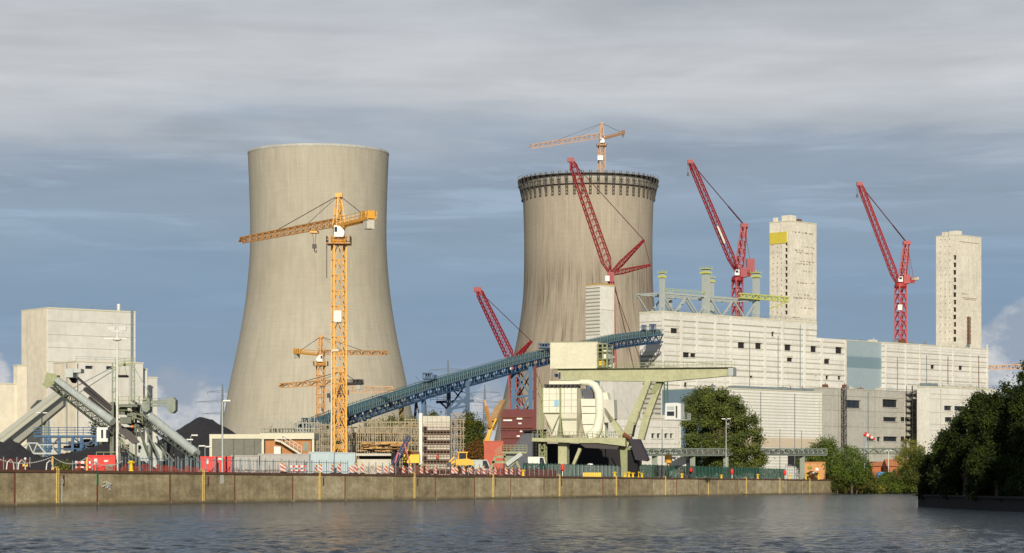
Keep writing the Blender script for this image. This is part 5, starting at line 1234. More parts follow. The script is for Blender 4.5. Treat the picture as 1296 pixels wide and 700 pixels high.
# ------------------------------------------------------------------ hoardings, containers along the yard
def board(name, label, px0, px1, ytop, t, m, cat, gap=0, ribs=0, th=.12, frame=None, depth=None, zb=GZ, group=None):
    """a straight sheet or container parallel to the quay, between two pixels on the line t metres inland"""
    s0 = qs(px0, t); s1 = qs(px1, t); c = qw((s0+s1)/2, t, zb); xm_=(px0+px1)/2
    H = CAMZ+(HY-ytop)/F*c.y-zb
    root = thing(name, c, label, cat, group, rz=QANG); L = abs(s1-s0)/2
    mb = MB(); mb.box((-L,0,gap),(L,(depth or th),H)); mb.build('panel' if not depth else 'body', m, root, True)
    k = max(2, int(2*L/2.6)); mb = MB()
    for i in range(k+1):
        u=-L+2*L*i/k; mb.box((u-.05,-.09,0),(u+.05,-.003,H+(.02 if not depth else 0)))
    mb.build('post' if not depth else 'frame_rib', frame or M['rail'], root, True)
    return root, L, H
def crate_box(name, label, px0, px1, ytop, t, m, cat, group=None, face=90, bulge=0):
    """container whose broad side faces the water across the picture"""
    c = q((px0+px1)/2, t); c.z=GZ; w_=(px1-px0)/F*c.y; H=CAMZ+(HY-ytop)/F*c.y-GZ
    root = thing(name, c, label, cat, group); mb = MB(); mb.box((-w_/2,0,.15),(w_/2,2.4,H)); mb.build('body', m, root, True)
    mb = MB(); k=max(3,int(w_/.55))
    for i in range(k): u=-w_/2+w_*(i+.5)/k; mb.box((u-.1,-.05,.3),(u+.1,-.003,H-.15))
    mb.build('corrugation', m, root, True)
    mb = MB()
    for sx_ in (-1,1): mb.box((sx_*w_/2-.08,-.09,0),(sx_*w_/2+.08,.1,H+.03))
    mb.box((-w_/2+.081,-.07,H-.12),(w_/2-.081,-.003,H+.02)); mb.box((-w_/2+.081,-.07,.05),(w_/2-.081,-.003,.2)); mb.build('frame', m, root, True)
    return root, w_, H
r, w_, H = crate_box('red_container', 'bright red container left of the floodlight mast', 112, 145, 576.5, 9, M['signalred'], 'container')
mb = MB(); mb.box((-w_*.28,-.08,H*.45),(-w_*.16,-.055,H*.8)); mb.box((w_*.1,-.08,H*.6),(w_*.26,-.055,H*.72)); mb.build('label_plate', M['white'], r, True)
mb = MB(); mb.box((w_*.2,-.5,.1),(w_*.46,-.1,H*.45)); mb.build('grey_box', M['greensteel'], r, True)
for i,(a_,c_) in enumerate(((254.5,272.5),(273,292.5))):
    r, w_, H = crate_box('red_container', ('left','right')[i]+' one of two bright red containers beside the flat roofed house', a_, c_, 578, 8, M['signalred'], 'container')
    mb = MB(); mb.box((-w_*.2,-.08,H*.55),(w_*.02,-.055,H*.85)) if i==0 else mb.box((-w_*.35,-.08,H*.8),(-w_*.1,-.055,H*.92)); mb.build('label_plate', M['white'], r, True)
crate_box('site_container', 'pale grey container wall in front of the dark glazing', 293, 327, 576.5, 9.5, M['hoard'], 'container')
crate_box('site_container', 'long grey container in front of the house stair', 327.5, 391, 574.5, 9.5, M['hoard'], 'container')
crate_box('site_container', 'pale blue container under the tall orange crane', 391.5, 422, 572, 10, M['contblue'], 'container')
crate_box('site_container', 'right pale blue container with small white plates', 422.5, 449, 573, 10, M['contblue'], 'container')
cb_=bpy.data.objects[-1] if 0 else None
# low concrete shed with dark slot
c = P(478, HY, 420); r = thing('concrete_shed', (c.x, c.y, GZ), 'low pale concrete shed with a dark slot under its roof edge', 'shed')
a_=P(449,574,420); c_=P(509,577,420); mb=MB(); mb.box((a_.x,419,c_.z),(c_.x,426,a_.z)); mb.build('roof', M['conc2'], r)
mb=MB(); mb.box((a_.x+.4,420,GZ),(c_.x-.8,425.5,c_.z-.35*1.6)); mb.build('wall', M['conc2'], r)
mb=MB(); mb.box((a_.x+.8,420.5,c_.z-.56),(c_.x-1,425,c_.z-.01)); mb.build('slot', M['black'], r)
# orange brown scaffolding field behind
def scaffold(label, px0, px1, ytop, Y, levels, nx, ny=3, dep=6, planks=True, m=None, top_rag=1.5, name='scaffold', skip=.0):
    a_=P(px0,HY,Y); c_=P(px1,HY,Y); z1=CAMZ+(HY-ytop)/F*Y; root=thing(name,((a_.x+c_.x)/2,Y,GZ),label,'scaffold','scaffolding around the shell works')
    m=m or mat('tan dusted scaffold tube',(158,144,116),.7,.3,1.2); up=MB(); br=MB(); pl=MB()
    for j in range(ny):
        y=Y+dep*j/max(1,ny-1)
        for i in range(nx+1):
            x=a_.x+(c_.x-a_.x)*i/nx; h=z1+random.uniform(-.2,top_rag)
            up.bar((x,y,GZ),(x+random.uniform(-.1,.1),y,h),.13,caps=False)
        for k in range(levels+1):
            z=GZ+(z1-GZ)*k/levels
            br.bar((a_.x-.3,y,z),(c_.x+.3,y,z),.12,caps=False)
            br.bar((a_.x-.3,y,min(z+1,z1+1)),(c_.x+.3,y,min(z+1,z1+1)),.09,caps=False)
            if k<levels:
                for i in range(nx):
                    if random.random()<.35:
                        x=a_.x+(c_.x-a_.x)*i/nx; x2=a_.x+(c_.x-a_.x)*(i+1)/nx; z2=GZ+(z1-GZ)*(k+1)/levels
                        if random.random()<.5: x,x2=x2,x
                        br.bar((x,y,z),(x2,y,z2),.09,caps=False)
    if planks:
        for k in range(1,levels+1):
            z=GZ+(z1-GZ)*k/levels; x=a_.x
            while x<c_.x:
                L=random.uniform(1.5,5)
                if random.random()>skip: pl.box((x,Y-.2+random.uniform(0,.3),z-.12),(min(x+L,c_.x),Y+dep*random.uniform(.4,1),z))
                x+=L+random.uniform(.1,1)
    up.build('upright', m, root); br.build('ledger', m, root)
    if planks: pl.build('plank', mat('mixed scaffold planks', (176,142,98), .85, .35, .6), root)
    return root
scaffold('dense scaffolding with timber decks over the concrete shed', 440, 512, 548, 432, 5, 26, ny=3, dep=7)
scaffold('taller scaffold frame right behind the concrete shed', 455, 528, 541, 448, 6, 22, ny=3, dep=6, skip=.5)
scaffold('pale scaffolding poking above the flat roofed house', 330, 402, 542, 450, 5, 20, ny=2, dep=5, skip=.6, m=mat('pale scaffold tube', (160,158,140), .6), top_rag=2.5)
scaffold('scaffold tubes between house and tall orange crane', 398, 424, 545, 425, 6, 9, ny=3, dep=5, skip=.4)
scaffold('narrow scaffold tower leaning on the right of the stair shaft', 572, 586, 531, 432, 7, 4, ny=3, dep=4, skip=.3)
scaffold('narrow scaffold left of the concrete stair shaft', 513, 529, 538, 436, 6, 4, ny=2, dep=3, skip=.2)
mb_s = MB(); A_=P(494,548,428); 
for i in range(46):
    x=random.uniform(452,508); y=random.choice([562,565,568,571])+random.uniform(-.6,.6); p_=P(x,y,430+random.uniform(-1,2)); L=random.uniform(.5,2.4); mb_s.box((p_.x,p_.y,p_.z),(p_.x+L,p_.y+.4,p_.z+random.uniform(.1,.35)))
single(mb_s, 'timber_stack', mat('raw formwork timber', (190,146,86), .85, .3, .7, island=.35), (P(480,0,430).x,430,GZ), 'loose formwork timber lying on the scaffold decks', 'timber')
# blue and pink leaning poles: a drill rig by the shed
rg = thing('piling_rig', P(505,HY,412)-Vector((0,0,CAMZ-GZ)), 'dark blue piling rig with leaning mast beside the yellow box', 'piling rig')
mb=MB(); mb.lattice(P(497,591,412),P(518,552,412),.7,.7,.5,.5,10,.14,.09,side=Vector((.2,1,0))); mb.build('mast', mat('navy paint', (56,66,104), .6), rg)
mb=MB(); a_=P(495,573,412); c_=P(504,590,412); mb.box((a_.x,412,c_.z),(c_.x,415,a_.z)); mb.box((a_.x-.5,411.8,GZ),(c_.x+1,414,GZ+.6)); mb.build('body', M['black'], rg)
mb=MB(); mb.bar(P(512,562,411.5),P(520,590,411.5),.2); mb.bar(P(500,586,411),P(504,572,411),.25); mb.build('prop', mat('pink red paint', (196,96,96), .6), rg)
c = P(521,HY,418); r = thing('yellow_tank', (c.x,c.y,GZ), 'bright yellow rectangular machine box left of the stair shaft', 'machine box')
mb=MB(); a_=P(511,570,418); c_=P(531,586,418); mb.box((a_.x,418,c_.z),(c_.x,421,a_.z-.6)); mb.prism([(a_.x,418,a_.z-.598),(c_.x-1,418,a_.z-.598),(c_.x-1.4,418,a_.z+.1),(a_.x+.5,418,a_.z+.1)],(0,3,0)); mb.build('body', M['bright_yellow'], r)
mb=MB(); mb.bar(P(511,573,417.8),P(531,573,417.8),.3); 
for px in (513,528): v=P(px,586,419); mb.bar((v.x,v.y,GZ),v,.4)
mb.build('frame', M['rust'], r)

# concrete stair shaft under construction
YP=426
c=P(550,HY,YP); ps=thing('stair_shaft_shell', (c.x,c.y,GZ), 'raw precast concrete stair shaft wrapped in five working platforms', 'concrete shaft')
mb=MB(); a_=P(535,525,YP); c_=P(571,525,YP); mb.box((a_.x,YP+.3,GZ),(c_.x-.2,YP+6,a_.z-.2)); mb.build('wall', M['conc2'], ps)
mb=MB(); d0=P(530.5,523,YP); d1=P(534.6,523,YP); mb.box((d0.x,YP-.6,GZ),(d1.x,YP+5,d0.z)); mb.build('side_wall', M['clad'], ps)
for k in range(5):
    yy=541.5+k*12.3-(12.3 if k==-1 else 0); z=P(550,yy-2.0,YP).z; mb=MB(); mb.box((a_.x+.1,YP-1.3,z-.9),(c_.x,YP+.28,z-.78)); mb.build('platform', mat('dark platform plank', (112,88,68), .9, .3, 1), ps)
    mb=MB()
    for i in range(9):
        x=a_.x+.2+(c_.x-a_.x-.4)*i/8; mb.bar((x,YP-1.2,z-.75),(x,YP-1.2,z+.35),.06,caps=False); mb.bar((x,YP+.2,z-1.9),(x,YP-1.2,z-.95),.14)
    mb.bar((a_.x,YP-1.2,z+.32),(c_.x,YP-1.2,z+.32),.07); mb.bar((a_.x,YP-1.2,z-.1),(c_.x,YP-1.2,z-.1),.09); mb.build('platform_rail', mat('pinkish scaffold rail', (168,140,122), .7), ps)
mb=MB()
for k in range(4): z=P(550,534+k*12.3,YP).z; mb.box((a_.x+.3,YP+.26,z-.06),(c_.x-.3,YP+.298,z+.02))
for i in range(1,6): x=a_.x+(c_.x-a_.x)*i/6; mb.box((x-.03,YP+.25,GZ),(x+.03,YP+.292,a_.z-.3))
mb.build('wall_joint', mat('dark concrete joint', ()), ps)
mb=MB()
for k in range(5): p_=P(540,541.5+k*12.3,YP); mb.box((p_.x-.7,YP+.2,p_.z-.7),(p_.x+.1,YP+.299,p_.z+.3))
mb.build('wall_opening', M['dark'], ps)
mb=MB(); p_=P(553.8,578.5,YP-1.5)
mb.lathe([(.15,-.4),(.28,-.2),(.25,.3),(.1,.45)],c=p_,n=8); o=mb.build('orange_drum', M['orange'], ps)

# ------------------------------------------------------------------ wheel loader
def wheel(root, c, r, w_, y0, m=None):
    mb=MB(); mb.tube([c+Vector((0,y0,0)),c+Vector((0,y0+.06,0)),c+Vector((0,y0+w_-.06,0)),c+Vector((0,y0+w_,0))],[r*.9,r,r,r*.9],18,smooth=False); wo=mb.build('wheel', M['black'], root)
    mb=MB(); mb.tube([c+Vector((0,y0-.03,0)),c+Vector((0,y0+w_+.03,0))],r*.48,12); mb.build('rim', m or M['bright_yellow'], wo)
cy_=q(585,8); YL=cy_.y; root=thing('wheel_loader',(cy_.x,YL,GZ),'bright yellow wheel loader with glazed cab right of the stair shaft','wheel loader')
def L_(px,py,dy=0): return P(px,py,YL+dy)
sc=YL/F
y3 = M['bright_yellow'] if 0 else mat('loader yellow', (244,176,24), .5, .15, 1.5)
mb=MB(); mb.prism([L_(577,589),L_(600,589),L_(600,583),L_(592,580.5),L_(577,581.5)][::-1],(0,2.2,0)); mb.build('body', y3, root)
mb=MB(); z0=L_(0,582).z; xx0=L_(580,0).x; xx1=L_(591,0).x; z1=L_(0,573.3).z
for x in (xx0,xx1-.12):
    for y in (YL+.1,YL+1.9): mb.box((x,y,z0),(x+.12,y+.12,z1))
mb.box((xx0-.15,YL-.05,z1),(xx1+.15,YL+2.2,z1+.18)); cb=mb.build('cab', y3, root)
mb=MB(); mb.box((xx0+.13,YL+.06,z0-.1),(xx1-.13,YL+1.95,z1-.003)); mb.build('window', M['glass'], cb)
for px in (577,594):
    c_=L_(px,0); c_.z=GZ+.85
    for yy in (-.35,2.0): wheel(root,c_,.85,.55,yy,y3)
mb=MB(); mb.bar(L_(576,584,.4),L_(569,587,.4),.35); mb.bar(L_(576,584,1.6),L_(569,587,1.6),.35); mb.bar(L_(575,578,1),L_(568,585,1),.2); mb.build('lift_arm', y3, root)
mb=MB(); mb.prism([L_(566.5,584,-.2),L_(571,585,-.2),L_(571,590,-.2),L_(565,592,-.2)],(0,2.6,0)); mb.build('bucket', M['cable'], root)

# yellow orange concrete pump arm / excavator
YE=470; ex=thing('concrete_pump',(P(630,HY,YE).x,YE,GZ),'yellow orange folded concrete pump arm left of the unfinished tower','concrete pump')
mb=MB(); mb.lattice(P(619,592,YE),P(616,556,YE),.9,.9,.8,.8,8,.2,.13,side=Vector((.9,.3,0)),zig=True); mb.bar(P(616,558,YE),P(622,541,YE),.9,.7); mb.build('mast', M['yellow'], ex)
mb=MB(); mb.bar(P(621,542,YE),P(632,516,YE+4),1.3,1.0); mb.bar(P(632,517,YE+4),P(637,508,YE+6),1.0,.8); mb.build('upper_arm', mat('dusty tan boom paint',(176,138,92),.7,.3,1), ex)
mb=MB(); mb.bar(P(621,541,YE-1),P(615,514,YE-2),.55); mb.bar(P(615,514,YE-2),P(613.5,506,YE-2),.3); mb.bar(P(617,530,YE-1),P(626,532,YE),.25); mb.build('hose_boom', M['yellow2'], ex)
mb=MB(); mb.tube([P(618,586,YE-.6),P(617,560,YE-.6),P(622,543,YE-.8),P(628,530,YE)],.16,6); mb.build('delivery_pipe', M['bright_yellow'], ex)
mb=MB(); a_=P(614,586,YE); c_=P(634,594,YE); mb.box((a_.x,YE-1.2,GZ+.5),(c_.x,YE+1.4,a_.z)); mb.build('truck_bed', M['yellow'], ex)

# red site blocks in front of the unfinished tower
YR=520
def box_thing(name,label,cat,px0,px1,y0,y1,Y,dep,m,detail=None,zb=None,group=None):
    a_=P(px0,y0,Y); c_=P(px1,y1,Y); zb=GZ if zb is None else zb; z0=c_.z if y1 else zb
    root=thing(name,((a_.x+c_.x)/2,Y,z0),label,cat,group); mb=MB(); mb.box((a_.x,Y,z0),(c_.x,Y+dep,a_.z)); mb.build('body',m,root)
    if detail: detail(root,a_,c_,z0)
    return root
def ribs_(root,a_,c_,z0,m=None,step=.6):
    mb=MB(); k=int((c_.x-a_.x)/step)
    for i in range(k+1): x=a_.x+(c_.x-a_.x)*i/max(1,k); mb.box((x-.06,a_.y-.06,z0+.1),(x+.06,a_.y-.004,a_.z-.1))
    mb.box((a_.x,a_.y-.09,a_.z-.15),(c_.x,a_.y-.061,a_.z)); mb.build('corrugation', m or M['orange'], root)
box_thing('orange_container','orange red container below the dark red machine','container',613,636.5,558,0,455,6,M['orange'],ribs_)
def dr(root,a_,c_,z0):
    mb=MB()
    for k in range(6): z=z0+(a_.z-z0)*(k+.8)/6.6; mb.box((a_.x+.3,a_.y-.25,z),(c_.x-.3,a_.y-.01,z+.28))
    mb.build('ballast_joint', M['rust'], root)
    for px0,px1,py in ((637,648,531),(654,661,529),(656,660,535),(654,658,551),(658,661,545)):
        p0=P(px0,py,YR-.4); p1=P(px1,py+2,YR-.4); mb=MB(); mb.box((p0.x,p0.y,p1.z),(p1.x,p0.y+.1,p0.z)); mb.build('white_plate', M['white'], root)
    mb=MB(); mb.rail([(a_.x,a_.y-.3,z0+(a_.z-z0)*.33),(c_.x,a_.y-.3,z0+(a_.z-z0)*.33)],1,1,.08); mb.rail([(a_.x,a_.y-.3,z0+(a_.z-z0)*.66),(c_.x,a_.y-.3,z0+(a_.z-z0)*.66)],1,1,.08); mb.build('railing', M['darkred'], root)
box_thing('ballast_tower','dark red stacked ballast block between the trestle legs','ballast stack',634,675,518,0,YR,8,M['darkred'],dr)
# grey sloping shed
gs=thing('sloping_shed',(P(680,HY,498).x,498,GZ),'dark grey shed with sloping left edge and black doorway','shed')
mb=MB(); mb.prism([P(650,566,498),P(664,546,498),P(691,545,498),Vector((P(691,0,498).x,498,GZ)),Vector((P(640,0,498).x,498,GZ)),P(640,578,498)],(0,10,0)); mb.build('wall', M['darkgrey'], gs)
mb=MB(); mb.bar(P(662,545.5,497.6),P(692,544.5,497.6),1.0,.3); mb.build('roof_edge', M['black'], gs)
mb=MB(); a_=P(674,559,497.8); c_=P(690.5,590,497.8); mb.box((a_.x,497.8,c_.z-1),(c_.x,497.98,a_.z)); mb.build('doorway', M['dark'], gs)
mb=MB(); a_=P(691.2,561.5,502); c_=P(786,590,502); mb.box((a_.x,502,GZ),(c_.x,508,a_.z)); mb.build('dark_fill_block', M['dark'], gs)  # dark block put in for the darkness beneath the unloader platform
# olive machine with stair left of the unloader
om=thing('olive_conveyor_hopper',(P(648,HY,436).x,436,GZ),'pale olive hopper machine with railed platform and inclined legs','hopper machine')
mb=MB(); a_=P(627,574,436); c_=P(667,571,436); mb.box((a_.x+1.0,436,P(0,574,436).z),(c_.x,439,P(0,571.5,436).z)); mb.build('platform', M['olive2'], om)
mb=MB(); mb.rail([P(636,571.5,436),P(667,571.5,436)],1.1,.7,.08,3); mb.rail([P(627,578,436),P(636,571.5,436)],1.1,.7,.08,3); mb.build('railing', M['olive2'], om)
mb=MB()
for a_,c_ in (((627,578),(621,594)),((638,574),(644,594)),((652,580),(658,594)),((622,585),(640,585)),((660,574),(646,590)),((628,578),(640,578))): mb.bar(P(*a_,436.5),P(*c_,436.5),.4)
mb.build('leg', M['olive2'], om)
mb=MB(); mb.prism([P(638,575,437),P(656,575,437),P(650,584,437),P(642,584,437)],(0,2,0)); mb.build('hopper', M['greensteel'], om)
mb=MB(); mb.bar(P(641,588,436),P(660,574,436),.5,.7); mb.build('belt_arm', M['lightsteel'], om)

# ------------------------------------------------------------------ ship unloader
u0=q(785,5); UF=Fr((u0.x,u0.y),math.atan2(-QV.y,-QV.x))
un=thing('ship_unloader',(u0.x,u0.y,GZ),'pale olive ship unloader with long box girder, filter house and slanted legs','ship unloader',rz=UF.a)
def U(px,py,y=0): return UF.hit(px,py,'y',y)
def upoly(mb,pts,y0,y1):
    P_=[U(px,py,0) for px,py in pts]; mb.prism([(v.x,y0,v.z) for v in P_],(0,y1-y0,0)); return mb
o_=M['olive']
def ub(name,mb,m,parent=None):
    for v in mb.v: v.z-=GZ
    return mb.build(name,m,parent or un,True)
mb=MB(); upoly(mb,[(707,467.5),(929.5,465.5),(929.5,475.5),(923,475.8),(905,477.5),(840,483.3),(710,481.5)],-.8,1.1); gd=ub('girder',mb,o_)
mb=MB(); upoly(mb,[(706,466.9),(929,464.9),(929,465.3),(706,467.4)],-1.5,1.5); ub('walkway',mb,M['olive2'],gd)
mb=MB(); 
for yy in (-1.4,1.4): a_=U(760,466.6); c_=U(928,465); mb.rail([(a_.x,yy,a_.z),(c_.x,yy,c_.z)],1.05,1.7,.06,2)
ub('railing',mb,M['olive2'],gd)
mb=MB(); a_=U(923.5,466); c_=U(930,476); mb.box((a_.x,-1.3,c_.z),(c_.x,1.3,a_.z)); ub('end_plate',mb,M['lightsteel'],gd)
mb=MB(); a_=U(703,471.5); c_=U(711,479); mb.box((a_.x,-.7,c_.z+.3),(a_.x+.3,.7,c_.z+.9)); mb.box((a_.x+.9,-.9,c_.z-.1),(c_.x,.9,a_.z)); ub('winch',mb,M['blue2'],gd)
mb=MB(); upoly(mb,[(698.3,433.5),(758.3,433),(758.3,466.3),(698.3,467)],-1.0,2.4); mh=ub('machine_house',mb,mat('cream machine house paint',(220,215,186),.6,.12,.35,grime=.12))
mb=MB(); upoly(mb,[(697.8,432.8),(758.8,432.3),(758.8,432.8),(697.8,433.3)],-1.2,2.6); ub('roof',mb,o_,mh)
mb=MB()
for px in (760,766,771.5):
    for yy in (-1.8,1.6): a_=U(px,436); c_=U(px,466); mb.box((a_.x-.12,yy,c_.z),(a_.x+.12,yy+.24,a_.z))
for py in (436,441,446,455,465): a_=U(759,py); c_=U(772,py); mb.box((a_.x,-1.9,a_.z-.1),(c_.x,1.9,a_.z+.06))
ub('service_frame',mb,M['olive2'],mh)
mb=MB(); a_=U(765,440); c_=U(771,454); mb.box((a_.x,-1.2,c_.z),(c_.x,1.2,a_.z)); ub('white_locker',mb,M['white'],mh)
mb=MB(); a_=U(760.5,456); c_=U(767,463); mb.box((a_.x,-1.3,c_.z),(c_.x,.8,a_.z)); ub('yellow_motor',mb,M['bright_yellow'],mh)
mb=MB(); a_=U(759,448); c_=U(765,454); mb.box((a_.x,-1.2,c_.z),(c_.x,.6,a_.z)); ub('dark_motor',mb,M['cable'],mh)
# legs
mb=MB(); upoly(mb,[(819,482.5),(826,482.5),(812,520),(796.5,566),(784.5,566),(785,560),(801,523)],-1.2,-.2); ub('leg',mb,o_)
mb=MB(); upoly(mb,[(833.5,482.5),(838.5,482.5),(822,528),(814,557),(806,557),(812,530),(826,497)],.2,1.2); ub('leg',mb,o_)
mb=MB(); upoly(mb,[(831,482.5),(840,482.5),(829,498),(822,498)],.0,1.19); ub('leg_gusset',mb,M['olive2'])
mb=MB()
for t_ in (.12,.3,.48,.66,.84):
    x=822.5+(790-822.5)*t_; y=484+(562-484)*t_; a_=U(x+4.5,y); mb.box((a_.x-.25,-1.35,a_.z-.1),(a_.x+.35,-1.2,a_.z+.1))
ub('leg_bracket',mb,M['olive2'])
mb=MB(); upoly(mb,[(763,518),(767,516),(792,550),(786,556)],-.6,.2); ub('knee_brace',mb,o_)
mb=MB(); upoly(mb,[(678.5,554.5),(796,554.5),(796,565),(762,561),(737,561),(678.5,558.8)],-2.6,2.6); pf=ub('platform',mb,o_)
mb=MB(); a_=U(737,558); c_=U(783,566); upoly(mb,[(737,561.2),(790,561.2),(785,569),(745,567)],-2.2,2.4); ub('underframe',mb,M['cable'],pf)
mb=MB()
for yy in (-2.5,2.5): a_=U(679,554.3); c_=U(790,554.3); mb.rail([(a_.x,yy,a_.z),(c_.x,yy,c_.z)],1.1,.9,.06,2)
ub('railing',mb,M['olive2'],pf)
# filter house
fm=mat('white filter house sheet',(232,228,204),.55,.08,.4)
mb=MB(); upoly(mb,[(691,491.5),(735,491.5),(735,523),(691,523)],-1.9,1.4); fh=ub('filter_house',mb,fm)
mb=MB()
for px in (699,708.5,718,727,735.3): a_=U(px,491.6); c_=U(px,522.8); mb.box((a_.x-.05,-1.98,c_.z),(a_.x+.05,-1.904,a_.z))
for py in (499,507,515): a_=U(691,py); c_=U(735,py); mb.box((a_.x,-1.96,a_.z-.03),(c_.x,-1.903,a_.z+.03))
ub('sheet_rib',mb,mat('filter sheet rib',(190,186,164),.6),fh)
mb=MB(); a_=U(705.5,506.5); c_=U(711,514.5); mb.box((a_.x,-2.0,c_.z),(c_.x,-1.985,a_.z)); ub('blue_sign',mb,M['bluebox'],fh)
for x0,x1,xa,xb,yb in ((692,713,698.5,706,552),(713.5,735,714.5,731,551)):
    T0=U(x0,523.1); T1=U(x1,523.1); B0=U(xa,yb); B1=U(xb,yb)
    mb=MB(); mb.hexa([(B0.x,-.7,B0.z),(B1.x,-.7,B0.z),(B1.x,.5,B0.z),(B0.x,.5,B0.z),(T0.x,-1.8,T0.z),(T1.x,-1.8,T0.z),(T1.x,1.3,T0.z),(T0.x,1.3,T0.z)]); ub('hopper',mb,fm,fh)
mb=MB()
for px in (691,712.8,713.8,735): a_=U(px,491); c_=U(px,554); mb.box((a_.x-.09,-2.15,c_.z),(a_.x+.09,-1.99,a_.z))
for (ax,ay),(bx,by) in (((692,523),(712,523)),((693,526),(703,546)),((712,526),(703,546)),((714,530),(734,530)),((692,553),(712,553))): a_=U(ax,ay); c_=U(bx,by); mb.bar((a_.x,-2.1,a_.z),(c_.x,-2.1,c_.z),.13)
ub('support_frame',mb,M['olive2'],fh)
mb=MB()
for i in range(8): a_=U(692.5+i*5.3,491.2); mb.box((a_.x,-1.7,a_.z),(a_.x+.45,1.2,a_.z+.45)); mb.tube([(a_.x+.2,-1.6,a_.z+.2),(a_.x+.5,-1.9,a_.z-.1)],.12,6)
a_=U(691,487.5); c_=U(738,487.5); mb.tube([(a_.x,-1.2,a_.z),(c_.x,-1.2,c_.z)],.14,6); ub('cleaning_valve',mb,M['cable'],fh)
a_=U(697,484.5); c_=U(738,484.5)
mb=MB(); mb.box((a_.x,-1.0,a_.z-.35),(c_.x,.8,a_.z+.28)); ub('top_duct',mb,fm,fh)
mb=MB(); pts_=[(736,484),(747,484.5),(754,488),(758.5,496),(760,508),(760,525),(758,540),(754,548),(748,553)]
wl_=[(U(px,py).x,-.6,U(px,py).z) for px,py in pts_]; mb.tube(wl_,[.55,.62,.75,.85,.85,.85,.95,1.1,1.25],14); ub('curved_duct',mb,fm)
mb=MB(); upoly(mb,[(736.5,492),(751,492),(751,504.5),(739,504.5)],-.2,1.3); ub('duct_opening',mb,M['darkgrey'])
mb=MB(); upoly(mb,[(738,505.2),(751.5,505.2),(751.5,487),(757,490),(763,498),(765,508),(765,553.5),(738,553.5)],.3,2.6); ub('rear_casing',mb,fm)
mb=MB(); upoly(mb,[(737,505),(757,505),(757,546),(752,553.5),(743,553.5),(739,536),(738,520)],-1.0,1.5); ub('fan_casing',mb,fm)
mb=MB(); 
for py in (514,523,537): upoly(mb,[(739,py),(756,py),(756,py+.6),(739,py+.6)],-1.15,-1.003)
ub('casing_flange',mb,M['darkgrey'])
mb=MB(); upoly(mb,[(765,506),(778,506),(779,530),(775,535),(766,535)],-.6,1.4); ub('side_box',mb,mat('pale grey box',(206,202,184),.6,.1,.5))
mb=MB(); upoly(mb,[(763,497),(769,497),(771,505.8),(764,505.8)],-.4,1.2); ub('side_box',mb,fm)
mb=MB()
for a0,c0 in (((760,487),(760,553)),((775,493),(775,505)),((776,535),(790,552)),((783,505),(797,528))): a_=U(*a0); c_=U(*c0); mb.bar((a_.x,.9,a_.z),(c_.x,.9,c_.z),.16)
for px in (763,768,773,778): a_=U(px,553); mb.lathe([(.25,0),(.3,.4),(.15,.6),(.15,1.0)],c=(a_.x,0,a_.z+.1),n=8)
ub('pipework',mb,M['lightsteel'])
mb=MB()
for px in (683.5,687.5): a_=U(px,486); c_=U(px,554); mb.box((a_.x-.07,-1.6,c_.z),(a_.x+.07,-1.46,a_.z))
for k in range(14): a_=U(683.5,487+k*4.8); c_=U(687.5,487+k*4.8); mb.box((a_.x,-1.58,a_.z-.03),(c_.x,-1.5,a_.z+.04))
ub('caged_ladder',mb,M['olive2'])
mb=MB(); a_=U(689,567); mb.lattice((U(689,559).x,-.9,0+U(689,559).z),(U(689,559).x,-.9,GZ),1.1,1.1,1.1,1.1,5,.2,.13,side=Vector((1,0,0))); ub('lattice_leg',mb,M['olive2'])
mb=MB(); upoly(mb,[(708,559),(719,559),(719,605),(708,605)],-.8,.8); ub('pedestal',mb,o_)
mb=MB(); upoly(mb,[(733,567),(737,568),(722,602),(719,602)],-.5,.2); ub('inclined_prop',mb,o_)
mb=MB(); upoly(mb,[(786,566.2),(801,566.2),(800,605),(788,605)],-.8,.8); ub('pedestal',mb,M['olive2'])
mb=MB(); a_=U(750,573); mb.lathe([(.5,GZ),(.55,GZ+.4),(.35,GZ+.6),(.35,GZ+1.5),(.55,GZ+1.6),(.6,GZ+2.4),(.4,GZ+2.6)],c=(a_.x,-1.5,0),n=12); ub('drum_winch',mb,M['white'])
mb=MB(); upoly(mb,[(801,556),(813,556),(824.5,582),(822,584),(808.5,582)],-2.6,-1.0); ub('tilted_chute',mb,M['maroon'])
mb=MB(); a_=U(793,550); c_=U(803,556); mb.tube([(a_.x,-2.2,a_.z),(c_.x,-2.2,c_.z)],[.45,.3],10); ub('chute_pivot',mb,M['rust'])
mb=MB(); a_=U(807,538); c_=U(804,553); mb.bar((a_.x,-1.8,a_.z),(c_.x,-1.8,c_.z),.35); a_=U(796,568); mb.box((a_.x,-1,GZ+.2),(a_.x+1.8,1,a_.z-.2)); ub('chute_frame',mb,M['black'])
# hanging cab
mb=MB()
for px in (841.5,845.5): a_=U(px,483.4); c_=U(px,511); mb.box((a_.x-.1,-.6,c_.z),(a_.x+.1,-.35,a_.z))
for k in range(6): a_=U(841.5,486+k*4.4); c_=U(845.5,486+k*4.4+3); mb.bar((a_.x,-.5,a_.z),(c_.x,-.5,c_.z),.1)
ub('cab_hanger',mb,mat('dark green hanger',(70,100,84),.6))
mb=MB(); upoly(mb,[(844.5,510.5),(858.5,510),(864,511),(864,531),(843.5,531),(843.5,529)],-1.3,1.2); cb=ub('operator_cab',mb,M['cab'])
mb=MB(); upoly(mb,[(846.5,521),(855.5,521),(855.5,526.5),(846.5,526.5)],-1.36,-1.303); ub('window',mb,M['glass'],cb)
mb=MB(); upoly(mb,[(846.5,514.5),(855.5,514.5),(855.5,519),(846.5,519)],-1.36,-1.303); ub('window',mb,M['lightsteel'],cb)
mb=MB(); upoly(mb,[(857.5,514),(859.5,514),(859.5,529),(857.5,529)],-1.35,-1.303); ub('door',mb,M['cable'],cb)
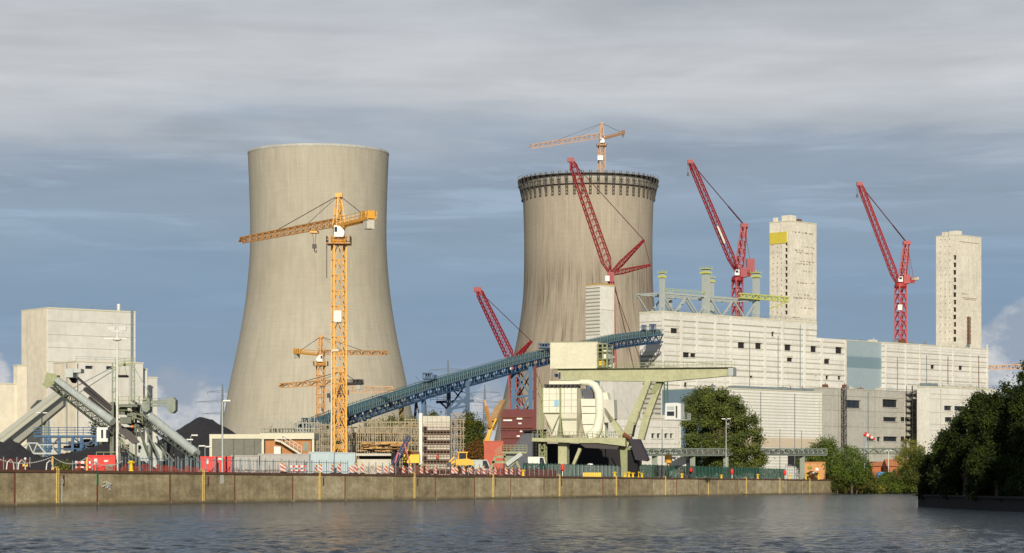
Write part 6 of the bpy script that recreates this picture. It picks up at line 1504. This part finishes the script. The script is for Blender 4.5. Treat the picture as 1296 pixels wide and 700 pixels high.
mb=MB(); upoly(mb,[(842,531.2),(872.5,531.2),(872.5,532.2),(842,532.2)],-1.5,1.4); a_=U(865,531); c_=U(872,531); mb.rail([(a_.x,-1.4,a_.z),(c_.x,-1.4,c_.z),(c_.x,1.3,c_.z)],1.2,.4,.05,3); ub('balcony',mb,M['lightsteel'],cb)

# ------------------------------------------------------------------ pipe bridge
YG=560
pg=thing('pipe_bridge',(P(900,HY,YG).x,YG,GZ),'long pale green pipe bridge crossing in front of the ribbed hall','pipe bridge')
mb=MB(); a_=P(750,571.5,YG); c_=P(1042,571.5,YG+70)
mb.lattice(a_,c_,2.2,1.25,2.2,1.25,44,.3,.16,side=Vector((-.25,.97,0)),zig=True); mb.build('truss', M['greensteel'], pg)
mb=MB(); mb.bar(a_+Vector((0,0,-.9)),c_+Vector((0,0,-.9)),2.0,.25)
for k in range(3): mb.tube([a_+Vector((0,.3*k-.3,-.2+k*.22)),c_+Vector((0,.3*k-.3,-.2+k*.22))],.14,6)
mb.build('pipe', M['lightsteel'], pg)
for px in (822,868,910,950,1012):
    t_=(px-750)/(1042-750); p_=a_.lerp(c_,t_); mb=MB(); mb.box((p_.x-.6,p_.y-.5,GZ),(p_.x+.6,p_.y+.5,p_.z-1.03)); mb.build('pier', M['greensteel'], pg)
mb=MB(); 
for k in range(40):
    p_=a_.lerp(c_,.38+.4*k/40); mb.box((p_.x,p_.y-1.2,p_.z-.35),(p_.x+random.uniform(.3,.9),p_.y-1.15,p_.z+random.uniform(-.05,.35)))
mb.build('cable_tray', M['cable'], pg)
pg2=thing('pipe_bridge',(P(1110,HY,690).x,690,GZ),'short pale green pipe bridge above the brick houses','pipe bridge')
mb=MB(); a_=P(1050,571,680); c_=P(1165,571,720); mb.lattice(a_,c_,2,1.4,2,1.4,18,.3,.16,side=Vector((-.25,.97,0)),zig=True); mb.build('truss',M['greensteel'],pg2)
for px in (1080,1140): p_=a_.lerp(c_,(px-1050)/115); mb=MB(); mb.box((p_.x-.5,p_.y-.5,GZ-1),(p_.x+.5,p_.y+.5,p_.z-.9)); mb.build('pier',M['greensteel'],pg2)

# ------------------------------------------------------------------ quayside fences
def net_fence(name,label,px0,px1,t,h,m,cat,step=2.5,rag=.0,pm=None,group=None,slats=False,solid=True):
    s0=qs(px0,t); s1=qs(px1,t); c=qw((s0+s1)/2,t,GZ); root=thing(name,c,label,cat,group,rz=QANG); L=(s1-s0)/2
    mb=MB(); n_=int(2*L/step); 
    for i in range(n_+1): u=-L+2*L*i/n_; mb.bar((u,0,0),(u,0,h+.15),.09)
    mb.build('post', pm or M['rail'], root, True)
    mb=MB()
    if solid:
        vs=[]
        for i in range(n_*3+1):
            u=-L+2*L*i/(n_*3); sag=rag*abs(math.sin(i*1.7))*.5+random.uniform(0,rag)
            vs+=[(u,.05+random.uniform(-.04,.04)*(rag>0),.05),(u,.05,h-sag)]
        mb.add(vs,[(2*i,2*i+2,2*i+3,2*i+1) for i in range(n_*3)])
    if slats:
        k=int(2*L/.85)
        for i in range(k): u=-L+2*L*i/k; mb.box((u,-.02,.08),(u+.05,.02,h))
        for z in (.3,h-.2): mb.box((-L,-.04,z),(L,.04,z+.06))
    mb.build('mesh' if not slats else 'bars', m, root, True); return root
def net_alpha(name,c,dens):
    m=mat(name,c,.8,.3,1.2); n,l=NT(m); b=n['Principled BSDF']; tc=n.new('ShaderNodeTexCoord'); t=n.new('ShaderNodeTexNoise'); t.inputs['Scale'].default_value=9; t.inputs['Detail'].default_value=3; l.new(tc.outputs['Object'],t.inputs['Vector'])
    r=n.new('ShaderNodeMapRange'); r.inputs['From Min'].default_value=.62-dens*.3; r.inputs['From Max'].default_value=.64-dens*.3+.06; l.new(t.outputs['Fac'],r.inputs['Value']); l.new(r.outputs[0],b.inputs['Alpha']); return m
nr=net_alpha('dull red netting mesh',(150,66,52),.75); no=net_alpha('orange netting mesh',(226,92,58),.6); ng=net_alpha('green net mesh',(34,92,72),.9); nb_=net_alpha('brown net mesh',(150,92,74),.45)
net_fence('net_fence','dull red netting fence in front of the left coal heap',-30,38,3,1.15,nr,'net fence')
net_fence('net_fence','sagging orange netting fence right of the left red container',92,150,3,.9,no,'net fence',rag=.5)
net_fence('net_fence','orange netting fence below the tube conveyor',150,254,3.2,1.15,no,'net fence',rag=.7)
net_fence('net_fence','reddish netting fence below the grey container',293,385,3.4,.8,nb_,'net fence',rag=.4)
net_fence('net_fence','brown red netting fence from shed to wheel loader',440,600,4.0,1.5,nb_,'net fence',rag=.5)
net_fence('net_fence','brown red netting fence below the olive hopper machine',600,705,4.2,1.6,nr,'net fence',rag=.5)
net_fence('bar_fence','white steel bar fence under the filter house',694,800,4.5,2.0,M['lightsteel'],'steel fence',slats=True,solid=False)
net_fence('green_fence','green mesh fence left of the unloader pedestal',662,790,6.0,2.2,ng,'mesh fence',pm=M['green'])
net_fence('green_fence','long green mesh fence from unloader to ribbed hall doorway',790,993,4.5,2.5,ng,'mesh fence',pm=M['green'],step=3)
net_fence('bar_fence','pale bar fence left of the brown plywood crate',994,1016,6.0,3.6,M['lightsteel'],'steel fence',slats=True,solid=False)
net_fence('bar_fence','thin bar fence along the quay below the flat roofed house',150,440,6.5,1.7,M['rail'],'steel fence',slats=True,solid=False)
# rope barrier on the left
rp=thing('rope_barrier',qw(qs(68,2),2,GZ),'white chain slung between yellow posts above the quay edge','rope barrier')
prev=None
posts=[(-12,590,577),(66.5,595,578),(110,594,579),(156,594,583)]
for px,_,yt in posts[1:3]:
    b_=q(px,2); b_.z=GZ; z=CAMZ+(HY-yt)/F*b_.y; mb=MB(); mb.bar(b_,(b_.x,b_.y,z),.2); mb.build('post',M['yellow'],rp)
for (x0,_,y0),(x1,_,y1) in zip(posts,posts[1:]):
    a_=q(x0,2); c_=q(x1,2); a_.z=CAMZ+(HY-y0)/F*a_.y; c_.z=CAMZ+(HY-y1)/F*c_.y; mb=MB(); k=26
    for i in range(k):
        p0=a_.lerp(c_,i/k)-Vector((0,0,2.0*(i/k)*(1-i/k)*1.4)); p1_=a_.lerp(c_,(i+.6)/k)-Vector((0,0,2.0*((i+.6)/k)*(1-(i+.6)/k)*1.4)); mb.bar(p0,p1_,.09)
    mb.build('chain',M['rope'],rp)
for i,(px) in enumerate((13,27.5,63,)):
    b_=q(px,1.6); b_.z=GZ; mb=MB(); R_=.75
    mb.tube([b_+QU*-R_,b_+QU*-R_*.8+Vector((0,0,.7)),b_+Vector((0,0,1.0)),b_+QU*R_*.8+Vector((0,0,.7)),b_+QU*R_],.06,6)
    single(mb,'hoop_rail',M['white'],b_,('leftmost white hoop rail','middle white hoop rail','rightmost white hoop rail')[i]+' on the quay edge','hoop rail','hoop rails on the quay edge')
b_=q(32,2.2); b_.z=GZ; sg=thing('warning_sign',b_,'small orange and white warning lantern sign at the left quay edge','sign')
mb=MB(); mb.bar(b_,b_+Vector((0,0,1.0)),.08); mb.build('post',M['rail'],sg)
mb=MB(); mb.box((b_.x-.25,b_.y-.06,b_.z+.35),(b_.x+.25,b_.y,b_.z+.6)); mb.build('panel',M['bright_yellow'],sg); mb=MB(); mb.lathe([(.05,0),(.14,.05),(.14,.2),(.0,.28)],c=b_+Vector((0,0,1.0)),n=8); mb.build('lantern',M['white'],sg)

# striped barrier boards along the quay
sb_m=mat('red and white barrier board',(214,200,186),.6,.2,2); stripes(sb_m,(1,0,1.1),.6,.5,(188,66,50),.05)
def barrier_proto():
    o=thing('barrier_board',(0,0,0),'','barrier board','striped barrier boards along the quay edge',rz=0)
    mb=MB(); mb.box((-.22,-.04,.25),(.22,.02,1.2)); mb.build('board',sb_m,o,True)
    mb=MB(); mb.hexa([(-.38,-.3,0),(.38,-.3,0),(.38,.3,0),(-.38,.3,0),(-.25,-.18,.14),(.25,-.18,.14),(.25,.18,.14),(-.25,.18,.14)]); mb.box((-.04,-.03,.14),(.04,.01,.3)); mb.build('foot',M['black'],o,True)
    mb=MB(); mb.lathe([(.06,1.21),(.1,1.25),(.1,1.38),(.0,1.42)],n=8); mb.build('lamp',M['bright_yellow'],o,True); return o
bp_=barrier_proto(); bl=[356,361,401,404,421,431,445,451.5,457.5,478,489,497,511,521,532,540,553,573,579,588,597,605,613,621,628,641,648,656]
where=['below the grey container, left one of a pair','below the grey container, right one of a pair','left one by the first ladder under the pale blue container','right one by the first ladder under the pale blue container','under the middle of the pale blue container','under the right pale blue container','under the right end of the pale blue container','at the left end of the concrete shed','one step right of the left end of the concrete shed','below the middle of the concrete shed','below the right part of the concrete shed','below the foot of the piling rig','below the yellow machine box, left one','below the yellow machine box, right one','at the left corner of the stair shaft','below the left half of the stair shaft','below the middle of the stair shaft','in front of the loader bucket','in front of the loader front wheel','in front of the loader cab','in front of the loader rear wheel','just right of the wheel loader','two steps right of the wheel loader','in front of the orange pump arm','left of the olive hopper legs','between the olive hopper legs','below the olive hopper','right of the olive hopper legs']
for i,px in enumerate(bl):
    o=bp_ if i==0 else copy_tree(bp_)
    p_=q(px+random.uniform(-2,2),2.2+1.3*random.random()); p_.z=GZ; o.location=p_; o.rotation_euler=(random.uniform(-.12,.12),random.uniform(-.08,.08),random.uniform(-.7,.7)); o.scale=(1,1,random.uniform(.85,1.12)); o['label']='red and white striped board '+where[i]
for px0,px1,lb in ((367,387,'low red and white barrier rail below the house stair'),(95,118,'long red and white barrier rail left of the floodlight mast')):
    c=q((px0+px1)/2,2.6); c.z=GZ; w2=(px1-px0)/F*c.y/2; r=thing('barrier_rail',c,lb,'barrier rail')
    bm2=mat('horizontal striped rail',(236,226,214),.6,.1,2)
    if not bm2.get('st'): stripes(bm2,'X',.7,.5,(206,48,36),.03); bm2['st']=1
    mb=MB(); mb.box((-w2,-.03,.75),(w2,.02,1.0)); mb.box((-w2,-.03,.3),(w2,.02,.45)); mb.build('rail',bm2,r,True)
    for s_ in (-1,1): mb=MB(); mb.box((s_*w2*.9-.05,-.02,0),(s_*w2*.9+.05,.04,1.1)); mb.box((s_*w2*.9-.06,-.4,0),(s_*w2*.9+.06,.4,.08)); mb.build('foot',M['rail'],r,True)
# small coloured site things near the edge
def bollard(px,t,h,r_,m,label,name='mooring_bollard',cat='bollard',grp='yellow bollards along the quay'):
    c=q(px,t); c.z=GZ; root=thing(name,c,label,cat,grp); mb=MB(); mb.lathe([(r_*1.5,0),(r_*1.5,.08),(r_,.12),(r_*.85,h*.6),(r_*.9,h*.75),(r_*1.5,h*.85),(r_*1.5,h*.95),(r_*.6,h),(0,h)],n=14); mb.build('post',m,root,True)
    mb=MB(); mb.tube([(-r_*1.9,0,h*.8),(r_*1.9,0,h*.8)],r_*.3,6); mb.build('cross_pin',m,root,True); return root
for px,h,lb in ((778,1.35,'yellow bollard left of the unloader pedestal'),(791,1.1,'yellow bollard just right of the unloader pedestal'),(796,1.4,'yellow bollard second right of the unloader pedestal'),(801,1.2,'yellow bollard third right of the unloader pedestal'),(807.5,1.5,'yellow bollard below the dark tilted chute'),(812.5,1.2,'rightmost yellow bollard in the cluster by the chute'),(863,1.3,'yellow bollard below the unloader cab'),(913,1.1,'yellow bollard left of the double headed lamp'),(959,1.5,'yellow bollard below the right side of the willow'),(999.5,1.5,'yellow bollard below the hall doorway'),(1020,1.9,'yellow bollard left in front of the plywood crate'),(1036,1.8,'yellow bollard right in front of the plywood crate'),(166,1.6,'yellow post under the right leg of the stacker'),(662,1.4,'yellow post left of the green fence')):
    bollard(px,1.6,h*.72,.2,M['bright_yellow'],lb)
lb_=[('life_ring_box',874.5,'red life ring box on the green fence right of the unloader cab'),('life_ring_box',926.5,'red life ring box on the green fence beside the double lamp'),('life_ring_box',993.5,'red life ring box at the right end of the green fence'),('life_ring_box',712,'red life ring box below the unloader pedestal')]
for nm,px,lb in lb_:
    c=q(px,3.6); c.z=GZ; r=thing(nm,c,lb,'life ring box','red life ring boxes on the quay'); mb=MB(); mb.lathe([(.05,.9),(.26,.95),(.34,1.2),(.34,1.8),(.26,2.1),(.05,2.15)],n=10); mb.build('box',M['signalred'],r,True)
    mb=MB(); mb.bar((0,0,0),(0,0,.95),.12); mb.build('post',M['white'],r,True)
c=q(846,5); c.z=GZ; mb=MB(); mb.lathe([(.7,3.0),(.75,3.3),(.75,4.4),(.5,4.7),(.0,4.75)],c=c,n=12); mb.bar(c,c+Vector((0,0,3)),.25); single(mb,'orange_beacon',M['yellow'],c,'orange drum beacon behind the green fence under the cab','beacon')
# row of yellow blocks
c=q(748,2); c.z=GZ; r=thing('yellow_block_row',c,'row of small yellow blocks on the quay below the unloader platform','block row',rz=0)
for i in range(9): mb=MB(); u=-1.4+i*.36; mb.box((u,0,0),(u+.3,.5,.75)); mb.build('block',M['bright_yellow'],r,True)
# vans and plant behind the fences
def van(px,Y,label,m,w_=5.2,h=2.3):
    c=P(px,HY,Y); c.z=GZ; root=thing('parked_van',c,label,'van'); mb=MB(); mb.prism([(-w_/2,0,.45),(w_/2,0,.45),(w_/2,0,1.2),(w_/2-.7,0,1.35),(w_/2-1.4,0,h),(-w_/2,0,h)],(0,1.9,0)); mb.build('body',m,root,True)
    mb=MB(); mb.prism([(w_/2-1.5,-.02,1.3),(w_/2-.95,-.02,1.35),(w_/2-1.45,-.02,h-.15),(w_/2-2.1,-.02,h-.15),(w_/2-2.1,-.02,1.3)],(0,.015,0)); mb.build('window',M['glass'],root,True)
    for sx_ in (-w_*.32,w_*.32):
        for y in (-.05,1.75):
            mb=MB(); mb.tube([(sx_,y,.38),(sx_,y+.22,.38)],.38,12); wo=mb.build('wheel',M['black'],root,True); mb=MB(); mb.tube([(sx_,y-.02,.38),(sx_,y+.24,.38)],.18,8); mb.build('rim',M['lightsteel'],wo,True)
van(862,590,'white van parked behind the green fence under the cab',M['white'],6.5,5.2); van(608,425,'pale grey van parked right of the wheel loader',M['lightsteel'],5,2.8)
van(683,452,'white van half hidden by the unloader lattice leg',M['white'],4.2,3.6)
# brown crate and box at the right end of the wall
c=q(1029.5,5); c.z=GZ; r=thing('plywood_crate',c,'big brown plywood crate with pale stickers at the right end of the wall','crate'); w_=30/F*c.y
zt_=(HY-584.5)/F*c.y+CAMZ-GZ
mb=MB(); mb.box((-w_/2,0,.1),(w_/2,4,zt_)); mb.build('body',M['wood'],r,True)
mb=MB()
for u in (-w_/2,-w_/6,w_/6,w_/2-.25): mb.box((u,-.1,.05),(u+.25,-.003,zt_))
mb.box((-w_/2,-.13,zt_-.3),(w_/2,-.101,zt_)); mb.build('batten',M['brick'],r,True)
mb=MB(); mb.box((-.2,-.16,1.4),(.5,-.105,2.1)); mb.box((.5,-.16,2.3),(1.3,-.105,3.0)); mb.build('sticker',M['white'],r,True)
mb=MB(); mb.box((-w_*.25,-.15,2.7),(-.3,-.104,3.3)); mb.build('green_label',mat('olive label',(130,130,50),.8),r,True)
c=q(1046.5,3); c.z=GZ; mb=MB(); mb.box((c.x-.9,c.y,GZ+.1),(c.x+.7,c.y+1.4,GZ+1.3)); mb.box((c.x-1,c.y-.1,GZ),(c.x+.8,c.y+1.5,GZ+.1)); mb.box((c.x-.95,c.y-.05,GZ+1.301),(c.x+.75,c.y+1.45,GZ+1.4)); single(mb,'small_crate',M['wood'],c,'small plywood box right of the big brown crate','crate')
# brick houses, tarp, windsock
def gable(name,label,px0,px1,yt,ye,Y,m):
    a_=P(px0,yt,Y); c_=P(px1,ye,Y); root=thing(name,((a_.x+c_.x)/2,Y,GZ-1),label,'house','brick houses behind the bank'); mb=MB(); mb.box((a_.x,Y,GZ-1),(c_.x,Y+9,c_.z)); mb.build('wall',m,root)
    mb=MB(); mb.prism([(a_.x-.4,Y-.5,c_.z+.003),(a_.x-.4,Y+9.5,c_.z+.003),(a_.x-.4,Y+4.5,a_.z)],(c_.x-a_.x+.8,0,0)); mb.build('roof',mat('orange roof tile',(196,124,78),.8,.15,.6),root)
    return root,a_,c_
r,a_,c_=gable('brick_house','left brick house with orange roof beyond the bank',1104,1123,584,590,700,M['brick2'])
r,a_,c_=gable('brick_house','right brick house with dark windows behind the lamp post',1124,1150,581,590,690,M['brick2'])
for px0,px1 in ((1130,1133.5),(1136,1140)):
    p0=P(px0,594,690); p1_=P(px1,600,690); mb=MB(); mb.box((p0.x,689.9,p1_.z),(p1_.x,689.98,p0.z)); mb.build('window',M['glass'],r)
c=P(1115,HY,670); c.z=GZ-1; mb=MB(); a_=P(1110,597,670); e_=P(1121,604,670); mb.prism([(a_.x,670,e_.z),(e_.x,670,e_.z),(e_.x-.3,670,a_.z-.2),(a_.x+1,670,a_.z),(a_.x+.1,670,a_.z-.5)],(0,2.4,0)); single(mb,'tarp_covered_stack',M['tarp'],c,'blue tarpaulin covered stack below the left brick house','tarpaulin')
ws=thing('windsock',(P(1096,HY,640).x,640,GZ-1),'red and white windsock drooping in front of the concrete annexe','windsock')
mb=MB(); v=P(1094,548,640); mb.bar((v.x,v.y,GZ-1),v,.2); mb.build('pole',M['rail'],ws)
A_=P(1094,549,640); B_=P(1107,556,640)
for k in range(5):
    mb=MB(); p0=A_.lerp(B_,k/5); p1_=A_.lerp(B_,(k+1)/5); mb.tube([p0,p1_],[.62-.07*k,.62-.07*(k+1)],10); mb.build('sock_band',M['signalred'] if k%2==0 else M['white'],ws)

# ------------------------------------------------------------------ trees
def crown(lobes, n_leaf, size, seed, trunkpts=None):
    """leaf quads in the volume of overlapping lobes, more towards each lobe's skin, with gaps between small clumps"""
    rd=random.Random(seed); vs=[]; fs=[]
    tot=sum(l_[3]*l_[4]*l_[5] for l_ in lobes)**1.0
    for cx_,cy2,cz,rx,ry,rz_ in lobes:
        k=int(n_leaf*(rx*ry*rz_)/tot); ncl=max(6,k//14)
        for _ in range(ncl):
            u=Vector((rd.gauss(0,1),rd.gauss(0,1),rd.gauss(0,1))).normalized(); rr=rd.random()**.30
            o_=Vector((cx_+u.x*rx*rr,cy2+u.y*ry*rr,cz+u.z*rz_*rr)); cr_=size*rd.uniform(1.3,3.2)
            nn=(u+Vector((0,0,.5))).normalized()
            for _ in range(14):
                p_=o_+Vector((rd.gauss(0,cr_*.6),rd.gauss(0,cr_*.6),rd.gauss(0,cr_*.5)))
                a_=(nn+Vector((rd.gauss(0,.7),rd.gauss(0,.7),rd.gauss(0,.7)))).normalized()
                t_=a_.cross(Vector((rd.gauss(0,1),rd.gauss(0,1),rd.gauss(0,1)))).normalized(); b_=a_.cross(t_); s_=size*rd.uniform(.5,1.25)*.6
                n0=len(vs); vs+=[p_-t_*s_,p_+b_*s_*.65,p_+t_*s_,p_-b_*s_*.65]; fs.append((n0,n0+1,n0+2,n0+3))
    return vs,fs
def tree(name,label,px,Y,ytop,wpx,ybot=None,m=None,n_leaf=9000,size=.35,nl=16,seed=1,base=GZ,shape='round',group=None,cat='tree',fill=.55,lean=0):
    c=P(px,HY,Y); c.z=base; H=CAMZ+(HY-ytop)/F*Y-base; Wd=wpx/F*Y/2; rd=random.Random(seed)
    root=thing(name,c,label,cat,group); lobes=[]; z0=H*(.12 if ybot is None else 0)+(0 if ybot is None else CAMZ+(HY-ybot)/F*Y-base)
    for i in range(nl):
        f_=(i+.5)/nl; z=z0+(H-z0)*(.10+.82*f_)
        if shape=='round': w_=math.sqrt(max(.05,1-((f_-.42)/.62)**2))
        elif shape=='cone': w_=1.0-f_*.92
        elif shape=='poplar': w_=.85*math.sin(math.pi*min(1,.12+f_*.86))**.6
        else: w_=.75+.25*math.sin(f_*5)
        a_=i*2.399+rd.random(); d_=Wd*w_*rd.uniform(.3,.85); s_=Wd*rd.uniform(.20,.46)*(w_*.55+.45)
        if shape in('cone','poplar'): s_=Wd*max(.18,w_)*rd.uniform(.5,.7); d_=Wd*w_*rd.uniform(.2,.45)
        lobes.append((math.cos(a_)*d_+lean*f_*Wd,math.sin(a_)*d_,min(z,H-s_*.75),s_,s_,s_*rd.uniform(.65,.95)))
    vs,fs=crown(lobes,n_leaf,size,seed)
    mb=MB(); mb.v=vs; mb.f=fs; mb.sm=[False]*len(fs); mb.build('crown',m,root,True)
    mb=MB(); tr=max(.12,H*.022); mb.tube([(0,0,-.3),(rd.uniform(-.1,.1),0,H*.25),(lean*Wd*.3,rd.uniform(-.2,.2),H*.55),(lean*Wd*.6,0,H*.85)],[tr*1.3,tr,tr*.6,tr*.2],8)
    for l_ in lobes[::2]:
        zb_=max(H*.15,l_[2]-H*.22); mb.tube([(0,0,zb_),((l_[0])*.5,(l_[1])*.5,(zb_+l_[2])/2+.1*H*.1),(l_[0],l_[1],l_[2])],[tr*.45,tr*.3,tr*.1],5,caps=False)
    mb.build('trunk',M['bark'],root,True); return root
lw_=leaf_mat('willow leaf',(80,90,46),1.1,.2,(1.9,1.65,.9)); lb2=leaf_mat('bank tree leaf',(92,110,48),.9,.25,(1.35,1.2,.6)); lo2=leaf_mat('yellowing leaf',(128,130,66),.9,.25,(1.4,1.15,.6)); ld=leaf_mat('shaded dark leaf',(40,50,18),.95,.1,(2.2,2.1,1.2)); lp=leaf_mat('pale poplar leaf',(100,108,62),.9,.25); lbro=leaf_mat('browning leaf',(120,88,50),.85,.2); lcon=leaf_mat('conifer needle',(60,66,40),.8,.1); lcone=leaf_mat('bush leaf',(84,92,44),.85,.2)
# willow: two big masses
wl=thing('willow_tree',P(912,HY,600)*1,'big dark willow between unloader cab and ribbed hall','tree'); wl.location.z=GZ
rd=random.Random(4); lobes=[]
prof=[(498,878,918),(508,868,938),(520,863,945),(533,862,958),(546,866,966),(558,868,967),(570,868,966),(582,870,968),(592,872,960)]
for i in range(len(prof)):
    y_,xa,xb=prof[i]; k=4 if i else 2
    for j in range(k+1):
        x_=xa+(xb-xa)*(j+.5)/(k+1)+rd.uniform(-3,3); s_=rd.uniform(1.7,2.5); p_=P(x_,y_+rd.uniform(-2,2),600+rd.uniform(-4,4)); e_=(x_-(xa+xb)/2)/((xb-xa)/2)
        if j in(0,k): s_*=.8
        lobes.append((p_.x-wl.location.x,p_.y-600,p_.z-GZ,s_,s_*1.1,s_*.78))
vs,fs=crown(lobes,70000,.40,12); mb=MB(); mb.v=vs; mb.f=fs; mb.sm=[False]*len(fs); mb.build('crown',lw_,wl,True)
mb=MB(); mb.tube([(0,0,-.2),(.2,0,4),(-.3,0,9),(0,0,15)],[.6,.5,.3,.1],9)
for l_ in lobes[::2]: mb.tube([(0,0,max(2,l_[2]-5)),(l_[0]*.5,l_[1]*.5,l_[2]-1.5),(l_[0],l_[1],l_[2])],[.14,.1,.05],5,caps=False)
mb.build('trunk',M['bark'],wl,True)
T=tree
T('bank_tree','rounded green bank tree right of the plywood crate',1046,650,553,58,m=lb2,n_leaf=14000,size=.36,nl=22,seed=21,base=1.6)
T('bank_tree','lower green bank tree at the end of the quay wall',1078,640,563,50,m=lb2,n_leaf=12000,size=.36,nl=20,seed=22,base=.4)
T('bank_tree','small green tree behind the plywood crate',1022,665,566,30,m=lb2,n_leaf=6000,size=.36,nl=14,seed=23,base=2.4)
T('bank_tree','yellowish airy tree in front of the office block',1152,660,552,36,m=lo2,n_leaf=7000,size=.34,nl=18,seed=24,base=1)
T('bank_tree','dark green tree on the bank left of the dark trees',1160,640,570,44,m=lcone,n_leaf=9000,size=.34,nl=18,seed=25,base=.3)
for i,(px,yt,w_,sd2,mm,lb) in enumerate(((1098,598,40,31,lcone,'low bush on the bank below the left brick house'),(1124,597,40,32,lb2,'low bush on the bank below the lamp post'),(1140,592,44,33,lcone,'low bush on the bank below the right brick house'),(1060,590,40,34,lcone,'dense bush at the foot of the wall end'),(1084,592,36,35,lo2,'yellowish bush at the water edge'),(1150,600,36,36,lb2,'rightmost low bush before the dark bank'),(1110,606,26,37,lo2,'smallest bush at the water edge'))):
    T('bank_bush',lb,px,642,yt,w_,m=mm,n_leaf=6000,size=.34,nl=14,seed=sd2,base=0,shape='bush',group='bushes on the river bank',cat='bush')
for i,(px,yt,w_,hh_,mm,lb) in enumerate(((473,533,15,41,lp,'leftmost pale poplar behind the scaffolding'),(485,531,15,42,lp,'second pale poplar behind the scaffolding'),(497,526,16,43,lp,'third pale poplar behind the scaffolding'),(510,528,14,44,lp,'fourth pale poplar behind the scaffolding'),(522,527,16,45,lp,'pale poplar just left of the stair shaft'),(548,519,18,46,lp,'pale poplar rising behind the stair shaft'))):
    T('poplar_tree',lb,px,520,yt-3,w_+7,m=mm,n_leaf=9000,size=.4,nl=18,seed=hh_,shape='poplar',group='poplars behind the building site')
T('leafy_tree','tall leafy tree right of the scaffold tower',594,500,516,34,m=lcone,n_leaf=10000,size=.36,nl=24,seed=51,shape='poplar')
T('leafy_tree','green tree beside the orange container',606,505,530,26,m=lcone,n_leaf=6000,size=.36,nl=16,seed=53,shape='bush')
T('brown_bush','brown autumn bush below the leafy tree',600,480,558,30,m=lbro,n_leaf=6000,size=.32,nl=14,seed=52,shape='bush',cat='bush')
T('conifer','small dark conifer beside the stacker cab',120,500,529,12,m=lcon,n_leaf=3000,size=.36,nl=14,seed=61,shape='cone')
T('conifer','small round conifer right of the other beside the stacker',131,505,533,13,m=lcon,n_leaf=3000,size=.36,nl=12,seed=62,shape='cone')
T('scrub_bush','grey green scrub on the quay edge left of the red container',81,266,586,14,m=lp,n_leaf=1200,size=.18,nl=8,seed=63,shape='bush',cat='bush')
for i,(px,yt,w_,Y,lb) in enumerate(((349,541,26,560,'low green bush line behind the flat roofed house'),(420,533,22,560,'green bush behind the mast of the tall crane'),(395,538,24,570,'green bush below the conveyor tail station'))):
    T('bush',lb,px,Y,yt,w_,m=lcone,n_leaf=3000,size=.4,nl=10,seed=70+i,shape='bush',cat='bush')
# dark trees on the near bank, their shade put into the leaf colour
NB_=1.1
for i,(px,Y,yt,w_,nn,sd2,lb) in enumerate(((1180,242,574,34,7000,81,'lowest dark tree at the tip of the near bank'),(1200,236,543,50,12000,82,'second lowest dark tree on the near bank'),(1222,226,512,60,16000,83,'dark tree on the near bank below the cream hall'),(1247,220,490,60,18000,84,'broad dark tree in the middle of the near bank'),(1277,212,476,66,20000,85,'tall dark tree near the right edge'),(1306,205,446,56,18000,86,'tallest dark tree cut by the right edge'),(1262,212,532,80,14000,87,'low dark shrub tree at the front of the near bank'),(1215,230,565,60,9000,88,'low dark bush tree hanging over the dark bank wall'),(1340,190,440,90,14000,89,'dark tree mostly outside the right edge'))):
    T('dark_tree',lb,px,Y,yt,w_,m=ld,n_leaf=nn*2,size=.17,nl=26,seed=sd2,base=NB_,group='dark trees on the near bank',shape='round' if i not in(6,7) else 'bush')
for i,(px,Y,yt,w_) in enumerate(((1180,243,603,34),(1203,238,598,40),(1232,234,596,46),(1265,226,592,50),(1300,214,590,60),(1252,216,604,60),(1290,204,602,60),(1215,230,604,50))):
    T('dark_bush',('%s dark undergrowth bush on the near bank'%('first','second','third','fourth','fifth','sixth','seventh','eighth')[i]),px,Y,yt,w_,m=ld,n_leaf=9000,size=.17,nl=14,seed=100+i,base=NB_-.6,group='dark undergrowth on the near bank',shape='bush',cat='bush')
